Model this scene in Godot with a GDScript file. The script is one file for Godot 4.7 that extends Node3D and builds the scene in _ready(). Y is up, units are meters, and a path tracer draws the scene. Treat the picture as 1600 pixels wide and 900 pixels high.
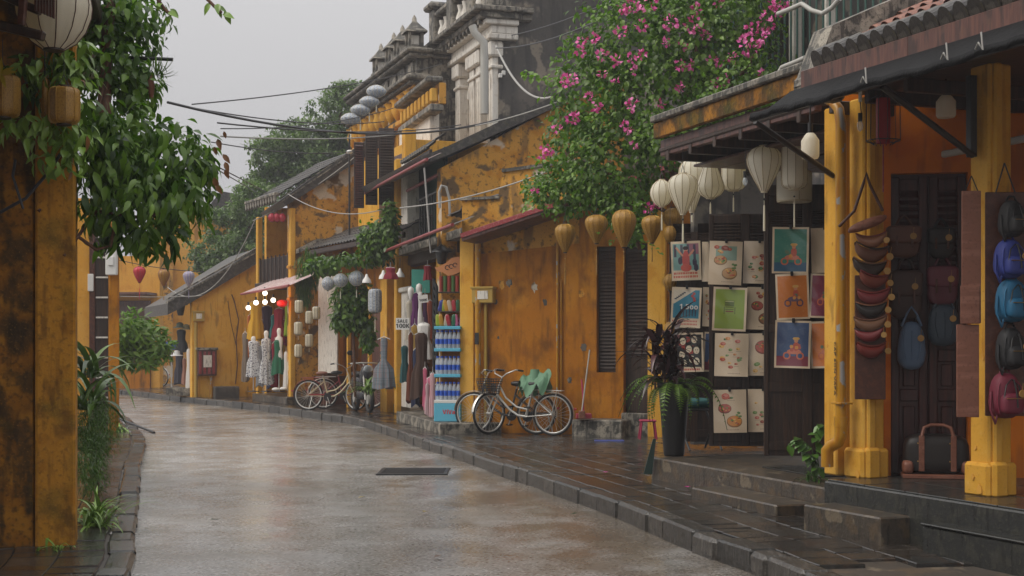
extends Node3D
# A rainy street of yellow shop houses. y is up, metres; the eye stands at (0, 1.55, 0) and looks along -z.
const F := 2200.0
const EYE := 1.55
const RED := Color(0.42, 0.03, 0.04)
var rng := RandomNumberGenerator.new()
var M := {}
var used := {}

# ---------------------------------------------------------------- mesh building
class MB:
	var v := PackedVector3Array()
	var n := PackedVector3Array()
	var t := PackedVector2Array()
	var c := PackedColorArray()
	var ink := Color(1, 1, 1)
	var has_color := false
	func tri(a: Vector3, b: Vector3, d: Vector3, na: Vector3, nb: Vector3, nd: Vector3, ta := Vector2.ZERO, tb := Vector2.ZERO, td := Vector2.ZERO) -> void:
		var k := (d - a).cross(b - a)
		if k.dot(na + nb + nd) >= 0.0:
			v.append_array([a, b, d]); n.append_array([na, nb, nd]); t.append_array([ta, tb, td])
		else:
			v.append_array([a, d, b]); n.append_array([na, nd, nb]); t.append_array([ta, td, tb])
		if has_color:
			c.append_array([ink, ink, ink])
	func face(pts: Array, out: Vector3) -> void:
		var k: Vector3 = (pts[2] - pts[0]).cross(pts[1] - pts[0]).normalized()
		if k.length_squared() < 0.5:
			k = (pts[-1] - pts[0]).cross(pts[1] - pts[0]).normalized()
		if k.dot(out) < 0.0:
			k = -k
		for i in range(1, pts.size() - 1):
			tri(pts[0], pts[i], pts[i + 1], k, k, k)
	func box(ctr: Vector3, size: Vector3, ch := 0.0, xf := Transform3D.IDENTITY) -> void:
		var h := size * 0.5
		ch = minf(ch, minf(h.x, minf(h.y, h.z)) * 0.9)
		var g := h - Vector3.ONE * ch
		for i in 3:
			var j := (i + 1) % 3
			var k := (i + 2) % 3
			for s in [-1.0, 1.0]:
				var out := Vector3.ZERO
				out[i] = s
				var q := []
				for w in [[-1.0, -1.0], [1.0, -1.0], [1.0, 1.0], [-1.0, 1.0]]:
					var p := Vector3.ZERO
					p[i] = s * h[i]; p[j] = w[0] * g[j]; p[k] = w[1] * g[k]
					q.append(xf * (ctr + p))
				face(q, xf.basis * out)
				if ch > 0.0:
					for r in [-1.0, 1.0]:
						var q2 := []
						for w in [[0, -1.0], [0, 1.0], [1, 1.0], [1, -1.0]]:
							var p := Vector3.ZERO
							p[i] = s * (h[i] if w[0] == 0 else g[i]); p[j] = r * (g[j] if w[0] == 0 else h[j]); p[k] = w[1] * g[k]
							q2.append(xf * (ctr + p))
						var o2 := Vector3.ZERO
						o2[i] = s; o2[j] = r
						face(q2, xf.basis * o2)
		if ch > 0.0:
			for a in [-1.0, 1.0]:
				for b in [-1.0, 1.0]:
					for d in [-1.0, 1.0]:
						face([xf * (ctr + Vector3(a * h.x, b * g.y, d * g.z)), xf * (ctr + Vector3(a * g.x, b * h.y, d * g.z)), xf * (ctr + Vector3(a * g.x, b * g.y, d * h.z))], xf.basis * Vector3(a, b, d))
	func span(a: Vector3, b: Vector3, ch := 0.0) -> void:
		box((a + b) * 0.5, (b - a).abs(), ch)
	func tube(pts: Array, r, seg := 6, cap := true) -> void:
		var rings := []
		var norms := []
		var side := Vector3.ZERO
		for i in pts.size():
			var d: Vector3 = (pts[mini(i + 1, pts.size() - 1)] - pts[maxi(i - 1, 0)]).normalized()
			if side == Vector3.ZERO:
				side = d.cross(Vector3.UP if absf(d.y) < 0.9 else Vector3.RIGHT).normalized()
			else:
				side = (side - d * side.dot(d)).normalized()
			var up := side.cross(d)
			var rad: float = r if not (r is Array) else r[i]
			var ring := []
			var nn := []
			for k in seg:
				var a := TAU * k / seg
				var o := side * cos(a) + up * sin(a)
				ring.append(pts[i] + o * rad)
				nn.append(o)
			rings.append(ring); norms.append(nn)
		for i in pts.size() - 1:
			for k in seg:
				var l := (k + 1) % seg
				tri(rings[i][k], rings[i + 1][k], rings[i + 1][l], norms[i][k], norms[i + 1][k], norms[i + 1][l])
				tri(rings[i][k], rings[i + 1][l], rings[i][l], norms[i][k], norms[i + 1][l], norms[i][l])
		if cap:
			face(rings[0], pts[0] - pts[1])
			face(rings[-1], pts[-1] - pts[-2])
	# rows of points; smooth normals; sign = side that the normals point to
	func grid(P: Array, wrap := false, sgn := 1.0) -> void:
		var rows := P.size()
		var cols: int = P[0].size()
		var N := []
		for i in rows:
			var nr := []
			for j in cols:
				var i0 := maxi(i - 1, 0)
				var i1 := mini(i + 1, rows - 1)
				var j0 := (j - 1 + cols) % cols if wrap else maxi(j - 1, 0)
				var j1 := (j + 1) % cols if wrap else mini(j + 1, cols - 1)
				var k: Vector3 = (P[i][j1] - P[i][j0]).cross(P[i1][j] - P[i0][j])
				nr.append((k.normalized() if k.length_squared() > 1e-16 else Vector3.UP) * sgn)
			N.append(nr)
		for i in rows - 1:
			for j in (cols if wrap else cols - 1):
				var l := (j + 1) % cols
				var u0 := float(j) / (cols - 1); var u1 := float(j + 1) / (cols - 1)
				var w0 := float(i) / (rows - 1); var w1 := float(i + 1) / (rows - 1)
				tri(P[i][j], P[i + 1][j], P[i + 1][l], N[i][j], N[i + 1][j], N[i + 1][l], Vector2(u0, w0), Vector2(u0, w1), Vector2(u1, w1))
				tri(P[i][j], P[i + 1][l], P[i][l], N[i][j], N[i + 1][l], N[i][l], Vector2(u0, w0), Vector2(u1, w1), Vector2(u1, w0))
	# profile of (radius, height); folds ripple the radius
	func lathe(prof: Array, seg := 16, xf := Transform3D.IDENTITY, amp := 0.0, lobes := 8, squash := 1.0) -> void:
		var P := []
		var m: float = prof.size() - 1
		for i in prof.size():
			var row := []
			for k in seg:
				var a := TAU * k / seg
				var r: float = prof[i].x * (1.0 + amp * (i / m) * sin(lobes * a + 0.7 * sin(3.0 * a)))
				row.append(xf * Vector3(r * cos(a), prof[i].y, r * sin(a) * squash))
			P.append(row)
		grid(P, true, 1.0 if prof[0].y < prof[-1].y else -1.0)
	# rounded bag-like body, half sizes h, power p (2 = ellipsoid, bigger = boxier), taper narrows the top
	func blob(ctr: Vector3, h: Vector3, p := 3.0, taper := 0.0, seg := 14, xf := Transform3D.IDENTITY, wob := 0.0) -> void:
		var P := []
		var rows := 9
		for i in rows + 1:
			var b := PI * (i / float(rows)) - PI / 2
			var row := []
			for k in seg:
				var a := TAU * k / seg
				var cb := pow(maxf(cos(b), 0.0), 2.0 / p)
				var x := signf(cos(a)) * pow(absf(cos(a)), 2.0 / p) * cb
				var z := signf(sin(a)) * pow(absf(sin(a)), 2.0 / p) * cb
				var y := signf(sin(b)) * pow(absf(sin(b)), 2.0 / p)
				var w := 1.0 - taper * (y * 0.5 + 0.5)
				w *= 1.0 + wob * sin(5.0 * a + 3.0 * y)
				row.append(xf * (ctr + Vector3(x * h.x * w, y * h.y, z * h.z * w)))
			P.append(row)
		grid(P, true, 1.0)
	# flat outline (x, y) with thickness along z
	func slab(poly: Array, z0: float, z1: float, xf := Transform3D.IDENTITY) -> void:
		var pv := PackedVector2Array(poly)
		var ix := Geometry2D.triangulate_polygon(pv)
		for z in [z0, z1]:
			var out := xf.basis * Vector3(0, 0, 1.0 if z == maxf(z0, z1) else -1.0)
			for k in range(0, ix.size(), 3):
				face([xf * Vector3(pv[ix[k]].x, pv[ix[k]].y, z), xf * Vector3(pv[ix[k + 1]].x, pv[ix[k + 1]].y, z), xf * Vector3(pv[ix[k + 2]].x, pv[ix[k + 2]].y, z)], out)
		var cw := 1.0 if Geometry2D.is_polygon_clockwise(pv) else -1.0
		for k in pv.size():
			var a := pv[k]
			var b := pv[(k + 1) % pv.size()]
			var e := b - a
			face([xf * Vector3(a.x, a.y, z0), xf * Vector3(b.x, b.y, z0), xf * Vector3(b.x, b.y, z1), xf * Vector3(a.x, a.y, z1)], xf.basis * Vector3(-e.y * cw, e.x * cw, 0))
	func mesh() -> ArrayMesh:
		var a := []
		a.resize(Mesh.ARRAY_MAX)
		a[Mesh.ARRAY_VERTEX] = v; a[Mesh.ARRAY_NORMAL] = n; a[Mesh.ARRAY_TEX_UV] = t
		if has_color:
			a[Mesh.ARRAY_COLOR] = c
		var m := ArrayMesh.new()
		m.add_surface_from_arrays(Mesh.PRIMITIVE_TRIANGLES, a)
		return m

# ---------------------------------------------------------------- naming and placing
func numbered(called: String, parent: Node) -> String:
	var key := str(parent.get_instance_id()) + called
	used[key] = used.get(key, -1) + 1
	return called if used[key] == 0 else "%s_%03d" % [called, used[key]]
func thing(called: String, label: String, category: String, xf: Variant = Transform3D.IDENTITY, group := "") -> Node3D:
	var o := Node3D.new()
	o.name = numbered(called, self)
	add_child(o)
	o.transform = xf if xf is Transform3D else Transform3D(Basis.IDENTITY, xf)
	o.set_meta("label", label); o.set_meta("category", category)
	if group: o.set_meta("group", group)
	return o
func setting(called: String) -> Node3D:
	var o := Node3D.new()
	o.name = numbered(called, self)
	add_child(o)
	o.set_meta("kind", "structure")
	return o
func put(called: String, mesh: Mesh, m: Material, parent: Node, xf: Variant = Transform3D.IDENTITY) -> MeshInstance3D:
	var o := MeshInstance3D.new()
	o.mesh = mesh
	o.material_override = m
	o.name = numbered(called, parent)
	parent.add_child(o, true)
	o.transform = xf if xf is Transform3D else Transform3D(Basis.IDENTITY, xf)
	return o
func obj(called: String, b: MB, m: Material, parent: Node, xf: Variant = Transform3D.IDENTITY) -> MeshInstance3D:
	return put(called, b.mesh(), m, parent, xf)
func boxp(called: String, a: Vector3, b: Vector3, m: Material, parent: Node, ch := 0.008) -> MeshInstance3D:
	var k := MB.new()
	k.span(a, b, ch)
	return obj(called, k, m, parent)
func tubep(called: String, pts: Array, r, m: Material, parent: Node, seg := 6) -> MeshInstance3D:
	var k := MB.new()
	k.tube(pts, r, seg)
	return obj(called, k, m, parent)
func copy(o: Node3D, xf: Transform3D, label := "", group := "") -> Node3D:
	var d: Node3D = o.duplicate()
	var base := String(o.name)
	d.name = numbered(base.rstrip("0123456789").trim_suffix("_") if base.length() > 4 and base[-4] == "_" else base, self)
	add_child(d)
	d.transform = xf
	if label: d.set_meta("label", label)
	if group: d.set_meta("group", group)
	return d
func multi(called: String, mesh: Mesh, m: Material, xfs: Array, cols: Array, parent: Node) -> MultiMeshInstance3D:
	var mm := MultiMesh.new()
	mm.transform_format = MultiMesh.TRANSFORM_3D
	mm.use_colors = cols.size() > 0
	mm.mesh = mesh
	mm.instance_count = xfs.size()
	for i in xfs.size():
		mm.set_instance_transform(i, xfs[i])
		if cols.size(): mm.set_instance_color(i, cols[i])
	var o := MultiMeshInstance3D.new()
	o.multimesh = mm
	o.material_override = m
	o.name = numbered(called, parent)
	parent.add_child(o, true)
	o.set_meta("kind", "stuff")
	return o
# a point seen along the survey line (x, y), z metres away
func at(x: float, y: float, z: float) -> Vector3:
	return Vector3((x - 800.0) * z / F, EYE + (540.0 - y) * z / F, -z)
# a facade's frame: x along the wall, y up, z out of the wall; deg is the wall's bearing
func fr(x: float, z: float, deg: float) -> Transform3D:
	var a := deg_to_rad(deg)
	return Transform3D(Basis(Vector3(sin(a), 0, cos(a)), Vector3.UP, Vector3(-cos(a), 0, sin(a))), Vector3((x - 800.0) * z / F, 0, -z))
# where the survey line meets the plane that stands `out` in front of a frame, in that frame's own metres
func L(f: Transform3D, x: float, y: float, out := 0.0) -> Vector3:
	var d := Vector3((x - 800.0) / F, (540.0 - y) / F, -1.0)
	var o := Vector3(0, EYE, 0)
	var nn := f.basis.z
	var k := (nn.dot(f.origin) + out - nn.dot(o)) / nn.dot(d)
	return f.affine_inverse() * (o + d * k)
func W(f: Transform3D, x: float, y: float, out := 0.0) -> Vector3:
	return f * L(f, x, y, out)
# a box whose front face (at out1) fills the surveyed rectangle
func rbox(called: String, f: Transform3D, x0: float, y0: float, x1: float, y1: float, out0: float, out1: float, m: Material, parent: Node, ch := 0.008) -> MeshInstance3D:
	var xm := (x0 + x1) * 0.5
	var ym := (y0 + y1) * 0.5
	return boxp(called, Vector3(L(f, x0, ym, out1).x, L(f, xm, y1, out1).y, out0), Vector3(L(f, x1, ym, out1).x, L(f, xm, y0, out1).y, out1), m, parent, ch)
func yaw(deg: float, p := Vector3.ZERO, s := 1.0) -> Transform3D:
	return Transform3D(Basis(Vector3.UP, deg_to_rad(deg)).scaled(Vector3.ONE * s), p)
func rnd(a: float, b: float) -> float:
	return rng.randf_range(a, b)

# ---------------------------------------------------------------- textures and materials
func noise_bytes(sd: int, freq: float, w: int, h: int, sx := 1, sy := 1, kind := 0) -> PackedByteArray:
	var fn := FastNoiseLite.new()
	fn.seed = sd
	fn.noise_type = FastNoiseLite.TYPE_SIMPLEX_SMOOTH if kind == 0 else FastNoiseLite.TYPE_CELLULAR
	fn.frequency = freq
	fn.fractal_octaves = 5
	var im := fn.get_seamless_image(w / sx, h / sy)
	if sx > 1 or sy > 1:
		im.resize(w, h, Image.INTERPOLATE_CUBIC)
	im.convert(Image.FORMAT_L8)
	return im.get_data()
# base colour with layers [noise bytes, low, high, colour, strength]; all colours linear
func stain(w: int, h: int, base: Color, layers: Array) -> ImageTexture:
	var out := PackedByteArray()
	out.resize(w * h * 3)
	var luts := []
	for l in layers:
		var lut := PackedFloat32Array()
		for i in 256:
			lut.append(smoothstep(l[1], l[2], i / 255.0) * l[4])
		luts.append(lut)
	var gam := PackedByteArray()
	for i in 1025:
		gam.append(int(clampf(Color(i / 1024.0, 0, 0).linear_to_srgb().r, 0, 1) * 255.0))
	for i in w * h:
		var r := base.r; var g := base.g; var b := base.b
		for q in layers.size():
			var l: Array = layers[q]
			var k: float = luts[q][l[0][i]]
			if k > 0.003:
				var cc: Color = l[3]
				r += (cc.r - r) * k; g += (cc.g - g) * k; b += (cc.b - b) * k
		out[i * 3] = gam[int(clampf(r, 0, 1) * 1024)]
		out[i * 3 + 1] = gam[int(clampf(g, 0, 1) * 1024)]
		out[i * 3 + 2] = gam[int(clampf(b, 0, 1) * 1024)]
	return ImageTexture.create_from_image(Image.create_from_data(w, h, false, Image.FORMAT_RGB8, out))
func grey_tex(w: int, h: int, lo: float, hi: float, layers: Array) -> ImageTexture:
	# layers [bytes, weight], mapped to lo..hi, as data
	var out := PackedByteArray()
	out.resize(w * h)
	for i in w * h:
		var s := 0.0
		for l in layers:
			s += l[0][i] / 255.0 * l[1]
		out[i] = int(clampf(lo + (hi - lo) * s, 0, 1) * 255)
	return ImageTexture.create_from_image(Image.create_from_data(w, h, false, Image.FORMAT_L8, out))
func mat(c: Color, rough := 0.6, o := {}) -> StandardMaterial3D:
	var m := StandardMaterial3D.new()
	m.albedo_color = c.linear_to_srgb()
	m.roughness = rough
	m.cull_mode = BaseMaterial3D.CULL_DISABLED
	if o.has("tex"):
		m.albedo_texture = o.tex
		m.albedo_color = Color(1, 1, 1) if not o.has("tint") else o.tint
	if o.has("rough_tex"):
		m.roughness_texture = o.rough_tex
		m.roughness_texture_channel = BaseMaterial3D.TEXTURE_CHANNEL_RED
	if o.has("bump"):
		m.heightmap_enabled = true
		m.heightmap_texture = o.bump
		m.heightmap_scale = o.get("bump_cm", 0.4)
	if o.has("scale"):
		m.uv1_triplanar = true
		m.uv1_world_triplanar = o.get("world", false)
		m.uv1_scale = o.scale if o.scale is Vector3 else Vector3.ONE * o.scale
		m.uv1_triplanar_sharpness = 8.0
	if o.has("vc"): m.vertex_color_use_as_albedo = true
	if o.has("metal"): m.metallic = o.metal
	if o.has("coat"):
		m.clearcoat_enabled = true; m.clearcoat = o.coat; m.clearcoat_roughness = o.get("coat_rough", 0.1)
	if o.has("back"):
		m.backlight_enabled = true; m.backlight = o.back
	if o.has("spec"): m.metallic_specular = o.spec
	if o.has("alpha"):
		m.transparency = BaseMaterial3D.TRANSPARENCY_ALPHA; m.albedo_color.a = o.alpha
	if o.has("glow"):
		m.emission_enabled = true; m.emission = o.glow; m.emission_energy_multiplier = o.get("glow_e", 1.0)
	return m

func make_materials() -> void:
	var S := 512
	var big := noise_bytes(1, 0.006, S, S)
	var mid := noise_bytes(2, 0.016, S, S)
	var fine := noise_bytes(3, 0.07, S, S)
	var grit := noise_bytes(4, 0.2, S, S)
	var streak := noise_bytes(5, 0.05, S, S, 1, 8)
	var streak2 := noise_bytes(6, 0.025, S, S, 1, 4)
	var blot := noise_bytes(7, 0.012, S, S)
	var gr := noise_bytes(8, 0.03, S, S, 8, 1)
	var b_plaster := grey_tex(S, S, 0, 1, [[fine, 0.5], [mid, 0.3], [grit, 0.2]])
	var b_grit := grey_tex(S, S, 0, 1, [[grit, 0.6], [fine, 0.4]])
	var b_wood := grey_tex(S, S, 0, 1, [[streak, 0.7], [grit, 0.3]])
	var ochre := Color(0.66, 0.35, 0.05)
	var t_yellow := stain(S, S, ochre, [[big, 0.45, 0.8, Color(0.7, 0.4, 0.08), 0.8], [mid, 0.55, 0.85, Color(0.56, 0.25, 0.025), 0.6], [streak, 0.6, 0.9, Color(0.4, 0.17, 0.02), 0.5], [streak2, 0.7, 0.9, Color(0.13, 0.08, 0.035), 0.5], [fine, 0.7, 0.9, Color(0.75, 0.5, 0.16), 0.3], [grit, 0.72, 0.95, Color(0.15, 0.08, 0.02), 0.4]])
	M.yellow = mat(ochre, 0.55, {"spec": 0.22, "tex": t_yellow, "scale": 0.32, "bump": b_plaster, "bump_cm": 0.5})
	var t_brown := stain(S, S, Color(0.42, 0.155, 0.012), [[big, 0.4, 0.85, Color(0.52, 0.22, 0.022), 0.7], [mid, 0.45, 0.9, Color(0.27, 0.09, 0.01), 0.7], [blot, 0.5, 0.95, Color(0.09, 0.045, 0.016), 0.6], [streak, 0.5, 0.85, Color(0.2, 0.075, 0.013), 0.55], [streak2, 0.62, 0.9, Color(0.06, 0.035, 0.016), 0.55], [fine, 0.6, 0.9, Color(0.2, 0.085, 0.018), 0.45], [grit, 0.7, 0.95, Color(0.62, 0.32, 0.06), 0.3]])
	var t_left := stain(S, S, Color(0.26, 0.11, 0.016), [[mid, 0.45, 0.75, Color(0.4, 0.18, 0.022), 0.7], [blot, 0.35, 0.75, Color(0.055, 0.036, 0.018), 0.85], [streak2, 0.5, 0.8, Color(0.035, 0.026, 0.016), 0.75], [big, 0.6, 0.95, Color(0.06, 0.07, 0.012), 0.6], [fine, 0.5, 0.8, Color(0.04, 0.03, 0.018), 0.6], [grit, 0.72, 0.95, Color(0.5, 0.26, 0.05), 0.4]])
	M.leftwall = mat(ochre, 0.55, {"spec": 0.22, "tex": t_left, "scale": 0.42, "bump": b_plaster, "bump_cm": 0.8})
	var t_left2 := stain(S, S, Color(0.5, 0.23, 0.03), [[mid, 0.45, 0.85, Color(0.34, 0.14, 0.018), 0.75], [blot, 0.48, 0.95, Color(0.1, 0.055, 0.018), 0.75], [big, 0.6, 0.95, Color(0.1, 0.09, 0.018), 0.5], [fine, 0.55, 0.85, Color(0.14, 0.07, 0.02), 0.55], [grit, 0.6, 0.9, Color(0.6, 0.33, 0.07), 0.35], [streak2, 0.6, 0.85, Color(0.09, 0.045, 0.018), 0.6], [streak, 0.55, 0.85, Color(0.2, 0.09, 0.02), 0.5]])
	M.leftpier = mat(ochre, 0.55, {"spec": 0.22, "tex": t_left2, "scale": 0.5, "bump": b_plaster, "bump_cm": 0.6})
	M.stained = mat(ochre, 0.5, {"spec": 0.22, "tex": t_brown, "scale": Vector3(0.3, 0.22, 0.3), "bump": b_plaster, "bump_cm": 0.5})
	var t_old := stain(S, S, Color(0.58, 0.29, 0.05), [[mid, 0.5, 0.75, Color(0.45, 0.18, 0.02), 0.7], [blot, 0.6, 0.72, Color(0.075, 0.06, 0.045), 0.85], [streak2, 0.6, 0.8, Color(0.1, 0.075, 0.045), 0.6], [fine, 0.66, 0.74, Color(0.035, 0.03, 0.025), 0.6], [big, 0.74, 0.8, Color(0.62, 0.56, 0.46), 0.8], [grit, 0.72, 0.9, Color(0.08, 0.07, 0.05), 0.5]])
	M.old = mat(ochre, 0.6, {"spec": 0.22, "tex": t_old, "scale": Vector3(0.21, 0.21, 0.21), "bump": b_plaster, "bump_cm": 0.8})
	M.pale = mat(ochre, 0.6, {"spec": 0.22, "tex": t_yellow, "tint": Color(1.0, 0.97, 1.0), "scale": 0.12, "bump": b_plaster})
	var t_mould := stain(S, S, Color(0.055, 0.048, 0.042), [[big, 0.45, 0.75, Color(0.12, 0.1, 0.085), 0.8], [mid, 0.62, 0.8, Color(0.26, 0.22, 0.17), 0.6], [streak, 0.5, 0.8, Color(0.025, 0.022, 0.02), 0.8], [blot, 0.72, 0.78, Color(0.3, 0.25, 0.19), 0.6], [fine, 0.6, 0.8, Color(0.03, 0.03, 0.028), 0.5]])
	M.mould = mat(Color(0.07, 0.06, 0.05), 0.6, {"tex": t_mould, "scale": 0.16, "bump": b_plaster, "bump_cm": 0.8})
	var t_white := stain(S, S, Color(0.72, 0.68, 0.62), [[streak, 0.58, 0.85, Color(0.3, 0.26, 0.22), 0.6], [streak2, 0.68, 0.85, Color(0.1, 0.09, 0.075), 0.6], [mid, 0.62, 0.8, Color(0.55, 0.47, 0.38), 0.5], [fine, 0.7, 0.88, Color(0.18, 0.16, 0.14), 0.4]])
	M.white = mat(Color(0.6, 0.56, 0.5), 0.6, {"tex": t_white, "scale": 0.35, "bump": b_plaster})
	var t_moss := stain(S, S, Color(0.2, 0.18, 0.15), [[mid, 0.42, 0.62, Color(0.04, 0.038, 0.033), 0.9], [streak, 0.5, 0.7, Color(0.03, 0.028, 0.025), 0.8], [big, 0.62, 0.8, Color(0.36, 0.32, 0.26), 0.8], [fine, 0.6, 0.8, Color(0.05, 0.05, 0.035), 0.7]])
	M.mossy = mat(Color(0.15, 0.14, 0.12), 0.65, {"tex": t_moss, "scale": 0.4, "bump": b_plaster, "bump_cm": 1.0})
	var t_wood := stain(S, S, Color(0.032, 0.018, 0.012), [[streak, 0.4, 0.8, Color(0.06, 0.03, 0.018), 0.9], [streak2, 0.55, 0.8, Color(0.02, 0.012, 0.01), 0.7], [grit, 0.65, 0.9, Color(0.075, 0.045, 0.028), 0.4]])
	M.darkwood = mat(Color(0.03, 0.018, 0.012), 0.45, {"tex": t_wood, "scale": Vector3(1.2, 0.5, 1.2), "bump": b_wood, "bump_cm": 0.2})
	var t_door := stain(S, S, Color(0.05, 0.012, 0.01), [[streak, 0.4, 0.8, Color(0.085, 0.02, 0.014), 0.9], [streak2, 0.55, 0.8, Color(0.02, 0.007, 0.006), 0.7]])
	M.redwood = mat(Color(0.06, 0.015, 0.012), 0.4, {"tex": t_door, "scale": Vector3(1.2, 0.5, 1.2), "bump": b_wood, "bump_cm": 0.15})
	var t_fascia := stain(S, S, Color(0.1, 0.04, 0.03), [[streak, 0.45, 0.75, Color(0.15, 0.06, 0.04), 0.8], [streak2, 0.5, 0.8, Color(0.035, 0.018, 0.015), 0.8], [mid, 0.6, 0.8, Color(0.12, 0.055, 0.035), 0.5]])
	M.fascia = mat(Color(0.08, 0.035, 0.027), 0.4, {"tex": t_fascia, "scale": Vector3(0.8, 0.5, 0.8), "bump": b_wood, "bump_cm": 0.15})
	var t_stone := stain(S, S, Color(0.075, 0.062, 0.05), [[mid, 0.45, 0.7, Color(0.13, 0.09, 0.055), 0.7], [streak, 0.55, 0.8, Color(0.03, 0.027, 0.025), 0.8], [blot, 0.72, 0.8, Color(0.25, 0.2, 0.14), 0.6], [fine, 0.6, 0.8, Color(0.04, 0.04, 0.03), 0.5], [grit, 0.65, 0.9, Color(0.17, 0.14, 0.11), 0.4]])
	M.step = mat(Color(0.09, 0.07, 0.05), 0.3, {"tex": t_stone, "scale": 0.6, "bump": b_plaster, "bump_cm": 0.5})
	var t_slate := stain(S, S, Color(0.035, 0.036, 0.034), [[mid, 0.45, 0.7, Color(0.055, 0.054, 0.046), 0.7], [streak, 0.55, 0.8, Color(0.02, 0.02, 0.019), 0.7], [fine, 0.65, 0.85, Color(0.08, 0.075, 0.055), 0.5]])
	M.plinth = mat(Color(0.04, 0.04, 0.038), 0.25, {"tex": t_slate, "scale": 0.7, "bump": b_plaster, "bump_cm": 0.4})
	# paving and kerb: a few tones of wet stone
	M.slabs = []
	for i in 4:
		var q: Color = [Color(0.036, 0.033, 0.03), Color(0.048, 0.04, 0.034), Color(0.03, 0.029, 0.028), Color(0.046, 0.043, 0.04)][i]
		var tx := stain(256, 256, q, [[noise_bytes(40 + i, 0.03, 256, 256), 0.45, 0.75, q * 1.8, 0.7], [noise_bytes(50 + i, 0.012, 256, 256), 0.6, 0.75, Color(0.09, 0.048, 0.024), 0.35], [noise_bytes(60 + i, 0.1, 256, 256), 0.6, 0.85, Color(0.02, 0.022, 0.016), 0.7]])
		M.slabs.append(mat(q, 0.07 + 0.05 * i, {"tex": tx, "scale": 0.9, "world": true, "bump": b_plaster, "bump_cm": 0.45, "rough_tex": grey_tex(S, S, 0.5, 1.6, [[mid, 0.7], [grit, 0.3]])}))
	M.kerbs = []
	for i in 3:
		var q: Color = [Color(0.05, 0.047, 0.043), Color(0.07, 0.064, 0.058), Color(0.04, 0.038, 0.036)][i]
		var tx := stain(256, 256, q, [[noise_bytes(70 + i, 0.08, 256, 256, 1, 8), 0.5, 0.75, q * 2.2, 0.7], [noise_bytes(80 + i, 0.03, 256, 256), 0.5, 0.8, Color(0.022, 0.022, 0.02), 0.7]])
		M.kerbs.append(mat(q, 0.24, {"tex": tx, "scale": 1.4, "world": true, "bump": b_plaster, "bump_cm": 0.9}))
	# the road: worn asphalt with brown silt, moss and standing water
	var R := 1024
	var r_big := noise_bytes(21, 0.004, R, R)
	var r_mid := noise_bytes(22, 0.012, R, R)
	var r_fine := noise_bytes(23, 0.06, R, R)
	var r_grit := noise_bytes(24, 0.25, R, R)
	var t_road := stain(R, R, Color(0.3, 0.285, 0.27), [[r_mid, 0.5, 0.75, Color(0.35, 0.34, 0.33), 0.4], [r_big, 0.68, 0.78, Color(0.17, 0.145, 0.11), 0.45], [r_mid, 0.16, 0.3, Color(0.05, 0.045, 0.04), 0.0], [r_fine, 0.6, 0.8, Color(0.17, 0.16, 0.145), 0.55], [r_grit, 0.55, 0.8, Color(0.56, 0.54, 0.52), 0.85], [noise_bytes(25, 0.18, R, R), 0.62, 0.8, Color(0.07, 0.065, 0.06), 0.75], [r_grit, 0.0, 0.3, Color(0.02, 0.018, 0.016), 0.0]])
	M.road = mat(Color(0.08, 0.07, 0.06), 1.0, {"vc": true, "tex": t_road, "scale": 0.11, "world": true, "rough_tex": grey_tex(R, R, 0.05, 0.45, [[r_mid, 0.45], [r_big, 0.35], [r_grit, 0.2]]), "bump": grey_tex(R, R, 0, 1, [[r_grit, 0.35], [r_fine, 0.3], [r_mid, 0.35]]), "bump_cm": 0.6})
	M.ground = mat(Color(0.07, 0.06, 0.05), 0.6, {"tex": t_stone, "scale": 0.3, "world": true})
	var t_tile := stain(256, 256, Color(0.045, 0.04, 0.037), [[noise_bytes(31, 0.03, 256, 256), 0.45, 0.7, Color(0.1, 0.09, 0.078), 0.7], [noise_bytes(32, 0.09, 256, 256), 0.6, 0.8, Color(0.018, 0.018, 0.015), 0.8], [noise_bytes(33, 0.015, 256, 256), 0.65, 0.75, Color(0.07, 0.06, 0.03), 0.6]])
	M.tile = mat(Color(0.06, 0.055, 0.05), 0.45, {"tex": t_tile, "scale": 0.9, "bump": b_grit, "bump_cm": 0.5})
	var t_rtile := stain(256, 256, Color(0.2, 0.07, 0.04), [[noise_bytes(34, 0.04, 256, 256), 0.45, 0.7, Color(0.3, 0.13, 0.08), 0.7], [noise_bytes(35, 0.09, 256, 256), 0.55, 0.8, Color(0.05, 0.03, 0.025), 0.8]])
	M.redtile = mat(Color(0.2, 0.07, 0.04), 0.45, {"tex": t_rtile, "scale": 0.9, "bump": b_grit, "bump_cm": 0.5})
	M.cement = mat(Color(0.18, 0.17, 0.15), 0.6, {"tex": t_moss, "tint": Color(1, 1, 1), "scale": 0.8, "bump": b_grit, "bump_cm": 0.5})
	M.tarp = mat(Color(0.01, 0.01, 0.011), 0.7, {"bump": b_plaster, "bump_cm": 1.0, "scale": 1.0, "spec": 0.25})
	var t_leather := stain(256, 256, Color(0.07, 0.022, 0.012), [[noise_bytes(36, 0.03, 256, 256), 0.45, 0.75, Color(0.12, 0.04, 0.02), 0.7], [noise_bytes(37, 0.15, 256, 256), 0.55, 0.8, Color(0.03, 0.012, 0.008), 0.5]])
	M.leather = mat(Color(0.08, 0.025, 0.015), 0.45, {"tex": t_leather, "scale": 1.5, "bump": b_grit, "bump_cm": 0.1})
	M.tan = mat(Color(0.22, 0.075, 0.04), 0.5, {"tex": stain(256, 256, Color(0.2, 0.075, 0.045), [[noise_bytes(38, 0.04, 256, 256, 8, 1), 0.5, 0.8, Color(0.28, 0.12, 0.08), 0.8], [noise_bytes(39, 0.1, 256, 256), 0.6, 0.85, Color(0.12, 0.04, 0.022), 0.6]]), "scale": 1.2})
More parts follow.
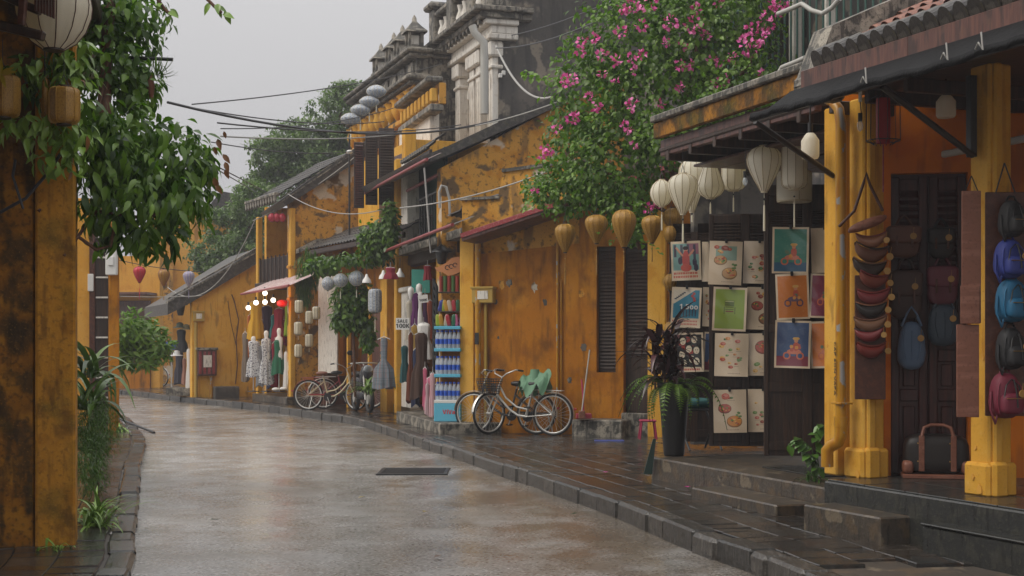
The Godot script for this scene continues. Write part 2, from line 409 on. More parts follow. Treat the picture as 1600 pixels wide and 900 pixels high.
	M.bark = mat(Color(0.05, 0.035, 0.025), 0.8, {"tex": t_wood, "tint": Color(1.6, 1.5, 1.4), "scale": 2.0})
	M.leaf = mat(Color(1, 1, 1), 0.32, {"vc": true, "back": Color(0.75, 0.9, 0.25)})
	M.petal = mat(Color(1, 1, 1), 0.6, {"vc": true, "back": Color(0.6, 0.2, 0.4)})
	M.cloth = mat(Color(1, 1, 1), 0.8, {"vc": true})
	M.black = mat(Color(0.014, 0.014, 0.015), 0.4)
	M.iron = mat(Color(0.02, 0.02, 0.022), 0.35)
	M.chrome = mat(Color(0.62, 0.61, 0.58), 0.35, {"metal": 0.6})
	M.rubber = mat(Color(0.012, 0.012, 0.013), 0.55)
	M.brass = mat(Color(0.5, 0.3, 0.08), 0.35, {"metal": 0.8})
	M.silk = mat(Color(0.9, 0.88, 0.8), 0.55, {"back": Color(1.0, 0.97, 0.87), "bump": b_grit, "bump_cm": 0.05, "scale": 3.0})
	M.silk2 = mat(Color(0.72, 0.67, 0.54), 0.6, {"back": Color(0.75, 0.7, 0.55), "bump": b_grit, "bump_cm": 0.05, "scale": 3.0})
	M.gold = mat(Color(0.33, 0.17, 0.022), 0.45, {"back": Color(0.4, 0.22, 0.03), "tex": stain(256, 256, Color(0.36, 0.19, 0.03), [[noise_bytes(90, 0.08, 256, 256), 0.5, 0.7, Color(0.2, 0.09, 0.012), 0.7], [noise_bytes(91, 0.15, 256, 256), 0.6, 0.8, Color(0.5, 0.32, 0.08), 0.6]]), "scale": 2.5})
	M.bluewhite = mat(Color(0.5, 0.54, 0.6), 0.5, {"back": Color(0.5, 0.54, 0.6), "tex": stain(256, 256, Color(0.55, 0.58, 0.62), [[noise_bytes(92, 0.07, 256, 256), 0.52, 0.6, Color(0.22, 0.27, 0.36), 0.75], [noise_bytes(93, 0.15, 256, 256), 0.6, 0.7, Color(0.3, 0.35, 0.42), 0.6]]), "scale": 1.4})
	M.paper = mat(Color(0.62, 0.52, 0.4), 0.55, {"coat": 0.5, "coat_rough": 0.12})
	M.whitepaint = mat(Color(0.7, 0.69, 0.66), 0.45)
	M.redtrim = mat(Color(0.3, 0.03, 0.035), 0.4, {"tex": stain(256, 256, Color(0.28, 0.035, 0.04), [[noise_bytes(94, 0.05, 256, 256), 0.55, 0.75, Color(0.4, 0.16, 0.15), 0.7], [noise_bytes(95, 0.1, 256, 256), 0.6, 0.8, Color(0.12, 0.02, 0.02), 0.6]]), "scale": 1.5})
	M.sheet = mat(Color(0.3, 0.3, 0.3), 0.4, {"tex": t_white, "scale": 0.8, "bump": b_grit, "bump_cm": 0.2})
	M.pinksheet = mat(Color(0.45, 0.3, 0.3), 0.45, {"tex": stain(256, 256, Color(0.5, 0.34, 0.33), [[noise_bytes(96, 0.04, 256, 256), 0.5, 0.7, Color(0.62, 0.56, 0.54), 0.8], [noise_bytes(97, 0.1, 256, 256), 0.6, 0.8, Color(0.25, 0.1, 0.1), 0.5]]), "scale": 1.0})
	M.green = mat(Color(0.03, 0.09, 0.07), 0.4)
	M.teal = mat(Color(0.04, 0.28, 0.22), 0.5)
	M.pipe = mat(Color(0.5, 0.24, 0.02), 0.3, {"tex": stain(256, 256, Color(0.46, 0.22, 0.012), [[noise_bytes(98, 0.03, 256, 256, 1, 4), 0.5, 0.7, Color(0.36, 0.13, 0.008), 0.7], [noise_bytes(99, 0.025, 256, 256, 1, 2), 0.76, 0.79, Color(0.3, 0.32, 0.33), 0.9]]), "scale": 1.0})
	M.greypvc = mat(Color(0.4, 0.39, 0.36), 0.4)
	M.cable = mat(Color(0.03, 0.03, 0.035), 0.5)
	M.palecable = mat(Color(0.34, 0.33, 0.31), 0.5)
	M.glass = mat(Color(0.75, 0.85, 0.95), 0.05, {"alpha": 0.3})
	M.blueplastic = mat(Color(0.12, 0.45, 0.62), 0.35)
	M.label = mat(Color(0.03, 0.1, 0.5), 0.35)
	M.meter = mat(Color(0.42, 0.27, 0.05), 0.5)
	M.moss_fabric = mat(Color(0.12, 0.25, 0.15), 0.6)
	M.orangewall = mat(Color(0.6, 0.16, 0.01), 0.55, {"spec": 0.22, "tex": stain(256, 256, Color(0.6, 0.17, 0.012), [[noise_bytes(100, 0.02, 256, 256), 0.5, 0.75, Color(0.5, 0.12, 0.008), 0.7], [noise_bytes(101, 0.06, 256, 256, 1, 8), 0.55, 0.8, Color(0.32, 0.1, 0.02), 0.6]]), "scale": 0.4, "bump": b_plaster, "bump_cm": 0.4})
func col(c: Color, rough := 0.6) -> StandardMaterial3D:
	var key := "c%s%s" % [c.to_html(), rough]
	if not M.has(key): M[key] = mat(c, rough)
	return M[key]

# ---------------------------------------------------------------- the street
var kerb_r := [Vector2(4.2, 6.0), Vector2(3.3, 0.5), Vector2(2.25, -6.0), Vector2(1.62, -9.6), Vector2(1.39, -10.4), Vector2(0.89, -12.8), Vector2(0.22, -15.4), Vector2(-0.32, -17.4), Vector2(-0.92, -19.8), Vector2(-1.5, -21.7), Vector2(-2.07, -24.0), Vector2(-3.1, -27.5), Vector2(-4.0, -29.4), Vector2(-6.2, -33.8), Vector2(-8.4, -37.5), Vector2(-10.4, -41.0), Vector2(-12.7, -45.0), Vector2(-20.0, -50.0), Vector2(-30.0, -53.0)]
var kerb_l := [Vector2(-0.4, 6.0), Vector2(-1.1, 1.0), Vector2(-2.0, -6.0), Vector2(-2.57, -9.5), Vector2(-2.95, -11.0), Vector2(-3.6, -13.6), Vector2(-4.56, -17.3), Vector2(-5.7, -21.9), Vector2(-6.8, -25.6), Vector2(-8.1, -29.6), Vector2(-12.5, -39.0), Vector2(-18.5, -45.5), Vector2(-30.0, -49.0)]

func resample(pl: Array, step: float) -> Array:
	var c := Curve2D.new()
	for i in pl.size():
		var d: Vector2 = (pl[mini(i + 1, pl.size() - 1)] - pl[maxi(i - 1, 0)]) * 0.5
		var len_in: float = pl[i].distance_to(pl[maxi(i - 1, 0)])
		var len_out: float = pl[i].distance_to(pl[mini(i + 1, pl.size() - 1)])
		var dn := d.normalized()
		c.add_point(pl[i], -dn * len_in * 0.3, dn * len_out * 0.3)
	var out := []
	var total := c.get_baked_length()
	var k := 0.0
	while k < total:
		out.append(c.sample_baked(k, true)); k += step
	return out
func x_on(pl: Array, z: float) -> float:
	for i in pl.size() - 1:
		if z <= pl[i].y and z >= pl[i + 1].y:
			return lerpf(pl[i].x, pl[i + 1].x, (pl[i].y - z) / (pl[i].y - pl[i + 1].y))
	return pl[-1].x
func normals_of(pl: Array, side: float) -> Array:
	var out := []
	for i in pl.size():
		var d: Vector2 = (pl[mini(i + 1, pl.size() - 1)] - pl[maxi(i - 1, 0)]).normalized()
		out.append(Vector2(-d.y, d.x) * side)
	return out
func v3(p: Vector2, y: float) -> Vector3:
	return Vector3(p.x, y, p.y)

func build_street(covered: Callable) -> void:
	var g := setting("ground")
	var gb := MB.new()
	gb.face([Vector3(-300, -0.06, 40), Vector3(300, -0.06, 40), Vector3(300, -0.06, -400), Vector3(-300, -0.06, -400)], Vector3.UP)
	obj("ground_sheet", gb, M.ground, g)
	var road := setting("road")
	var fn := FastNoiseLite.new()
	fn.seed = 9; fn.frequency = 0.35
	var P := []
	var z := 5.0
	while z > -50.0:
		var row := []
		for k in 49:
			var x := lerpf(x_on(kerb_l, z) - 0.1, x_on(kerb_r, z) + 0.1, k / 48.0)
			row.append(Vector3(x, fn.get_noise_2d(x, z) * 0.014, z))
		P.append(row)
		z -= 0.12
	var rb := MB.new()
	rb.grid(P, false, 1.0)
	if rb.n[0].y < 0:
		rb = MB.new(); rb.grid(P, false, -1.0)
	# brown silt washed along the gutter and into hollows of the road
	var pn := FastNoiseLite.new()
	pn.seed = 44; pn.frequency = 0.5
	rb.has_color = true
	rb.c.resize(rb.v.size())
	for i in rb.v.size():
		var p := rb.v[i]
		var d := x_on(kerb_r, p.z) - p.x
		var nz := pn.get_noise_2d(p.x * 1.1, p.z * 0.9)
		var nf := pn.get_noise_2d(p.x * 6.0 + 40.0, p.z * 4.0)
		var a := smoothstep(0.0, 0.7, 0.7 - d * 0.5 + nz + 0.45 * nf)
		var b := smoothstep(0.16, 0.4, pn.get_noise_2d(p.x * 0.9 + 90.0, p.z * 0.55) + 0.2 * nf)
		rb.c[i] = Color(1, 1, 1).lerp(Color(0.7, 0.67, 0.62), b * 0.6).lerp(Color(0.42, 0.33, 0.23), a * 0.75)
	obj("road_surface", rb, M.road, road)
	for side in [1.0, -1.0]:
		var pl: Array = kerb_r if side > 0 else kerb_l
		var step := 0.46
		var pts := resample(pl, step)
		var nn := normals_of(pts, 1.0 if side > 0 else -1.0)
		var pv := setting("pavement")
		var depth := 9.0 if side > 0 else 3.2
		var lv := 0.0 if side > 0 else -0.085
		var bed := []
		for i in pts.size():
			bed.append([v3(pts[i] + nn[i] * 0.1, 0.125 + lv), v3(pts[i] + nn[i] * depth, 0.125 + lv)])
		var bb := MB.new()
		bb.grid(bed, false, 1.0)
		if bb.n[0].y < 0:
			bb = MB.new(); bb.grid(bed, false, -1.0)
		obj("pavement_bed", bb, M.ground, pv)
		# kerb stones of uneven length, some sunken or tilted
		var kpts := resample(pl, 0.1)
		var i := 0
		while i < kpts.size() - 9:
			var len_k := 4 + rng.randi() % 5
			var a := v3(kpts[i], 0)
			var b := v3(kpts[i + len_k], 0)
			if a.z < 2.0:
				var k := MB.new()
				var d := b - a
				var dn := d.normalized()
				var n3 := dn.cross(Vector3.UP) * (-1.0 if side > 0 else 1.0)
				if n3.dot(v3(nn[clampi(i / 5, 0, nn.size() - 1)], 0)) < 0.0: n3 = -n3
				var xf := Transform3D(Basis(dn, Vector3.UP, dn.cross(Vector3.UP)).rotated(dn, rnd(-0.035, 0.035)), (a + b) * 0.5 + n3 * (0.1 + rnd(-0.012, 0.012)) + Vector3(0, rnd(-0.014, 0.006) + lv, 0))
				k.box(Vector3(0, 0.035, 0), Vector3(d.length() - rnd(0.006, 0.02), 0.25, 0.2), rnd(0.012, 0.032))
				obj("kerb_stone", k, M.kerbs[rng.randi() % 3] if side > 0 else M.slabs[rng.randi() % 4], pv, xf)
			i += len_k
		# paving slabs
		var rest := MB.new()
		var made := 0
		var rows := 18 if side > 0 else 4
		pts = resample(pl, 0.34)
		nn = normals_of(pts, 1.0 if side > 0 else -1.0)
		for r in rows:
			for q in pts.size() - 1:
				var o0 := 0.215 + r * 0.32
				var o1 := o0 + 0.312
				var c2: Vector2 = (pts[q] + pts[q + 1]) * 0.5 + (nn[q] + nn[q + 1]) * 0.5 * (o0 + 0.15)
				if c2.y > -6.0 or covered.call(c2):
					continue
				var shift := 0.17 if r % 2 else 0.0
				var dq: Vector2 = (pts[q + 1] - pts[q])
				var e: Vector2 = dq.normalized()
				var p0: Vector2 = pts[q] + e * (shift + 0.085 * sin(q * 12.9898 + r * 78.2))
				var p1: Vector2 = pts[q + 1] + e * (shift + 0.085 * sin((q + 1) * 12.9898 + r * 78.2) - 0.01)
				var hh := 0.15 + lv + rnd(-0.002, 0.002)
				var t0 := rnd(-0.005, 0.005)
				var t1 := rnd(-0.005, 0.005)
				var top := [v3(p0 + nn[q] * o0, hh + t0), v3(p1 + nn[q + 1] * o0, hh + t1), v3(p1 + nn[q + 1] * o1, hh - t0), v3(p0 + nn[q] * o1, hh - t1)]
				var near := c2.y > (-18.5 if side > 0 else -20.0) and made < 300
				var b2 := MB.new() if near else rest
				var ctr: Vector3 = (top[0] + top[2]) * 0.5
				var inner := []
				for w in top:
					inner.append(w.lerp(ctr, 0.035))
				var low := []
				for w in top:
					low.append(w - Vector3(0, 0.007, 0))
				b2.face(inner, Vector3.UP)
				for w in 4:
					var x2 := (w + 1) % 4
					b2.face([inner[w], inner[x2], low[x2], low[w]], (low[w] + low[x2]) * 0.5 - ctr + Vector3.UP * 0.1)
					b2.face([low[w], low[x2], low[x2] - Vector3(0, 0.03, 0), low[w] - Vector3(0, 0.03, 0)], (low[w] + low[x2]) * 0.5 - ctr)
				if near:
					obj("slab", b2, M.slabs[rng.randi() % 4], pv)
					made += 1
		if rest.v.size():
			var ro := obj("far_slabs", rest, M.slabs[0], pv)
			ro.set_meta("kind", "stuff")
	# drain grate in the road
	var dg := thing("drain_grate", "rectangular iron drain grate sunk in the wet road", "drain", Vector3(-1.2, 0.0, -17.25))
	var fb := MB.new()
	for s in [-1.0, 1.0]:
		fb.box(Vector3(0, 0.008, s * 0.4), Vector3(0.86, 0.022, 0.05), 0.004)
		fb.box(Vector3(s * 0.4, 0.008, 0), Vector3(0.05, 0.022, 0.74), 0.004)
	obj("frame", fb, M.iron, dg)
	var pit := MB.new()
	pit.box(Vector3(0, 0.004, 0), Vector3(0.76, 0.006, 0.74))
	obj("pit", pit, M.black, dg)  # flat black plate stands in for the darkness of the hole
	for k in 7:
		boxp("bar", Vector3(-0.375, 0.008, -0.33 + k * 0.11 - 0.018), Vector3(0.375, 0.016, -0.33 + k * 0.11 + 0.018), M.iron, dg, 0.003)

# ---------------------------------------------------------------- helpers for houses
func louvre(parent: Node, a: Vector3, b: Vector3, m: Material, n := 14) -> MeshInstance3D:
	var k := MB.new()
	for i in n:
		var y := lerpf(a.y, b.y, (i + 0.5) / n)
		k.box(Vector3.ZERO, Vector3(b.x - a.x, (b.y - a.y) / n * 0.8, 0.008), 0.0, Transform3D(Basis(Vector3.RIGHT, -0.7), Vector3((a.x + b.x) * 0.5, y, b.z)))
	return obj("louvres", k, m, parent)
# roof sheet of half-round tile courses from the eave line a-b up by `rise` (a vector)
func tiles(parent: Node, a: Vector3, b: Vector3, rise: Vector3, m: Material, pitch := 0.2, amp := 0.035, called := "tiles") -> MeshInstance3D:
	var P := []
	var w := (b - a).length()
	var nc := int(w / pitch * 6.0) + 2
	var up := (b - a).cross(rise).normalized()
	if up.y < 0: up = -up
	var rows := int(rise.length() / 0.28) + 1
	for i in rows + 1:
		for e in ([0] if i == 0 or i == rows else [0, 1]):
			var row := []
			for j in nc:
				var u := j / float(nc - 1)
				row.append(a.lerp(b, u) + rise * (i / float(rows)) + up * (absf(sin(u * w / pitch * PI)) * amp + (0.0 if e == 0 else 0.022)))
			P.append(row)
	var k := MB.new()
	k.grid(P, false, 1.0)
	if k.n[0].y < 0:
		k = MB.new(); k.grid(P, false, -1.0)
	var o := obj(called, k, m, parent)
	o.set_meta("kind", "stuff")
	return o
func poly_px(f: Transform3D, px: Array, out := 0.0) -> Array:
	var r := []
	for p in px:
		var q := L(f, p[0], p[1], out)
		r.append(Vector2(q.x, q.y))
	return r
func rail(parent: Node, a: Vector3, b: Vector3, h: float, n: int, m: Material, called := "baluster") -> void:
	boxp("handrail", Vector3(minf(a.x, b.x), a.y + h - 0.04, a.z - 0.025), Vector3(maxf(a.x, b.x), a.y + h, a.z + 0.025), m, parent)
	for i in n:
		var p := a.lerp(b, (i + 0.5) / n)
		tubep(called, [p, p + Vector3(0, h - 0.04, 0)], 0.014, m, parent, 5)

# a patch where paint has flaked off: an irregular thin flake of other plaster
func chip(parent: Node, f: Transform3D, x: float, y: float, out: float, r: float, m: Material) -> void:
	var c := L(f, x, y, out)
	var b := MB.new()
	var poly := []
	for k in 13:
		var a := TAU * k / 13
		var q := r * rnd(0.55, 1.15)
		poly.append(Vector2(c.x + cos(a) * q, c.y + sin(a) * q * 1.3))
	b.slab(poly, out, out + 0.003)
	obj("flaked_patch", b, m, parent, Transform3D.IDENTITY if parent is Node3D and parent.transform == f else parent.transform.affine_inverse() * f)

# ---------------------------------------------------------------- H1: the bag shop
var A1: Transform3D
var E1: Transform3D
func build_bag_shop() -> void:
	A1 = fr(1340, 11.1, 21.5)
	var f := A1
	var h := thing("shop_house", "yellow pillared shop house with brown fascia and hanging leather bags", "house", f)
	var ul := L(f, 1287, 751, 0.34).x
	var ur := ul + 4.6
	boxp("plinth", Vector3(ul, -0.02, -2.4), Vector3(ur, 0.5, 0.34), M.plinth, h, 0.012)
	# floor tiles on the plinth
	for i in 5:
		for j in 3:
			boxp("floor_tile", Vector3(ul + 0.02 + i * 0.48, 0.5, 0.32 - j * 0.48 - 0.47), Vector3(ul + 0.02 + i * 0.48 + 0.47, 0.512 + rnd(0, 0.003), 0.32 - j * 0.48), M.plinth, h, 0.004)
	# piers with bases
	var pier := rbox("corner_pier", f, 1287, 168, 1307, 742, -0.35, 0.06, M.yellow, h, 0.012)
	for c in [[1326.0, 1349.0], [1515.0, 1545.0], [1735.0, 1775.0]]:
		var u0 := L(f, c[0], 500, 0.0).x
		var u1 := L(f, c[1], 500, 0.0).x
		var b := MB.new()
		b.span(Vector3(u0, 0.5, -0.2), Vector3(u1, 3.5, 0.0), 0.014)
		b.span(Vector3(u0 + 0.03, 0.5, -0.1), Vector3(u1 + 0.03, 3.5, -0.03), 0.012)
		var col_o := obj("column", b, M.yellow, h)
		var b2 := MB.new()
		b2.span(Vector3(u0 - 0.03, 0.5, -0.23), Vector3(u1 + 0.03, 0.74, 0.035), 0.022)
		b2.span(Vector3(u0, 0.5, -0.13), Vector3(u1 + 0.06, 0.75, 0.0), 0.022)
		obj("base", b2, M.yellow, col_o)
	# end wall of the porch, with a dark panelled door that faces down the street
	E1 = fr(1384, 11.35, 80.0)
	var e := E1
	var inv := f.affine_inverse() * e
	var x0 := L(e, 1392, 500).x
	var x1 := L(e, 1512, 500).x
	var xr := x1 + 2.2
	var dt := L(e, 1450, 270).y
	var wb := MB.new()
	for q in [[-0.35, x0, 0.5, 3.6], [x0, x1, dt, 3.6], [x1, xr, 0.5, 3.6]]:
		wb.box(Vector3((q[0] + q[1]) / 2, (q[2] + q[3]) / 2, -0.1), Vector3(q[1] - q[0], q[3] - q[2], 0.2), 0.0, inv)
	obj("end_wall", wb, M.orangewall, h)
	boxp("back_wall", Vector3(ul, 0.5, -2.4), Vector3(ur, 3.6, -2.3), M.orangewall, h)
	boxp("ceiling", Vector3(ul, 3.52, -2.3), Vector3(ur, 3.6, 0.2), M.darkwood, h)
	var door := MB.new()
	door.box(Vector3((x0 + x1) / 2, (0.5 + dt) / 2, -0.12), Vector3(x1 - x0, dt - 0.5, 0.04), 0.0)
	var dob := obj("door", door, M.redwood, h, inv)
	var dw := (x1 - x0) / 2.0
	for s in 2:
		var d0 := x0 + dw * s
		for q in [d0 + 0.004, d0 + dw - 0.074]:
			boxp("stile", Vector3(q, 0.52, -0.1), Vector3(q + 0.07, dt - 0.02, -0.065), M.redwood, dob)
		for y in [0.56, 1.1, 1.42, 2.0, dt - 0.14]:
			boxp("cross_rail", Vector3(d0 + 0.075, y, -0.1), Vector3(d0 + dw - 0.075, y + 0.1, -0.07), M.redwood, dob)
		for y in [[0.7, 1.06], [1.22, 1.4], [1.55, 1.97]]:
			boxp("panel", Vector3(d0 + 0.1, y[0], -0.1), Vector3(d0 + dw - 0.1, y[1], -0.082), M.redwood, dob, 0.012)
		louvre(dob, Vector3(d0 + 0.075, 2.1, -0.085), Vector3(d0 + dw - 0.075, dt - 0.14, -0.085), M.redwood, 12)
	boxp("lamp_rail", Vector3(ul + 0.4, 3.0, -0.5), Vector3(ur - 1.0, 3.05, -0.45), M.greypvc, h, 0.01)
	# roof: fascia, tile ends, tiles, verge
	var fo := 0.62
	var e0 := L(f, 1251, 108, fo)
	var e1 := L(f, 1251, 142, fo)
	var r1 := L(f, 1600, 2, fo)
	var ytop := (e0.y + r1.y) * 0.5
	var ybot := ytop - (e0.y - e1.y)
	print("H1 fascia y ", e0.y, " ", r1.y, " u ", e0.x, " ", r1.x, " plinth u ", ul)
	var fu := e0.x
	for k in 3:
		boxp("fascia_board", Vector3(fu + k * 1.3, ybot, fo - 0.03), Vector3(fu + k * 1.3 + 1.296, ytop, fo), M.fascia, h, 0.004)
	boxp("soffit", Vector3(fu, ybot + 0.02, -0.05), Vector3(fu + 3.9, ybot + 0.05, fo - 0.03), M.darkwood, h)
	var slope := Vector3(0, 1.15, -2.2)
	boxp("roof_deck", Vector3(fu, ybot + 0.06, -0.3), Vector3(fu + 3.9, ytop - 0.02, fo - 0.04), M.darkwood, h)
	tiles(h, Vector3(fu + 0.16, ytop + 0.02, fo - 0.02), Vector3(fu + 3.9, ytop + 0.02, fo - 0.02), slope, M.redtile, 0.145, 0.05, "red_tiles")
	var te := MB.new()
	var prof := []
	for k in 9:
		var a := PI * k / 8.0
		prof.append(Vector2(cos(a) * 0.066, 0.055 + sin(a) * 0.075))
	prof.append(Vector2(-0.066, 0.0)); prof.append(Vector2(0.066, 0.0))
	te.slab(prof, -0.22, 0.0)
	var tem := te.mesh()
	for k in 24:
		put("end_tile", tem, M.tile, h, Transform3D(Basis(Vector3.RIGHT, 0.42 + rnd(-0.03, 0.03)).rotated(Vector3.UP, rnd(-0.05, 0.05)), Vector3(fu + 0.22 + k * 0.147, ytop - 0.005, fo - 0.02)))
	# verge wall with coping at the roof's left end
	var vb := MB.new()
	for w in [[0.0, 0.07], [0.22, 0.2]]:
		pass
	var vxf := Transform3D(Basis(Vector3(0, 0, 1), Vector3(0, 1, 0), Vector3(-1, 0, 0)), Vector3(fu + 0.13, 0, 0))
	vb.slab([Vector2(fo - 0.02, ytop - 0.1), Vector2(fo - 0.2, ytop + 0.34), Vector2(-1.6, ytop + 1.25), Vector2(-1.6, ytop - 0.1)], 0.0, 0.26, vxf)
	obj("verge", vb, M.cement, h)
	var rr := MB.new()
	rr.span(Vector3(fu - 0.1, ytop + 1.02, -1.72), Vector3(fu + 3.9, ytop + 1.36, -1.45), 0.05)
	obj("ridge", rr, M.cement, h)
	boxp("eave_stone", Vector3(fu - 0.17, ytop - 0.2, 0.2), Vector3(fu - 0.004, ytop - 0.02, fo - 0.03), M.cement, h, 0.03)
	# black tarpaulin awning in front of the fascia, sagging between its ties
	var tb := MB.new()
	var P := []
	var t0 := L(f, 1172, 186, 1.0)
	var t1 := L(f, 1600, 66, 1.0)
	var ty := (t0.y + t1.y) * 0.5
	print("H1 tarp y ", t0.y, " ", t1.y, " u ", t0.x)
	for i in 5:
		var row := []
		for j in 60:
			var u := lerpf(t0.x, t0.x + 4.6, j / 59.0)
			var sag := 0.008 * sin(u * 5.0) + 0.006 * sin(u * 17.0 + 1.0) + 0.004 * sin(u * 41.0)
			var p: Vector3 = [Vector3(u, ybot + 0.03, 0.64), Vector3(u, ty + 0.08 + sag * 0.5, 0.85), Vector3(u, ty + 0.035 + sag, 1.0), Vector3(u, ty - 0.02 + sag, 1.01), Vector3(u, ty + 0.0 + sag, 0.94)][i]
			row.append(p)
		P.append(row)
	tb.grid(P, false, 1.0)
	var tarp := thing("tarpaulin_awning", "black tarpaulin awning stretched below the brown fascia of the bag shop", "awning", f)
	obj("sheet", tb, M.tarp, tarp)
	for p in [[1200.0, 1172.0], [1523.0, 1520.0], [1760.0, 1757.0]]:
		pass
	tubep("front_pole", [Vector3(t0.x, ty, 0.98), Vector3(t0.x + 4.6, ty, 0.98)], 0.018, M.iron, tarp)
	# struts
	for s in [[1180.0, 190.0, 1302.0, 275.0], [1378.0, 135.0, 1520.0, 243.0]]:
		var a := L(f, s[0], s[1], 0.95)
		var b := L(f, s[2], s[3], 0.06)
		tubep("strut", [a, b], 0.022, M.iron, tarp)
	var pu := L(f, 1518, 200, 0.05).x
	boxp("bracket_post", Vector3(pu - 0.025, L(f, 1518, 245, 0.06).y, 0.025), Vector3(pu + 0.03, L(f, 1518, 118, 0.06).y, 0.08), M.iron, tarp, 0.004)
	for p in [[1470.0, 60.0], [1345.0, 120.0], [1524.0, 75.0]]:
		var q := L(f, p[0], p[1], 1.02)
		q.y = ty + 0.03
		tubep("tie", [q, q + Vector3(0.04, 0.03, 0.012), q + Vector3(0.08, -0.02, 0.012), q + Vector3(0.05, 0.09, 0.0)], 0.006, M.palecable, tarp, 5)
	rng.seed = 91
	for q in [[1296, 690, 0.06, 0.04], [1293, 540, 0.06, 0.02], [1300, 380, 0.06, 0.025], [1291, 300, 0.06, 0.02], [1298, 728, 0.06, 0.03]]:
		chip(h, f, q[0], q[1], q[2], q[3] * 0.6, M.pale)
	var cf := fr(1365, 11.0, 111.5)
	var hi := f.affine_inverse()
	for q in [[1340, 742, 0.04, 0.05], [1334, 690, 0.004, 0.02], [1530, 765, 0.04, 0.05], [1524, 700, 0.004, 0.025], [1520, 745, 0.04, 0.03], [1536, 560, 0.004, 0.02]]:
		chip(h, f, q[0], q[1], q[2], q[3] * 0.6, M.pale)
	# drainpipe
	var dp := thing("drainpipe", "yellow painted drainpipe with grey chipped patches on the bag shop's corner", "pipe", f)
	var du := L(f, 1314, 400, 0.12).x
	var yb := L(f, 1306, 690, 0.12).y
	var pts := []
	for k in 9:
		pts.append(Vector3(du, lerpf(3.3, yb + 0.1, k / 8.0), 0.12))
	tubep("pipe", [Vector3(du - 0.18, 3.52, 0.12), Vector3(du - 0.12, 3.5, 0.12), Vector3(du - 0.03, 3.42, 0.12)] + pts, 0.042, M.pipe, dp, 12)
	tubep("elbow", [Vector3(du, yb + 0.16, 0.12), Vector3(du, yb + 0.06, 0.12), Vector3(du - 0.02, yb + 0.0, 0.13), Vector3(du - 0.07, yb - 0.03, 0.16), Vector3(du - 0.1, yb - 0.07, 0.18), Vector3(du - 0.1, yb - 0.2, 0.18)], 0.05, M.pipe, dp, 12)
	tubep("collar", [Vector3(du, yb + 0.12, 0.12), Vector3(du, yb + 0.2, 0.12)], 0.054, M.pipe, dp, 12)
	boxp("clamp", Vector3(du - 0.06, yb + 0.3, 0.06), Vector3(du + 0.075, yb + 0.315, 0.175), M.pipe, dp, 0.002)
	var tm := TextMesh.new()
	tm.text = "CAP SON VAPA"
	var sf := SystemFont.new(); sf.font_names = ["Droid Sans"]; sf.font_weight = 700
	tm.font = sf
	tm.font_size = 16; tm.pixel_size = 0.0038; tm.depth = 0.002
	put("stencil", tm, M.black, dp, Transform3D(Basis(Vector3(0, 0, 1), -PI / 2).rotated(Vector3.UP, -0.35), Vector3(du - 0.014, L(f, 1312, 576, 0.16).y, 0.168)))
	# steps
	var st := thing("stone_step", "brown worn stone step block before the bag shop's plinth", "step", fr(1255, 10.7, 23.0))
	boxp("block", Vector3(0, 0.1, -0.34), Vector3(0.92, 0.345, 0), M.step, st, 0.012)
	var st2 := thing("stone_step", "dark grey step at the bag shop's plinth by the second column", "step", fr(1440, 9.57, 21.5))
	boxp("block", Vector3(0, 0.1, -0.4), Vector3(2.6, 0.33, 0), M.plinth, st2, 0.014)
	boxp("nosing", Vector3(0.0, 0.332, -0.4), Vector3(2.6, 0.346, 0.012), M.plinth, st2, 0.005)

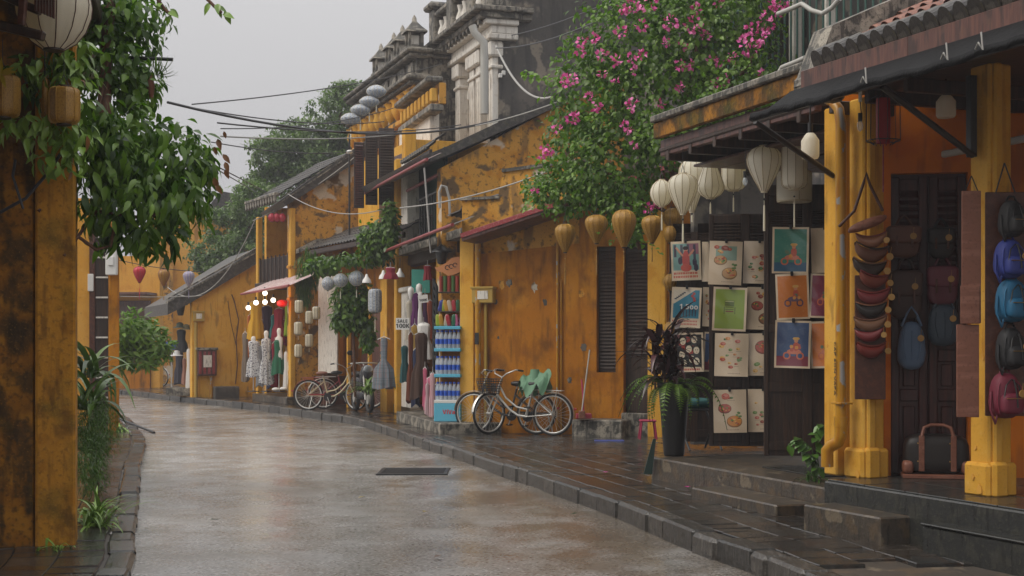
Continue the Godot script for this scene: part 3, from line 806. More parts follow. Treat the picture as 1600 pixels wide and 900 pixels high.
# ---------------------------------------------------------------- H2: the lantern and print shop
var AT: Transform3D
func build_print_shop() -> void:
	AT = fr(1017, 14.8, 19.2)
	var f := AT
	var t := thing("terrace", "low stained concrete terrace in front of the print and lantern shop", "terrace", f)
	boxp("slab", Vector3(0, 0.0, -3.0), Vector3(3.55, 0.38, 0), M.step, t, 0.015)
	var mt := boxp("door_mat", Vector3(1.55, 0.381, -0.95), Vector3(2.6, 0.392, -0.45), M.plinth, t, 0.003)
	var ls := thing("stone_step", "long low concrete step along the print shop's terrace", "step", f)
	boxp("block", Vector3(1.75, 0.1, 0.004), Vector3(3.3, 0.24, 0.4), M.step, ls, 0.012)
	var h := thing("shop_house", "dark fronted lantern shop with an orange edged roof", "house", f)
	boxp("wall", Vector3(0.7, 0.38, -2.35), Vector3(4.2, 3.7, -2.2), M.darkwood, h)
	boxp("wall", Vector3(-0.6, 0.1, -3.1), Vector3(0.8, 3.7, -2.95), M.darkwood, h)
	boxp("side_wall", Vector3(3.55, 0.38, -2.2), Vector3(3.7, 3.7, -0.25), M.darkwood, h)
	boxp("plinth_wall", Vector3(2.1, 0.38, -2.2), Vector3(3.5, 0.52, -1.3), M.cement, h, 0.02)
	boxp("kerb_block", Vector3(1.25, 0.38, -1.75), Vector3(1.95, 0.55, -1.4), M.stained, h, 0.03)
	boxp("beam", Vector3(-0.2, 3.35, -1.05), Vector3(3.7, 3.52, -0.9), M.darkwood, h)
	var e0 := L(f, 1044, 187, 0.25)
	var e1 := L(f, 1249, 98, 0.25)
	var e2 := L(f, 1100, 200, 0.25)
	var yt := (e0.y + e1.y) * 0.5
	print("H2 eave ", e0, e1, e2)
	boxp("fascia", Vector3(e0.x - 0.35, yt - 0.19, 0.19), Vector3(e1.x + 0.1, yt - 0.03, 0.25), M.leftwall, h, 0.01)  # orange edge in a darker plaster, its shade put into the colour
	boxp("coping", Vector3(e0.x - 0.35, yt - 0.03, 0.05), Vector3(e1.x + 0.1, yt + 0.035, 0.29), M.cement, h, 0.012)
	for k in 9:
		boxp("rafter", Vector3(e0.x - 0.2 + k * 0.5, yt - 0.42, -1.9), Vector3(e0.x - 0.14 + k * 0.5, yt - 0.32, 0.18), M.darkwood, h, 0.006)
	for k in 6:
		boxp("soffit_plank", Vector3(e0.x - 0.35, yt - 0.45, -0.2 - k * 0.3 - 0.29), Vector3(e1.x + 0.1, yt - 0.425, -0.2 - k * 0.3), M.fascia, h, 0.004)
	boxp("eave_plank", Vector3(e0.x - 0.35, yt - 0.36, 0.1), Vector3(e1.x + 0.1, yt - 0.2, 0.17), M.fascia, h, 0.006)
	boxp("roof_boards", Vector3(e0.x - 0.35, yt - 0.32, -2.4), Vector3(e1.x + 0.1, yt - 0.28, 0.19), M.darkwood, h)
	tiles(h, Vector3(e0.x - 0.35, yt + 0.0, 0.1), Vector3(e1.x + 0.1, yt + 0.0, 0.1), Vector3(0, 0.75, -2.4), M.tile, 0.2, 0.04)
	# upper terrace behind: green railing, pale post, dark wall
	var bal := thing("roof_balcony", "green railed roof balcony behind the bougainvillea", "balcony", f)
	var bw := L(f, 1190, 100, -2.6)
	var bz := L(f, 1330, 100, -2.6)
	boxp("floor", Vector3(bw.x - 1.5, bw.y - 0.5, -4.2), Vector3(bz.x + 1.8, bw.y - 0.35, -2.5), M.cement, bal)
	rail(bal, Vector3(bw.x - 1.3, bw.y - 0.35, -2.55), Vector3(bz.x + 1.6, bw.y - 0.35, -2.55), 1.15, 34, M.green)
	var pw := L(f, 1236, 70, -2.6)
	boxp("post", Vector3(pw.x - 0.06, bw.y - 0.35, -2.72), Vector3(pw.x + 0.06, bw.y + 2.2, -2.6), M.white, bal)
	boxp("post", Vector3(pw.x + 0.75, bw.y - 0.35, -2.72), Vector3(pw.x + 0.81, bw.y + 2.2, -2.6), M.white, bal)
	boxp("back_wall", Vector3(bw.x - 1.5, bw.y - 0.4, -4.3), Vector3(bz.x + 1.8, bw.y + 2.6, -4.15), M.mould, bal)
	boxp("side_wall", Vector3(bw.x - 1.62, 0.2, -4.2), Vector3(bw.x - 1.5, bw.y + 1.2, -2.4), M.mould, bal)
	boxp("canopy", Vector3(bw.x - 1.5, bw.y + 2.2, -4.2), Vector3(bz.x + 1.8, bw.y + 2.3, -2.0), M.green, bal)
	var hose := thing("white_cable", "thick white cable looping below the roof balcony's canopy", "cable")
	tubep("cord", [at(1215, 22, 14.8), at(1235, 14, 14.6), at(1253, 6, 14.4), at(1268, 16, 14.2), at(1285, 21, 14.1), at(1300, 12, 14.0), at(1312, -2, 13.9)], 0.025, M.greypvc, hose)
	var gp := thing("conduit", "bent grey conduit running over the lantern shop's roof edge", "pipe")
	tubep("tube", [at(1222, 155, 12.6), at(1217, 140, 12.6), at(1214, 118, 12.6), at(1222, 105, 12.6), at(1240, 98, 12.4), at(1258, 90, 12.2)], 0.022, M.greypvc, gp)

# tall dark door leaves that carry the prints; they stand open and face up the street
func door_leaf(label: String, x0: float, y0: float, x1: float, y1: float, z: float, louv: Array) -> Transform3D:
	var f := fr(x0, z, 84.0)
	var t := thing("door_leaf", label, "door leaf", f, "")
	var a := L(f, x0, y1, 0)
	var b := L(f, x1, y0, 0)
	b.y = L(f, (x0 + x1) * 0.5, y0, 0).y
	boxp("board", Vector3(a.x, a.y, -0.05), Vector3(b.x, b.y, -0.02), M.darkwood, t, 0.0)
	var n := 2
	var w := (b.x - a.x) / n
	for k in n + 1:
		boxp("stile", Vector3(clampf(a.x + k * w - 0.045, a.x, b.x), a.y, -0.02), Vector3(clampf(a.x + k * w + 0.045, a.x, b.x), b.y, 0.0), M.darkwood, t, 0.004)
	var ys := [a.y + 0.05, a.y + 0.62, a.y + 1.2, b.y - 0.1]
	for y in ys:
		for k in n:
			boxp("cross_rail", Vector3(a.x + k * w + 0.046, y, -0.02), Vector3(a.x + (k + 1) * w - 0.046, y + 0.09, -0.003), M.darkwood, t, 0.004)
	for k in n:
		louvre(t, Vector3(a.x + k * w + 0.05, L(f, x0, louv[1], 0).y, -0.012), Vector3(a.x + (k + 1) * w - 0.05, L(f, x0, louv[0], 0).y, -0.012), M.darkwood, 6)
	return f

# ---------------------------------------------------------------- H3: stained wall where the bicycles lean
var A3: Transform3D
func wall_with_openings(called: String, f: Transform3D, u0: float, u1: float, y0: float, y1: float, z0: float, z1: float, holes: Array, m: Material, parent: Node) -> void:
	# holes [ua, ub, ya, yb], left to right, not overlapping: pieces of wall round them are joined into one mesh
	var k := MB.new()
	var u := u0
	for h in holes:
		k.span(Vector3(u, y0, z0), Vector3(h[0], y1, z1))
		if h[2] > y0: k.span(Vector3(h[0], y0, z0), Vector3(h[1], h[2], z1))
		k.span(Vector3(h[0], h[3], z0), Vector3(h[1], y1, z1))
		u = h[1]
	k.span(Vector3(u, y0, z0), Vector3(u1, y1, z1))
	obj(called, k, m, parent)
func build_bike_house() -> void:
	A3 = fr(735, 22.9, 68)
	var f := A3
	var h := thing("yellow_house", "low rain stained ochre house behind the leaning bicycles", "house", f)
	var u0 := L(f, 722, 500).x
	var ue := L(f, 1048, 500).x
	var s0 := L(f, 932, 500); var s1 := L(f, 962, 500)
	var d0 := L(f, 974, 500); var d1 := L(f, 1012, 500)
	var sy0 := L(f, 945, 582).y; var sy1 := L(f, 945, 385).y
	var dy0 := L(f, 990, 645).y; var dy1 := L(f, 990, 380).y
	wall_with_openings("wall", f, u0, ue + 1.5, 0.1, 3.2, -0.25, 0.0, [[s0.x, s1.x, sy0, sy1], [d0.x, d1.x, dy0, dy1]], M.stained, h)
	var ub := MB.new()
	var w0 := L(f, 722, 372, 0.0); var w1 := L(f, 1060, 262, 0.0)
	ub.slab([Vector2(u0, 3.2), Vector2(ue + 1.5, 3.2), Vector2(ue + 1.5, w1.y), Vector2(w1.x, w1.y), Vector2(u0, w0.y)], -0.25, 0.0)
	obj("upper_wall", ub, M.stained, h)
	boxp("corner_pilaster", Vector3(u0 - 0.02, 0.1, -0.27), Vector3(L(f, 742, 500).x, 3.3, 0.05), M.yellow, h, 0.012)
	var sh := boxp("shutter", Vector3(s0.x, sy0, -0.14), Vector3(s1.x, sy1, -0.1), M.darkwood, h)
	louvre(sh, Vector3(s0.x + 0.03, sy0 + 0.05, -0.09), Vector3(s1.x - 0.03, sy1 - 0.05, -0.09), M.darkwood, 34)
	var dr := boxp("door", Vector3(d0.x, dy0, -0.16), Vector3(d1.x, dy1, -0.12), M.darkwood, h)
	louvre(dr, Vector3(d0.x + 0.04, dy0 + 0.9, -0.11), Vector3(d1.x - 0.04, dy1 - 0.05, -0.11), M.darkwood, 30)
	boxp("threshold", Vector3(d0.x - 0.02, 0.1, -0.2), Vector3(d1.x + 0.1, dy0, 0.06), M.cement, h, 0.015)
	boxp("pilaster", Vector3(L(f, 1014, 500).x, 0.1, -0.1), Vector3(L(f, 1042, 500).x, 4.0, 0.08), M.yellow, h, 0.012)
	rng.seed = 92
	for k in 14:
		chip(h, f, rnd(760, 925), rnd(420, 660), 0.001, rnd(0.02, 0.07), [M.cement, M.old, M.mould][k % 3])
	# lean-to roof with red edge: rises to the right
	var a := L(f, 720, 372, 0.7)
	var b := L(f, 1060, 258, 0.7)
	var rb := MB.new()
	var P := []
	for i in 3:
		var row := []
		for j in 41:
			var t := j / 40.0
			var p := a.lerp(b, t)
			p.z = [0.71, 0.3, -0.1][i]
			p.y += [0.0, 0.1, 0.22][i] + (0.012 * absf(sin(t * 90.0)))
			row.append(p)
		P.append(row)
	rb.grid(P, false, 1.0)
	obj("awning_sheet", rb, M.mould, h)
	var ed := MB.new()
	var dir := (b - a).normalized()
	ed.box(Vector3(a.distance_to(b) * 0.5, -0.02, 0), Vector3(a.distance_to(b), 0.075, 0.025), 0.005, Transform3D(Basis(dir, Vector3(-dir.y, dir.x, 0), Vector3(0, 0, 1)), a + Vector3(0, 0.05, 0.02)))
	obj("red_edge", ed, M.redtrim, h)
	var un := MB.new()
	un.box(Vector3(a.distance_to(b) * 0.5, -0.06, -0.32), Vector3(a.distance_to(b), 0.06, 0.66), 0.01, Transform3D(Basis(dir, Vector3(-dir.y, dir.x, 0), Vector3(0, 0, 1)), a + Vector3(0, 0.03, 0.0)))
	obj("eave_board", un, M.fascia, h)
	# parapets above
	var g := f.translated_local(Vector3(0, 0, -0.05))
	var pb := MB.new()
	pb.slab(poly_px(f, [[722, 312], [778, 309], [786, 268], [905, 252], [905, 380], [722, 400]], 0.02), -0.32, 0.02)
	obj("parapet", pb, M.old, h)
	var cp := MB.new()
	cp.slab(poly_px(f, [[718, 313], [780, 310], [780, 306], [718, 309]], 0.05), -0.36, 0.06)
	cp.slab(poly_px(f, [[784, 269], [905, 253], [905, 248], [784, 264]], 0.05), -0.36, 0.06)
	obj("coping", cp, M.mossy, h)
	# dark roof behind the parapet, up to the next gable
	var r0 := L(f, 700, 338, -0.4); var r1 := L(f, 900, 258, -0.4)
	tiles(h, Vector3(r0.x, r0.y, -0.35), Vector3(r0.x, r0.y, -1.2), Vector3(r1.x - r0.x, r1.y - r0.y, 0), M.tile, 0.2, 0.04)
	# step, pipes, meter
	boxp("step", Vector3(L(f, 893, 660, 0.5).x, 0.1, 0.003), Vector3(L(f, 972, 660, 0.5).x, L(f, 930, 656, 0.5).y, 0.5), M.cement, h, 0.02)
	var pp := thing("drainpipe", "yellow painted drainpipe on the stained ochre wall's corner pilaster", "pipe", f)
	var pu := L(f, 747, 500, 0.1).x
	tubep("pipe", [Vector3(pu, 3.2, 0.1), Vector3(pu, 1.6, 0.1), Vector3(pu, 0.15, 0.1)], 0.05, M.pipe, pp, 10)
	for y in [0.9, 2.2]:
		tubep("collar", [Vector3(pu, y, 0.1), Vector3(pu, y + 0.07, 0.1)], 0.058, M.pipe, pp, 10)
	boxp("notice", Vector3(pu - 0.035, L(f, 747, 538).y, 0.15), Vector3(pu + 0.035, L(f, 747, 520).y, 0.156), M.black, pp, 0.0)
	var pq := thing("wall_pipe", "thin ochre pipe running down the middle of the stained wall", "pipe", f)
	var qu := L(f, 871, 500, 0.04).x
	tubep("pipe", [Vector3(qu, 3.4, 0.04), Vector3(qu, 0.15, 0.04)], 0.022, M.pipe, pq, 8)
	tubep("second_pipe", [Vector3(qu + 0.06, 2.6, 0.03), Vector3(qu + 0.06, 0.15, 0.03)], 0.012, M.pipe, pq, 6)
	meter_box("yellow meter box with grey dial on the stained ochre wall", f, 742, 450, 775, 474, 0.14)
	tubep("conduit", [L(f, 759, 474, 0.05), Vector3(L(f, 759, 474, 0.05).x, 0.2, 0.05)], 0.03, M.meter, h)

func meter_box(label: String, f: Transform3D, x0: float, y0: float, x1: float, y1: float, d: float) -> void:
	var c := L(f, (x0 + x1) / 2.0, (y0 + y1) / 2.0, 0)
	var w := absf(L(f, x1, y0).x - L(f, x0, y0).x)
	var hh := absf(L(f, x1, y0).y - L(f, x1, y1).y)
	var t := thing("meter_box", label, "meter box", f * Transform3D(Basis.IDENTITY, c))
	boxp("case", Vector3(-w / 2, -hh / 2, 0), Vector3(w / 2, hh / 2, d), M.meter, t, 0.012)
	boxp("lid", Vector3(-w / 2 - 0.015, hh / 2 - 0.02, 0), Vector3(w / 2 + 0.015, hh / 2 + 0.02, d + 0.02), M.meter, t, 0.008)
	boxp("dial", Vector3(-w * 0.25, -hh * 0.25, d), Vector3(w * 0.28, hh * 0.3, d + 0.008), M.sheet, t, 0.003)

# ---------------------------------------------------------------- H4: scarf and drinks shop with balcony
var A4: Transform3D
var G4: Transform3D
func build_scarf_shop() -> void:
	A4 = fr(722, 23.6, 16.0)
	var f := A4
	var h := thing("shop_house", "two storey shop house with red edged awnings and a green balcony door", "house", f)
	var ul := L(f, 617, 300).x
	var sp := thing("stone_step", "pale worn concrete step before the scarf and drinks shop", "step", fr(688, 22.3, 14.0))
	boxp("block", Vector3(-4.3, 0.1, -1.0), Vector3(0, 0.315, 0), M.cement, sp, 0.015)
	boxp("floor", Vector3(ul - 2.2, 0.05, -3.5), Vector3(0.3, 0.31, -0.1), M.step, h)
	boxp("back_wall", Vector3(ul - 2.2, 0.3, -2.2), Vector3(0.2, 3.4, -2.05), M.stained, h)
	boxp("side_wall", Vector3(0.05, 0.3, -3.5), Vector3(0.2, 3.4, -0.3), M.stained, h)
	boxp("shelf_post", Vector3(L(f, 682, 500, -0.3).x - 0.05, 0.3, -0.4), Vector3(L(f, 682, 500, -0.3).x + 0.05, 3.3, -0.3), M.yellow, h)
	# ground floor columns
	boxp("column", Vector3(ul - 0.1, 0.15, -0.3), Vector3(ul + 0.15, 5.4, 0.0), M.yellow, h, 0.012)
	boxp("white_pilaster", Vector3(L(f, 627, 450, -0.1).x, 0.2, -0.3), Vector3(L(f, 641, 450, -0.1).x, L(f, 634, 455).y, -0.1), M.white, h, 0.012)
	boxp("capital", Vector3(L(f, 623, 450, -0.1).x, L(f, 634, 455).y, -0.34), Vector3(L(f, 644, 450, -0.1).x, L(f, 634, 447).y, -0.04), M.white, h, 0.02)
	boxp("lintel", Vector3(ul - 2.2, 3.2, -0.5), Vector3(0.2, 3.55, -0.25), M.darkwood, h)
	boxp("floor_slab", Vector3(ul, 3.4, -3.4), Vector3(0.15, 3.55, -0.05), M.cement, h)
	# balcony storey
	boxp("white_wall", Vector3(L(f, 626, 300, -0.1).x, 3.55, -0.35), Vector3(L(f, 636, 300, -0.1).x, 5.3, -0.1), M.white, h, 0.01)
	boxp("green_door", Vector3(L(f, 636, 300, -0.5).x, 3.55, -0.62), Vector3(L(f, 690, 300, -0.5).x, 5.4, -0.55), M.green, h)
	boxp("column", Vector3(L(f, 682, 350).x, 3.5, -0.25), Vector3(L(f, 690, 350).x + 0.05, L(f, 686, 292).y, 0.0), M.yellow, h, 0.01)
	rail(h, Vector3(L(f, 648, 380).x, 3.6, -0.08), Vector3(L(f, 683, 380).x, 3.6, -0.08), 0.78, 9, M.iron)
	# upper awning: red edge running down to the street
	awning(h, f, [[668, 249], [566, 304]], 0.25, 0.5, M.fascia, M.redtrim, 0.02, 0.12)
	boxp("awning_bar", Vector3(L(f, 634, 292).x, L(f, 650, 292).y, -0.06), Vector3(L(f, 688, 292).x, L(f, 650, 292).y + 0.05, 0.0), M.redtrim, h)
	# lower awning
	awning(h, f, [[708, 351], [620, 385], [562, 410]], 0.15, 0.5, M.mould, M.redtrim, 0.02, 0.14)
	# tiled eave in front of the upper storey
	var e0 := L(f, 628, 262, 0.25); var e1 := L(f, 668, 228, 0.25)
	tiles(h, Vector3(e0.x, (e0.y + e1.y) * 0.5, 0.25), Vector3(e1.x, (e0.y + e1.y) * 0.5, 0.25), Vector3(0, 0.28, -0.35), M.tile, 0.2, 0.045)
	var ey := (e0.y + e1.y) * 0.5
	for k in int((e1.x - e0.x) / 0.2):
		var c := MB.new()
		var pr := []
		for q in 7:
			var an := PI * q / 6.0
			pr.append(Vector2(cos(an) * 0.08, sin(an) * 0.07))
		c.slab(pr, -0.06, 0.04)
		obj("end_tile", c, M.cement, h, Vector3(e0.x + 0.1 + k * 0.2, ey + 0.02, 0.25))
	boxp("eave_board", Vector3(e0.x, ey - 0.1, 0.16), Vector3(e1.x, ey, 0.22), M.darkwood, h)
	# gable that faces up the street
	G4 = fr(692, 24.9, 108.0)
	var gh := MB.new()
	gh.slab(poly_px(G4, [[690, 262], [870, 166], [1010, 100], [1010, 470], [690, 470]]), -0.3, 0.0, f.affine_inverse() * G4)
	obj("gable_wall", gh, M.old, h)
	var rv := MB.new()
	rv.slab(poly_px(G4, [[655, 246], [700, 228], [870, 148], [1010, 82], [1010, 100], [870, 167], [706, 240], [664, 256]], 0.15), -4.8, 0.15, f.affine_inverse() * G4)
	obj("roof", rv, M.tile, h)
	boxp("back_infill", Vector3(ul, 3.4, -3.6), Vector3(0.2, 6.6, -3.45), M.mould, h)
	# white wall and bracketed cornice above the eave
	boxp("upper_wall", Vector3(L(f, 624, 210, -0.9).x, 5.2, -1.1), Vector3(L(f, 672, 210, -0.9).x, L(f, 650, 188, -0.9).y, -0.9), M.white, h)
	var cy := L(f, 650, 186, -0.7).y
	var cx0 := L(f, 618, 180, -0.7).x; var cx1 := L(f, 668, 165, -0.7).x
	boxp("cornice", Vector3(cx0, cy, -1.05), Vector3(cx1, cy + 0.16, -0.75), M.mossy, h, 0.03)
	boxp("frieze", Vector3(cx0, cy + 0.16, -1.1), Vector3(cx1, cy + 0.6, -0.95), M.old, h)
	for k in 9:
		boxp("bracket", Vector3(cx0 + 0.1 + k * (cx1 - cx0 - 0.3) / 8.0, cy + 0.2, -0.95), Vector3(cx0 + 0.22 + k * (cx1 - cx0 - 0.3) / 8.0, cy + 0.5, -0.78), M.yellow, h, 0.03)
	boxp("top_cornice", Vector3(cx0 - 0.1, cy + 0.6, -1.05), Vector3(cx1, cy + 0.74, -0.68), M.mossy, h, 0.04)

# sheet awning whose front edge passes through surveyed points at `out1`
func awning(parent: Node, f: Transform3D, px: Array, out0: float, out1: float, sheet: Material, edge: Material, amp := 0.02, rise := 0.35) -> void:
	var P := []
	var pts := []
	for p in px: pts.append(L(f, p[0], p[1], out1))
	var front := []
	var n := 44
	for j in n:
		var t := j / float(n - 1) * (pts.size() - 1)
		var k := mini(int(t), pts.size() - 2)
		front.append(pts[k].lerp(pts[k + 1], t - k))
	for i in 4:
		var row := []
		for j in n:
			var p: Vector3 = front[j]
			var q := i / 3.0
			row.append(Vector3(p.x, p.y + q * rise + absf(sin(j * 1.4)) * amp, lerpf(out1, out0, q)))
		P.append(row)
	var b := MB.new()
	b.grid(P, false, 1.0)
	obj("awning", b, sheet, parent)
	var e := MB.new()
	var ep := []
	for j in range(0, n, 3): ep.append(front[j] + Vector3(0, 0.0, 0.01))
	e.tube(ep, 0.032, 5)
	obj("awning_edge", e, edge, parent)

# ---------------------------------------------------------------- H5: white colonial front with mouldy side wall
func build_colonial() -> void:
	var f := fr(765, 30.0, 18.0)
	var g := fr(765, 30.0, 108.0)
	var h := thing("colonial_house", "old white pilastered house front with blackened parapet and mouldy side wall", "house", f)
	var ul := -4.6
	var ytop := L(f, 765, 62).y
	print("H5 entablature y ", ytop, " ", L(f, 680, 108).y)
	boxp("front_wall", Vector3(ul, 0.1, -0.6), Vector3(-0.05, ytop, -0.3), M.white, h)
	boxp("side_wall", Vector3(-0.25, 0.1, -9.0), Vector3(0.0, ytop + 2.4, -0.2), M.mould, h)
	boxp("back_mass", Vector3(ul, 0.1, -9.0), Vector3(-0.3, ytop + 0.3, -8.6), M.mould, h)
	boxp("flat_roof", Vector3(ul, ytop, -8.6), Vector3(-0.26, ytop + 0.2, -0.3), M.mould, h)
	# pilasters
	var cols := [-4.3, -3.75, -2.75, -1.6, -1.1, -0.2]
	for u in cols:
		var w := 0.34
		var p := boxp("pilaster", Vector3(u - w / 2, 1.0, -0.3), Vector3(u + w / 2, ytop - 0.35, -0.06), M.white, h, 0.02)
		boxp("capital", Vector3(u - w / 2 - 0.08, ytop - 0.35, -0.3), Vector3(u + w / 2 + 0.08, ytop - 0.02, 0.02), M.white, p, 0.04)
		boxp("necking", Vector3(u - w / 2 - 0.05, ytop - 0.6, -0.3), Vector3(u + w / 2 + 0.05, ytop - 0.52, -0.02), M.white, p, 0.02)
		for k in [-0.08, 0.08]:
			boxp("flute", Vector3(u + k - 0.02, 1.2, -0.06), Vector3(u + k + 0.02, ytop - 0.7, -0.045), M.white, p, 0.008)
	# arched niches
	for u in [-3.25, -2.18, -0.66]:
		var a := MB.new()
		var pr := []
		for k in 11:
			var an := PI * k / 10.0
			pr.append(Vector2(cos(an) * 0.27, ytop - 0.85 + sin(an) * 0.27))
		pr.append(Vector2(-0.27, 2.2)); pr.append(Vector2(0.27, 2.2))
		a.slab(pr, -0.3, -0.292, Transform3D(Basis.IDENTITY, Vector3(u, 0, 0)))
		obj("niche", a, M.mossy, h)
		var ar := MB.new()
		var pts := []
		for k in 11:
			var an := PI * k / 10.0
			pts.append(Vector3(u + cos(an) * 0.3, ytop - 0.85 + sin(an) * 0.3, -0.27))
		ar.tube(pts, 0.05, 6)
		obj("arch", ar, M.white, h)
	# entablature: stepped mouldings, dentils
	var lay := [[0.0, 0.12, 0.06, "white"], [0.12, 0.3, 0.0, "white"], [0.3, 0.42, 0.14, "white"], [0.42, 0.55, 0.26, "mossy"], [0.55, 0.66, 0.42, "mossy"]]
	for l in lay:
		boxp("moulding", Vector3(ul, ytop + l[0], -0.6), Vector3(0.12 + l[2] * 0.6, ytop + l[1], l[2]), M[l[3]], h, 0.02)
	for k in 16:
		boxp("dentil", Vector3(ul + 0.1 + k * 0.29, ytop + 0.32, 0.14), Vector3(ul + 0.22 + k * 0.29, ytop + 0.42, 0.24), M.mossy, h, 0.01)
	# parapet with posts and baluster panels
	boxp("parapet", Vector3(ul, ytop + 0.66, -0.4), Vector3(0.05, ytop + 1.4, -0.1), M.mossy, h, 0.02)
	for u in [-4.45, -2.85, -1.2, -0.05]:
		var p := boxp("parapet_post", Vector3(u - 0.22, ytop + 0.66, -0.45), Vector3(u + 0.22, ytop + 1.62, 0.12), M.mossy, h, 0.03)
		boxp("cap", Vector3(u - 0.32, ytop + 1.62, -0.5), Vector3(u + 0.32, ytop + 1.78, 0.24), M.mossy, p, 0.05)
	for k in 10:
		var u := ul + 0.55 + k * 0.4
		var b := MB.new()
		b.lathe([Vector2(0.04, 0), Vector2(0.1, 0.12), Vector2(0.12, 0.25), Vector2(0.06, 0.42), Vector2(0.09, 0.55)], 8, Transform3D(Basis.IDENTITY, Vector3(u, ytop + 0.75, -0.06)))
		obj("baluster", b, M.white, h)
	boxp("parapet_rail", Vector3(ul - 0.1, ytop + 1.4, -0.46), Vector3(0.1, ytop + 1.54, 0.1), M.mossy, h, 0.04)
	for k in 7:
		var u := ul + 0.3 + k * 0.68
		var b := MB.new()
		b.blob(Vector3(u, ytop + 1.62, -0.15), Vector3(rnd(0.1, 0.22), rnd(0.08, 0.2), 0.12), 2.2, 0.4, 8, Transform3D.IDENTITY, 0.2)
		obj("broken_stucco", b, M.mossy, h)
	# raking cornice along the top of the side wall
	for l in [[0.0, 0.18, 0.22], [0.18, 0.3, 0.34]]:
		boxp("side_cornice", Vector3(0.003, ytop + 1.62 + l[0], -9.0), Vector3(l[2], ytop + 1.62 + l[1], 0.1), M.mossy, h, 0.03)
	for l in [[0.42, 0.55, 0.2], [0.55, 0.66, 0.34]]:
		boxp("side_moulding", Vector3(0.003, ytop + l[0], -0.9), Vector3(l[2], ytop + l[1], -0.61), M.mossy, h, 0.02)
	# pipes and lamps on the side wall
	var p1 := thing("drainpipe", "pale drainpipe bending down the white pilastered house's corner", "pipe")
	tubep("pipe", [at(738, 40, 29.5), at(742, 52, 29.5), at(756, 66, 29.5), at(757, 90, 29.5), at(757, 178, 29.5)], 0.085, M.greypvc, p1, 8)
	var p2 := thing("vent_pipe", "stout pale pipe standing before the white pilasters", "pipe")
	tubep("pipe", [at(675, 212, 31), at(675, 150, 31), at(675, 130, 31)], 0.09, M.greypvc, p2, 8)
	tubep("cap", [at(674, 133, 31), at(676, 127, 31), at(681, 126, 31)], 0.1, M.greypvc, p2, 8)
	var sb := thing("switch_box", "pair of small white boxes fixed to the mouldy side wall", "box", g)
	rbox("case", g, 780, 114, 785, 121, 0.0, 0.08, M.whitepaint, sb)
	rbox("case", g, 785, 110, 790, 117, 0.0, 0.08, M.whitepaint, sb)

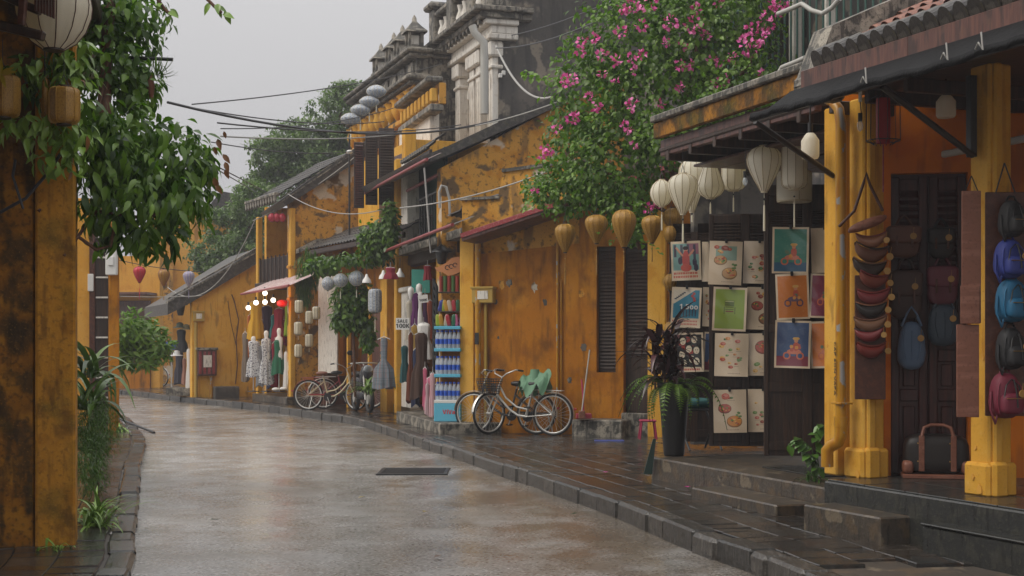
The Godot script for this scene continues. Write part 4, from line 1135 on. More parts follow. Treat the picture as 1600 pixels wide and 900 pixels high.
# ---------------------------------------------------------------- H6: ornate yellow house with turrets, shuttered window
func build_turret_house() -> void:
	var f := fr(632, 33.0, 19.0)
	var h := thing("ornate_house", "ornate yellow house with mossy parapet and four little lantern turrets", "house", f)
	var yt := L(f, 632, 70).y
	print("H6 top ", yt)
	var ul := -6.5
	boxp("front_wall", Vector3(ul, 0.1, -0.5), Vector3(0.3, yt - 0.98, -0.2), M.old, h)
	boxp("parapet", Vector3(ul, yt - 0.78, -0.5), Vector3(0.3, yt - 0.3, -0.22), M.mossy, h)
	boxp("parapet_side", Vector3(0.1, yt - 0.78, -6.0), Vector3(0.3, yt - 0.3, -0.52), M.mossy, h)
	boxp("side_wall", Vector3(0.1, 0.1, -6.0), Vector3(0.28, yt - 0.78, -0.51), M.mossy, h)
	for l in [[-1.06, -0.98, 0.0], [-0.98, -0.9, 0.1], [-0.9, -0.8, 0.22], [-0.8, -0.74, 0.08]]:
		boxp("moulding", Vector3(ul, yt + l[0], -0.5), Vector3(0.42 + l[2], yt + l[1], l[2] - 0.1), M.mossy if l[2] > 0.05 else M.old, h, 0.02)
	for l in [[-0.35, -0.25, 0.1], [-0.25, -0.15, 0.18]]:
		boxp("coping", Vector3(ul, yt + l[0], -0.55), Vector3(0.4 + l[2], yt + l[1], l[2] - 0.1), M.mossy, h, 0.03)
		boxp("side_coping", Vector3(0.05, yt + l[0], -6.0), Vector3(0.36 + l[2], yt + l[1], -0.556), M.mossy, h, 0.03)
	for k in 8:
		boxp("panel", Vector3(ul + 0.3 + k * 0.82, yt - 0.7, -0.22), Vector3(ul + 0.85 + k * 0.82, yt - 0.38, -0.17), M.mossy, h, 0.03)
	# yellow scrollwork under the cornice
	for k in 11:
		var b := MB.new()
		b.lathe([Vector2(0.02, 0), Vector2(0.1, 0.1), Vector2(0.17, 0.26), Vector2(0.13, 0.4), Vector2(0.2, 0.5)], 8, Transform3D(Basis.IDENTITY, Vector3(ul + 0.3 + k * 0.62, yt - 1.6, -0.15)))
		obj("bracket", b, M.yellow, h)
	boxp("string_course", Vector3(ul, yt - 1.8, -0.2), Vector3(0.3, yt - 1.66, -0.02), M.old, h, 0.03)
	boxp("string_course", Vector3(ul, yt - 2.5, -0.2), Vector3(0.3, yt - 2.38, -0.06), M.old, h, 0.03)
	for k in 4:
		var u := [-0.05, -1.15, -2.0, -3.35][k] as float
		var t := obj("turret", turret(), M.mossy, h, Vector3(u, yt - 0.15, -0.25))
		var lm := MB.new()
		lm.box(Vector3(0, 0.27, 0), Vector3(0.2, 0.24, 0.2), 0.02)
		obj("lantern_core", lm, M.white, t)
	# shuttered window house, closer: open shutter leaves stand out from the wall
	var s := fr(617, 29.6, 100.0)
	var w := thing("window_shutters", "tall dark louvred shutters standing open beside the yellow column", "shutters", s)
	for a in [[553.0, 222.0, 570.0, 325.0], [571.0, 205.0, 591.0, 320.0], [592.0, 200.0, 617.0, 320.0]]:
		var lf := rbox("leaf", s, a[0], a[1], a[2] - 1.0, a[3], -0.05, 0.0, M.darkwood, w)
		var p0 := L(s, a[0] + 2.0, a[3] - 4.0, 0.012)
		var p1 := L(s, a[2] - 3.0, a[1] + 4.0, 0.012)
		louvre(lf, p0, p1, M.redwood if a[0] < 560 else M.darkwood, 26)
	var wf := fr(617, 29.4, 22.0)
	var c := thing("yellow_house", "narrow yellow house front behind the open louvred shutters", "house", wf)
	boxp("wall", Vector3(-4.4, 0.1, -3.0), Vector3(-0.1, 5.9, -0.45), M.yellow, c)
	boxp("corner_column", Vector3(-0.16, 0.1, -0.45), Vector3(0.06, L(wf, 617, 200).y, -0.2), M.yellow, c, 0.012)
	boxp("window_recess", Vector3(-2.6, 4.2, -0.5), Vector3(-0.5, 5.7, -0.43), M.fascia, c)  # flat brown panel on the wall, standing in for the shaded window opening
	boxp("old_parapet", Vector3(-2.7, 3.3, -0.44), Vector3(-0.12, 3.9, -0.1), M.old, c, 0.02)

func turret() -> MB:
	var b := MB.new()
	b.box(Vector3(0, 0.06, 0), Vector3(0.44, 0.12, 0.44), 0.02)
	for s in [[-1, -1], [1, -1], [1, 1], [-1, 1]]:
		b.box(Vector3(s[0] * 0.15, 0.28, s[1] * 0.15), Vector3(0.07, 0.34, 0.07), 0.01)
	b.lathe([Vector2(0.36, 0.44), Vector2(0.36, 0.48), Vector2(0.2, 0.6), Vector2(0.07, 0.72), Vector2(0.06, 0.8), Vector2(0.01, 0.88)], 4, Transform3D(Basis(Vector3.UP, PI / 4), Vector3.ZERO))
	return b

# ---------------------------------------------------------------- H7: vine covered stall, H8: dress shop, H9: small gable, far houses
var A8: Transform3D
var G8: Transform3D
var G9: Transform3D
func build_far_houses() -> void:
	# H7
	var f7 := fr(612, 30.3, 26.0)
	var h7 := thing("vine_stall", "low lantern stall with a sagging tile roof wrapped in vines", "stall", f7)
	boxp("back_wall", Vector3(-5.8, 0.1, -0.45), Vector3(-0.2, 3.6, -0.3), M.stained, h7)
	boxp("counter", Vector3(L(f7, 482, 610, 0.2).x, 0.15, -0.2), Vector3(L(f7, 520, 610, 0.2).x, L(f7, 500, 587, 0.2).y, 0.3), M.leather, h7)
	var ea := L(f7, 463, 402, 0.9); var eb := L(f7, 612, 348, 0.9)
	tiles(h7, Vector3(ea.x, (ea.y + eb.y) * 0.5, 0.7), Vector3(eb.x, (ea.y + eb.y) * 0.5, 0.7), Vector3(0, 0.55, -1.2), M.tile, 0.2, 0.04)
	boxp("eave_beam", Vector3(ea.x, (ea.y + eb.y) * 0.5 - 0.12, 0.6), Vector3(eb.x, (ea.y + eb.y) * 0.5 - 0.01, 0.68), M.darkwood, h7)
	boxp("grey_board", Vector3(L(f7, 497, 500, 0.3).x, 0.9, 0.26), Vector3(L(f7, 526, 500, 0.3).x, L(f7, 510, 432, 0.3).y, 0.3), M.sheet, h7)
	for x in [541.0, 574.0]:
		boxp("post", Vector3(L(f7, x, 500, 0.3).x - 0.04, 0.1, 0.2), Vector3(L(f7, x, 500, 0.3).x + 0.04, 3.0, 0.28), M.yellow, h7)
	boxp("end_pier", Vector3(L(f7, 594, 500, 0.3).x, 0.1, -0.3), Vector3(L(f7, 604, 500, 0.3).x, 3.4, 0.3), M.yellow, h7, 0.01)
	boxp("plank_door", Vector3(L(f7, 562, 500, -0.2).x, 0.2, -0.3), Vector3(-0.25, 2.6, -0.24), M.fascia, h7)  # brown sheet standing in for the dark depth of the stall
	# H8
	A8 = fr(452, 34.0, 27.0)
	G8 = fr(452, 34.0, 108.0)
	var f8 := A8
	var h8 := thing("shop_house", "two storey yellow dress shop with a loggia and scalloped eave", "house", f8)
	var g8 := MB.new()
	g8.slab(poly_px(G8, [[452, 318], [552, 250], [640, 195], [640, 640], [452, 640]]), -0.3, 0.0, f8.affine_inverse() * G8)
	obj("gable_wall", g8, M.old, h8)
	var r8 := MB.new()
	r8.slab(poly_px(G8, [[440, 312], [556, 232], [640, 176], [640, 200], [556, 254], [446, 322]], 0.2), -3.4, 0.2, f8.affine_inverse() * G8)
	obj("roof", r8, M.tile, h8)
	for k in 2:
		var vb := MB.new()
		vb.slab(poly_px(G8, [[440, 316 - k * 6.0], [556, 238 - k * 6.0], [640, 181 - k * 6.0], [640, 179 - k * 6.0], [556, 236 - k * 6.0], [440, 314 - k * 6.0]], 0.22), -0.1, 0.25 - k * 0.1, f8.affine_inverse() * G8)
		obj("verge_course", vb, M.cement, h8)
	var cw := 0.075
	var ua := L(f8, 401, 400).x
	for u in [0.0, ua]:
		var cb := MB.new()
		cb.span(Vector3(u - cw, 0.1, -0.14), Vector3(u + cw, L(f8, 452, 325).y, 0.0), 0.02)
		obj("column", cb, M.yellow, h8)
	for y in [L(f8, 450, 420).y, L(f8, 450, 448).y, L(f8, 450, 470).y]:
		boxp("column_ring", Vector3(-0.11, y, -0.18), Vector3(0.11, y + 0.08, 0.04), M.old, h8, 0.02)
	var fy := L(f8, 425, 440).y
	boxp("floor_slab", Vector3(ua, fy - 0.15, -2.5), Vector3(0, fy, 0.05), M.darkwood, h8)
	boxp("inner_wall", Vector3(ua - 0.2, fy, -1.4), Vector3(0.1, L(f8, 425, 320).y + 0.3, -1.3), M.yellow, h8)
	boxp("door", Vector3(L(f8, 433, 380, -1.2).x, fy, -1.3), Vector3(L(f8, 452, 380, -1.2).x, L(f8, 440, 345, -1.2).y, -1.25), M.redwood, h8)
	var by0 := fy; var by1 := L(f8, 425, 402).y
	boxp("balcony_panel", Vector3(ua + cw, by0, -0.12), Vector3(-cw, by1, -0.06), M.darkwood, h8)
	for k in 8:
		tubep("baluster", [Vector3(lerpf(ua + 0.2, -0.2, k / 7.0), by0, -0.03), Vector3(lerpf(ua + 0.2, -0.2, k / 7.0), by1 + 0.04, -0.03)], 0.02, M.darkwood, h8, 5)
	boxp("back_wall", Vector3(ua - 0.3, 0.1, -2.2), Vector3(0.1, fy, -2.0), M.stained, h8)
	boxp("shop_step", Vector3(ua, 0.1, -1.2), Vector3(0.15, 0.32, 0.12), M.step, h8, 0.02)
	boxp("far_side", Vector3(ua - 0.3, 0.1, -3.4), Vector3(ua - 0.13, L(f8, 401, 322).y, -0.3), M.yellow, h8)
	# scalloped eave
	var ey := L(f8, 420, 312, 0.35).y
	var eu0 := L(f8, 388, 318, 0.35).x
	tiles(h8, Vector3(eu0, ey, 0.4), Vector3(0.25, ey, 0.4), Vector3(0, 1.2, -2.0), M.tile, 0.16, 0.04)
	for k in 12:
		var c := MB.new()
		c.slab([Vector2(-0.07, 0), Vector2(0.07, 0), Vector2(0.06, -0.13), Vector2(0, -0.18), Vector2(-0.06, -0.13)], -0.02, 0.02)
		obj("eave_scallop", c, M.cement, h8, Vector3(lerpf(eu0 + 0.08, 0.2, k / 11.0), ey + 0.03, 0.42))
	boxp("eave_rail", Vector3(eu0, ey + 0.03, 0.3), Vector3(0.25, ey + 0.1, 0.46), M.cement, h8, 0.01)
	awning(h8, f8, [[452, 446], [376, 460]], -0.1, 0.7, M.pinksheet, M.redtrim, 0.03)
	# side lean-to slab on the gable
	var ls := MB.new()
	ls.slab(poly_px(G8, [[467, 388], [497, 373], [560, 372], [560, 378], [500, 380], [467, 395]], 0.5), 0.0, 0.5, f8.affine_inverse() * G8)
	obj("ledge", ls, M.cement, h8)
	# H9
	G9 = fr(300, 38.0, 112.0)
	var h9 := thing("yellow_house", "small single storey yellow gabled house with meter boxes on its end wall", "house", G9)
	var b9 := MB.new()
	b9.slab(poly_px(G9, [[300, 466], [408, 402], [408, 640], [300, 640]]), -0.3, 0.0)
	obj("gable_wall", b9, M.yellow, h9)
	var r9 := MB.new()
	r9.slab(poly_px(G9, [[262, 474], [300, 452], [408, 386], [408, 408], [300, 472], [262, 492]], 0.15), -4.5, 0.15)
	obj("roof", r9, M.tile, h9)
	for k in 2:
		var vb := MB.new()
		vb.slab(poly_px(G9, [[262, 471 - k * 5.0], [408, 388 - k * 5.0], [408, 391 - k * 5.0], [262, 474 - k * 5.0]], 0.17), -0.2, 0.2 - k * 0.08)
		obj("verge_course", vb, M.cement, h9)
	var f9 := fr(300, 38.0, 30.0)
	boxp2("shop_front", f9, Vector3(-2.0, 0.1, -1.2), Vector3(0.0, 2.9, -1.1), M.fascia, h9)
	boxp2("corner_post", f9, Vector3(-0.12, 0.1, -0.2), Vector3(0.06, 3.0, 0.02), M.yellow, h9)
	boxp2("far_wall", f9, Vector3(-2.1, 0.1, -2.2), Vector3(-2.0, 3.0, -0.6), M.pale, h9)
	meter_box("yellow numbered box high on the small gabled house's wall", G9, 301, 487, 318, 502, 0.15)
	var rb := thing("electric_cabinet", "rusty red wall cabinet with a grey window on the yellow gable", "cabinet", G9)
	rbox("case", G9, 309, 545, 339, 587, 0.0, 0.18, M.fascia, rb, 0.02)
	for k in 4:
		rbox("slat", G9, 311 + k * 7, 549, 315 + k * 7, 584, 0.18, 0.19, M.redtrim, rb, 0.004)
	rbox("window", G9, 318, 555, 331, 574, 0.192, 0.205, M.sheet, rb)
	rbox("hood", G9, 307, 543, 341, 547, 0.0, 0.24, M.cement, rb)
	var q := L(G9, 330, 587, 0.06)
	tubep("conduit", [q, Vector3(q.x, 0.15, 0.06)], 0.05, M.pipe, rb)
	var q2 := L(G9, 306, 503, 0.06)
	var yp := thing("wall_pipe", "yellow pipe below the numbered box on the gabled house", "pipe", G9)
	tubep("pipe", [q2, Vector3(q2.x, 0.15, 0.06)], 0.05, M.meter, yp)
	var tr := thing("planter_box", "dark stone trough at the foot of the yellow gable", "planter", G9)
	rbox("trough", G9, 336, 604, 374, 623, 0.1, 0.45, M.mould, tr, 0.02)
	var wv := thing("dead_vine", "bare twisted vine climbing the yellow gable wall", "vine", G9)
	tubep("stem", [L(G9, 368, 600, 0.05), L(G9, 371, 570, 0.04), L(G9, 369, 530, 0.04), L(G9, 373, 500, 0.05), L(G9, 366, 470, 0.04), L(G9, 362, 460, 0.04)], 0.016, M.bark, wv, 5)
	tubep("stem", [L(G9, 369, 540, 0.05), L(G9, 361, 505, 0.04), L(G9, 356, 470, 0.04)], 0.01, M.bark, wv, 5)
	# far tall yellow building
	var f10 := fr(232, 53.0, 104.0)
	var h10 := thing("tall_building", "tall plain pale yellow building in the haze at the street's end", "building", f10)
	boxp("wall", Vector3(0, 0, -3.0), Vector3(4.4, L(f10, 270, 322).y, 0.0), M.pale, h10)
	boxp("stained_wall", Vector3(0.02, 0, 0.0), Vector3(0.9, L(f10, 240, 405).y, 0.25), M.old, h10)
	boxp("corner_strip", Vector3(-0.12, 0, -0.1), Vector3(0.02, L(f10, 232, 400).y, 0.3), M.pale, h10)
	var rf := MB.new()
	rf.slab(poly_px(f10, [[318, 332], [345, 300], [362, 303], [430, 330], [430, 345], [318, 345]]), -3.2, 0.3)
	obj("roof", rf, M.tile, h10)
	for k in 2:
		boxp("window", Vector3(1.6 + k * 1.4, 1.0, 0.0), Vector3(2.3 + k * 1.4, 2.6, 0.05), M.darkwood, h10)
	var f11 := fr(150, 47.0, 84.0)
	var h11 := thing("dark_house", "dim weathered shopfront with dark boards beyond the green shrub", "house", f11)
	boxp("wall", Vector3(-0.5, 0.1, -0.3), Vector3(2.2, L(f11, 200, 400).y, 0.0), M.pale, h11)
	boxp("timber_front", Vector3(0.3, 0.1, 0.0), Vector3(1.9, L(f11, 200, 470).y, 0.06), M.fascia, h11)
	boxp("ochre_base", Vector3(0.3, 0.1, 0.06), Vector3(1.9, 1.0, 0.1), M.stained, h11)
	boxp("awning", Vector3(-0.3, L(f11, 200, 462).y, 0.0), Vector3(2.1, L(f11, 200, 458).y, 0.9), M.fascia, h11)
func boxp2(called: String, f: Transform3D, a: Vector3, b: Vector3, m: Material, parent: Node3D) -> void:
	var k := MB.new()
	k.box((a + b) * 0.5, (b - a).abs(), 0.01, parent.transform.affine_inverse() * f)
	obj(called, k, m, parent)

# ---------------------------------------------------------------- plants
func leaf_mesh(len: float, wid: float, fold := 0.25, droop := 0.25) -> ArrayMesh:
	var b := MB.new()
	var P := []
	for i in 5:
		var t := i / 4.0
		var w: float = wid * [0.08, 0.85, 1.0, 0.62, 0.03][i] * 0.5
		var c := Vector3(0, t * len, -droop * len * t * t)
		P.append([c + Vector3(-w, 0, w * fold), c, c + Vector3(w, 0, w * fold)])
	b.grid(P, false, 1.0)
	return b.mesh()
func green(lo := 0.0, hi := 1.0) -> Color:
	var t := rnd(lo, hi)
	var c := Color(0.03, 0.08, 0.012).lerp(Color(0.2, 0.33, 0.05), t)
	return c * rnd(0.8, 1.2)
# leaf placement: tip points along `d`, face towards `up`
func leaf_xf(p: Vector3, d: Vector3, up: Vector3, s: float) -> Transform3D:
	var y := d.normalized()
	var x := y.cross(up)
	if x.length_squared() < 1e-4: x = y.cross(Vector3.RIGHT)
	x = x.normalized()
	return Transform3D(Basis(x * s, y * s, x.cross(y) * s), p)
func rdir() -> Vector3:
	while true:
		var v := Vector3(rnd(-1, 1), rnd(-1, 1), rnd(-1, 1))
		if v.length_squared() < 1.0 and v.length_squared() > 0.01:
			return v.normalized()
	return Vector3.UP
# leaves through a set of clumps [centre, radii]; returns [transforms, colours]
func fill(clumps: Array, n: int, smin: float, smax: float, lo := 0.0, hi := 1.0, hang := 0.6, inner := 0.35) -> Array:
	var xs := []
	var cs := []
	var vol := 0.0
	for c in clumps: vol += c[1].x * c[1].y + c[1].y * c[1].z
	for c in clumps:
		var k := int(n * (c[1].x * c[1].y + c[1].y * c[1].z) / vol)
		for i in k:
			var d := rdir()
			var r := lerpf(inner, 1.0, sqrt(rng.randf())) * (1.0 + 0.16 * sin(d.x * 9.0 + c[0].x * 5.0) * sin(d.y * 11.0 + c[0].y * 7.0)) + rnd(-0.06, 0.1)
			var p: Vector3 = c[0] + d * c[1] * r
			var dirn := (rdir() * 0.7 + d * 0.5 + Vector3(0, -hang, 0)).normalized()
			xs.append(leaf_xf(p, dirn, (d + Vector3(0, 0.7, 0) + rdir() * 0.6).normalized(), rnd(smin, smax)))
			cs.append(green(lo, hi))
	return [xs, cs]
func strap_leaf(len: float, wid: float, bend: float, tip_drop := 0.0) -> ArrayMesh:
	var b := MB.new()
	var P := []
	for i in 8:
		var t := i / 7.0
		var a := bend * t
		var w := wid * 0.5 * sin(PI * clampf(0.12 + t * 0.88, 0, 1)) + 0.001
		var c := Vector3(0, len * (t - 0.25 * bend * t * t), len * (0.5 * bend * t * t) )
		c.y -= tip_drop * t * t * t * len
		P.append([c + Vector3(-w, 0, 0).rotated(Vector3.RIGHT, a), c + Vector3(0, -w * 0.3, 0), c + Vector3(w, 0, 0)])
	b.grid(P, false, 1.0)
	return b.mesh()
func frond_mesh(len: float, wid: float, bend: float, pairs := 20) -> ArrayMesh:
	var b := MB.new()
	b.has_color = true
	var pts := []
	for i in 9:
		var t := i / 8.0
		pts.append(Vector3(0, len * (t - 0.45 * bend * t * t * t), len * 0.55 * bend * t * t))
	b.ink = Color(0.04, 0.07, 0.012)
	b.tube(pts, 0.0035, 4)
	for i in pairs:
		var t := 0.12 + 0.86 * i / pairs
		var k := mini(int(t * 8.0), 7)
		var p: Vector3 = pts[k].lerp(pts[k + 1], t * 8.0 - k)
		var d: Vector3 = (pts[k + 1] - pts[k]).normalized()
		var w := wid * 0.5 * sin(PI * clampf(t * 0.86 + 0.12, 0, 1))
		for s in [-1.0, 1.0]:
			b.ink = green(0.35, 1.0)
			var e := p + Vector3(s * w, 0, 0) + d * w * 0.35 + Vector3(0, -0.25 * w, 0)
			var q := d * len / pairs * 0.42
			b.face([p - q, e, p + q], Vector3.UP + Vector3(0, 0, 0.3))
	return b.mesh()

func build_plants() -> void:
	# bougainvillea over the lantern shop's roof
	rng.seed = 77
	var bg := thing("bougainvillea", "large bougainvillea with magenta blossoms spilling over the tiled roofs", "climbing plant", at(1000, 260, 16.5))
	var inv := bg.transform.affine_inverse()
	var cl := []
	for c in [[1000, 60, 17.2, 120, 80], [1110, 70, 16.6, 120, 90], [930, 140, 17.4, 80, 90], [1040, 160, 16.8, 120, 95], [900, 240, 17.6, 55, 80], [960, 250, 17.0, 80, 90], [1160, 150, 16.0, 75, 75], [880, 300, 17.8, 50, 45], [985, 320, 17.0, 36, 45], [990, 365, 17.0, 14, 18], [940, 300, 17.4, 50, 40], [840, 295, 18.0, 24, 22], [1040, 215, 16.4, 60, 50], [1150, 15, 16.4, 80, 55], [1040, 10, 17.4, 110, 50], [1080, -40, 17.2, 140, 60]]:
		var z: float = c[2]
		cl.append([inv * at(c[0], c[1], z), Vector3(c[3] * z / F, c[4] * z / F, 0.55)])
	var lm := leaf_mesh(0.072, 0.05)
	var r := fill(cl, 15500, 0.55, 1.35, 0.1, 1.0, 0.6, 0.3)
	# fringe of hanging shoots
	for k in 110:
		var c: Array = cl[rng.randi() % cl.size()]
		var p: Vector3 = c[0] + Vector3(rnd(-0.9, 0.9), rnd(-0.9, 0.7), rnd(0.3, 1.0)) * c[1]
		var d := Vector3(rnd(-1.0, 0.6), rnd(-0.7, 0.8), rnd(0.1, 0.9))
		for i in 9:
			p += d.normalized() * 0.035
			d += Vector3(rnd(-0.1, 0.1), -0.06, rnd(-0.05, 0.05))
			r[0].append(leaf_xf(p, d + rdir() * 0.9, Vector3(0, 1, 0.5), rnd(0.6, 1.1)))
			r[1].append(green(0.5, 1.0))
	for i in 40:
		var t := i / 39.0
		r[0].append(leaf_xf(inv * at(lerpf(885, 815, t) + rnd(-4, 4), 128 - 14 * t + rnd(-5, 5), 17.4), rdir() + Vector3(0, -0.5, 0), Vector3(0, 1, 0.6), rnd(0.9, 1.4)))
		r[1].append(green(0.7, 1.0) * 1.25)
	var half: int = r[0].size() / 2
	multi("crown", lm, M.leaf, r[0].slice(0, half), r[1].slice(0, half), bg)
	multi("crown", leaf_mesh(0.06, 0.052, 0.5, 0.1), M.leaf, r[0].slice(half), r[1].slice(half), bg)
	var fx := []
	var fc := []
	for c in [[1010, 8, 16], [985, 15, 12], [1045, 40, 12], [1080, 45, 14], [1175, 60, 20], [1190, 45, 16], [1165, 75, 18], [1140, 95, 7], [1110, 100, 8], [1205, 20, 16], [1215, 8, 14], [1000, 45, 8], [925, 65, 8], [908, 70, 6], [906, 85, 7], [885, 130, 10], [893, 128, 8], [940, 90, 9], [968, 55, 9], [960, 100, 8], [985, 95, 7], [1000, 90, 6], [1060, 105, 8], [1078, 105, 6], [990, 115, 6], [985, 168, 10], [975, 200, 6], [930, 170, 7], [893, 190, 9], [897, 185, 5], [870, 205, 6], [858, 240, 5], [850, 232, 5], [845, 245, 5], [980, 205, 6], [920, 155, 6], [1120, 100, 8], [1128, 130, 8], [1115, 135, 6], [1060, 140, 6], [1030, 165, 5], [835, 303, 4], [988, 230, 4], [1010, 328, 6], [1022, 326, 4], [960, 130, 5], [940, 120, 5], [1040, 70, 6], [1065, 75, 6], [1100, 60, 6], [1085, 20, 7], [970, 20, 8], [1120, 10, 6], [1188, 120, 5], [1150, 165, 4]]:
		var p := inv * at(c[0], c[1], 15.9 if c[0] > 1130 else 16.35)
		p.z += 0.05
		for i in int(c[2] * 2.1):
			var o := rdir()
			fx.append(leaf_xf(p + o * c[2] * 0.0055 + Vector3(0, 0, 0.12), o, rdir(), rnd(0.7, 1.2)))
			fc.append(Color(0.72, 0.07, 0.36).lerp(Color(0.85, 0.26, 0.55), rng.randf()) * rnd(0.85, 1.1))
	multi("blossoms", leaf_mesh(0.045, 0.04, 0.4, 0.3), M.petal, fx, fc, bg)
	for s in [[[1060, 340, 16.9], [1000, 310, 17], [950, 270, 17.2], [900, 250, 17.5]], [[1060, 345, 16.9], [1050, 250, 16.9], [1080, 120, 16.9], [1100, 20, 16.8]], [[1050, 250, 16.9], [980, 180, 17.2], [930, 100, 17.4]], [[1000, 320, 17], [880, 320, 17.7], [838, 300, 18]], [[1060, 200, 16.9], [1150, 130, 16.3], [1190, 70, 16.1]], [[990, 300, 17.0], [985, 350, 17.0], [1000, 390, 17.0]]]:
		var pts := []
		for q in s: pts.append(inv * at(q[0], q[1], q[2]))
		tubep("branch", pts, 0.025, M.bark, bg, 5)
	# vine over the left wall: large leaves
	rng.seed = 78
	var lv := thing("leafy_vine", "dense broad leaved vine hanging over the left hand ochre wall", "climbing plant", at(200, 280, 11.0))
	inv = lv.transform.affine_inverse()
	cl = []
	for c in [[190, 250, 11.0, 70, 60, 0.4], [260, 250, 11.2, 75, 60, 0.4], [230, 310, 10.9, 95, 60, 0.4], [295, 270, 11.3, 45, 60, 0.3], [170, 330, 10.9, 48, 55, 0.3], [235, 365, 11.0, 50, 35, 0.25], [280, 320, 11.2, 48, 48, 0.3], [160, 240, 10.8, 55, 60, 0.3], [150, 190, 10.8, 45, 40, 0.3], [215, 200, 11.2, 50, 40, 0.3], [190, 110, 11.6, 50, 50, 0.3], [160, 60, 11.6, 40, 60, 0.3], [200, 30, 11.8, 45, 40, 0.3], [175, 0, 11.6, 60, 40, 0.3], [215, 140, 11.6, 35, 40, 0.25], [95, 130, 10.25, 50, 50, 0.16], [50, 195, 10.1, 60, 28, 0.12], [115, 215, 10.25, 35, 40, 0.16], [40, 110, 10.2, 45, 30, 0.14], [110, 85, 10.3, 35, 45, 0.16], [90, 250, 10.2, 40, 22, 0.1]]:
		var z: float = c[2]
		cl.append([inv * at(c[0], c[1], z), Vector3(c[3] * z / F, c[4] * z / F, c[5])])
	var vm := leaf_mesh(0.12, 0.058, 0.35, 0.35)
	r = fill(cl, 3700, 0.45, 1.2, 0.0, 1.0, 0.85, 0.25)
	var order := []
	for i in r[0].size(): order.append(i)
	var eye := inv * Vector3(0, EYE, 0)
	order.sort_custom(func(a, b): return r[0][a].origin.distance_squared_to(eye) < r[0][b].origin.distance_squared_to(eye))
	var vms := [vm, leaf_mesh(0.14, 0.05, 0.2, 0.5), leaf_mesh(0.1, 0.062, 0.5, 0.2), leaf_mesh(0.12, 0.045, 0.6, 0.7)]
	var rest_x := []
	var rest_c := []
	var vmats := []
	for k in 7:
		var gc := green(k / 7.0, k / 7.0 + 0.1)
		vmats.append(mat(gc, 0.3, {"back": Color(0.2, 0.28, 0.06)}))
	vmats.append(mat(Color(0.2, 0.09, 0.03), 0.35, {"back": Color(0.2, 0.1, 0.03)}))
	for k in order.size():
		var i: int = order[k]
		if k < 292:
			put("leaf", vms[k % 4], vmats[7] if rng.randf() < 0.02 else vmats[clampi(int(r[1][i].g / 0.16 * 7.0), 0, 6)], lv, r[0][i])
		else:
			rest_x.append(r[0][i]); rest_c.append(r[1][i])
	for k in 8:
		put("leaf", vm, vmats[7], lv, leaf_xf(inv * at(340 + rnd(-8, 12), 205 + k * 12, 11.1), Vector3(rnd(0, 1), -1, rnd(-0.3, 0.5)), Vector3(0, 0.4, 1), rnd(0.5, 0.9)))
	# small leaves of the upper screen, with sky between them
	var r2 := fill([[inv * at(170, 60, 11.8), Vector3(0.35, 0.55, 0.25)], [inv * at(215, 90, 11.9), Vector3(0.25, 0.55, 0.2)], [inv * at(160, 160, 11.6), Vector3(0.3, 0.35, 0.2)], [inv * at(235, 20, 12), Vector3(0.2, 0.3, 0.15)]], 1100, 0.35, 0.7, 0.0, 0.7, 0.8, 0.1)
	var h3: int = rest_x.size() / 2
	multi("foliage", vms[1], M.leaf, rest_x.slice(0, h3) + r2[0], rest_c.slice(0, h3) + r2[1], lv)
	multi("foliage", vms[2], M.leaf, rest_x.slice(h3), rest_c.slice(h3), lv)
	for s in [[[60, 330, 10.4], [130, 270, 10.8], [200, 250, 11], [290, 260, 11.2]], [[100, 400, 10.45], [150, 330, 10.8], [220, 340, 10.9], [270, 330, 11]], [[150, 190, 11.2], [170, 90, 11.5], [180, 0, 11.7], [190, -60, 11.8]], [[122, 370, 10.6], [150, 390, 10.7], [172, 385, 10.7], [180, 350, 10.8]], [[240, -10, 11.5], [258, 15, 11.5], [268, 24, 11.5]], [[320, -5, 11.5], [335, 10, 11.5], [346, 20, 11.5]]]:
		var pts := []
		for q in s: pts.append(inv * at(q[0], q[1], q[2]))
		tubep("branch", pts, 0.014, M.bark, lv, 5)
	for k in 14:
		put("leaf", vm, vmats[3 + k % 3], lv, leaf_xf(inv * at([245, 255, 262, 268, 252, 330, 338, 345, 348, 340, 325, 248, 266, 350][k], [2, 10, 18, 24, 5, 4, 10, 16, 22, 6, 0, 0, 14, 18][k], 11.5), rdir() + Vector3(0.5, -0.6, 0), Vector3(0, 0.6, 1), rnd(0.6, 1.0)))
	var tk := MB.new()
	tk.tube([inv * at(160, 250, 11.2), inv * at(165, 120, 11.5), inv * at(172, -40, 11.7)], [0.07, 0.05, 0.04], 7)
	obj("trunk", tk, M.bark, lv)
	var ep := thing("air_plant", "spiky tufted plant with brown roots clinging beside the leafy vine", "plant", at(245, 118, 11.6))
	for k in 44:
		var d := (rdir() + Vector3(0.7, 0.1, 0.2)).normalized()
		put("blade", strap_leaf(rnd(0.12, 0.26), 0.008, rnd(0.2, 0.9)), col(green(0.2, 0.8), 0.5), ep, leaf_xf(Vector3.ZERO, d, Vector3.UP, 1.0))
	tubep("roots", [Vector3(-0.06, 0, 0), Vector3(-0.05, -0.1, 0), Vector3(-0.04, -0.2, 0.01)], [0.03, 0.035, 0.012], col(Color(0.16, 0.06, 0.03), 0.8), ep)
	# plants along the left wall
	plant_tuft("strappy_plant", "tall glossy strap leaved plant beside the left hand ochre wall", at(132, 640, 13.5), 34, 0.5, 0.9, 0.06, 0.0, 0.7)
	plant_tuft("strappy_plant", "dark drooping strap leaved plant by the orange post", at(140, 590, 16.5), 36, 0.5, 1.0, 0.065, 0.0, 0.5)
	plant_tuft("spider_plant", "arching grassy spider plant at the foot of the left hand ochre wall", Vector3(-3.42, 0.06, -11.6), 90, 0.3, 0.55, 0.022, 0.3, 1.0)
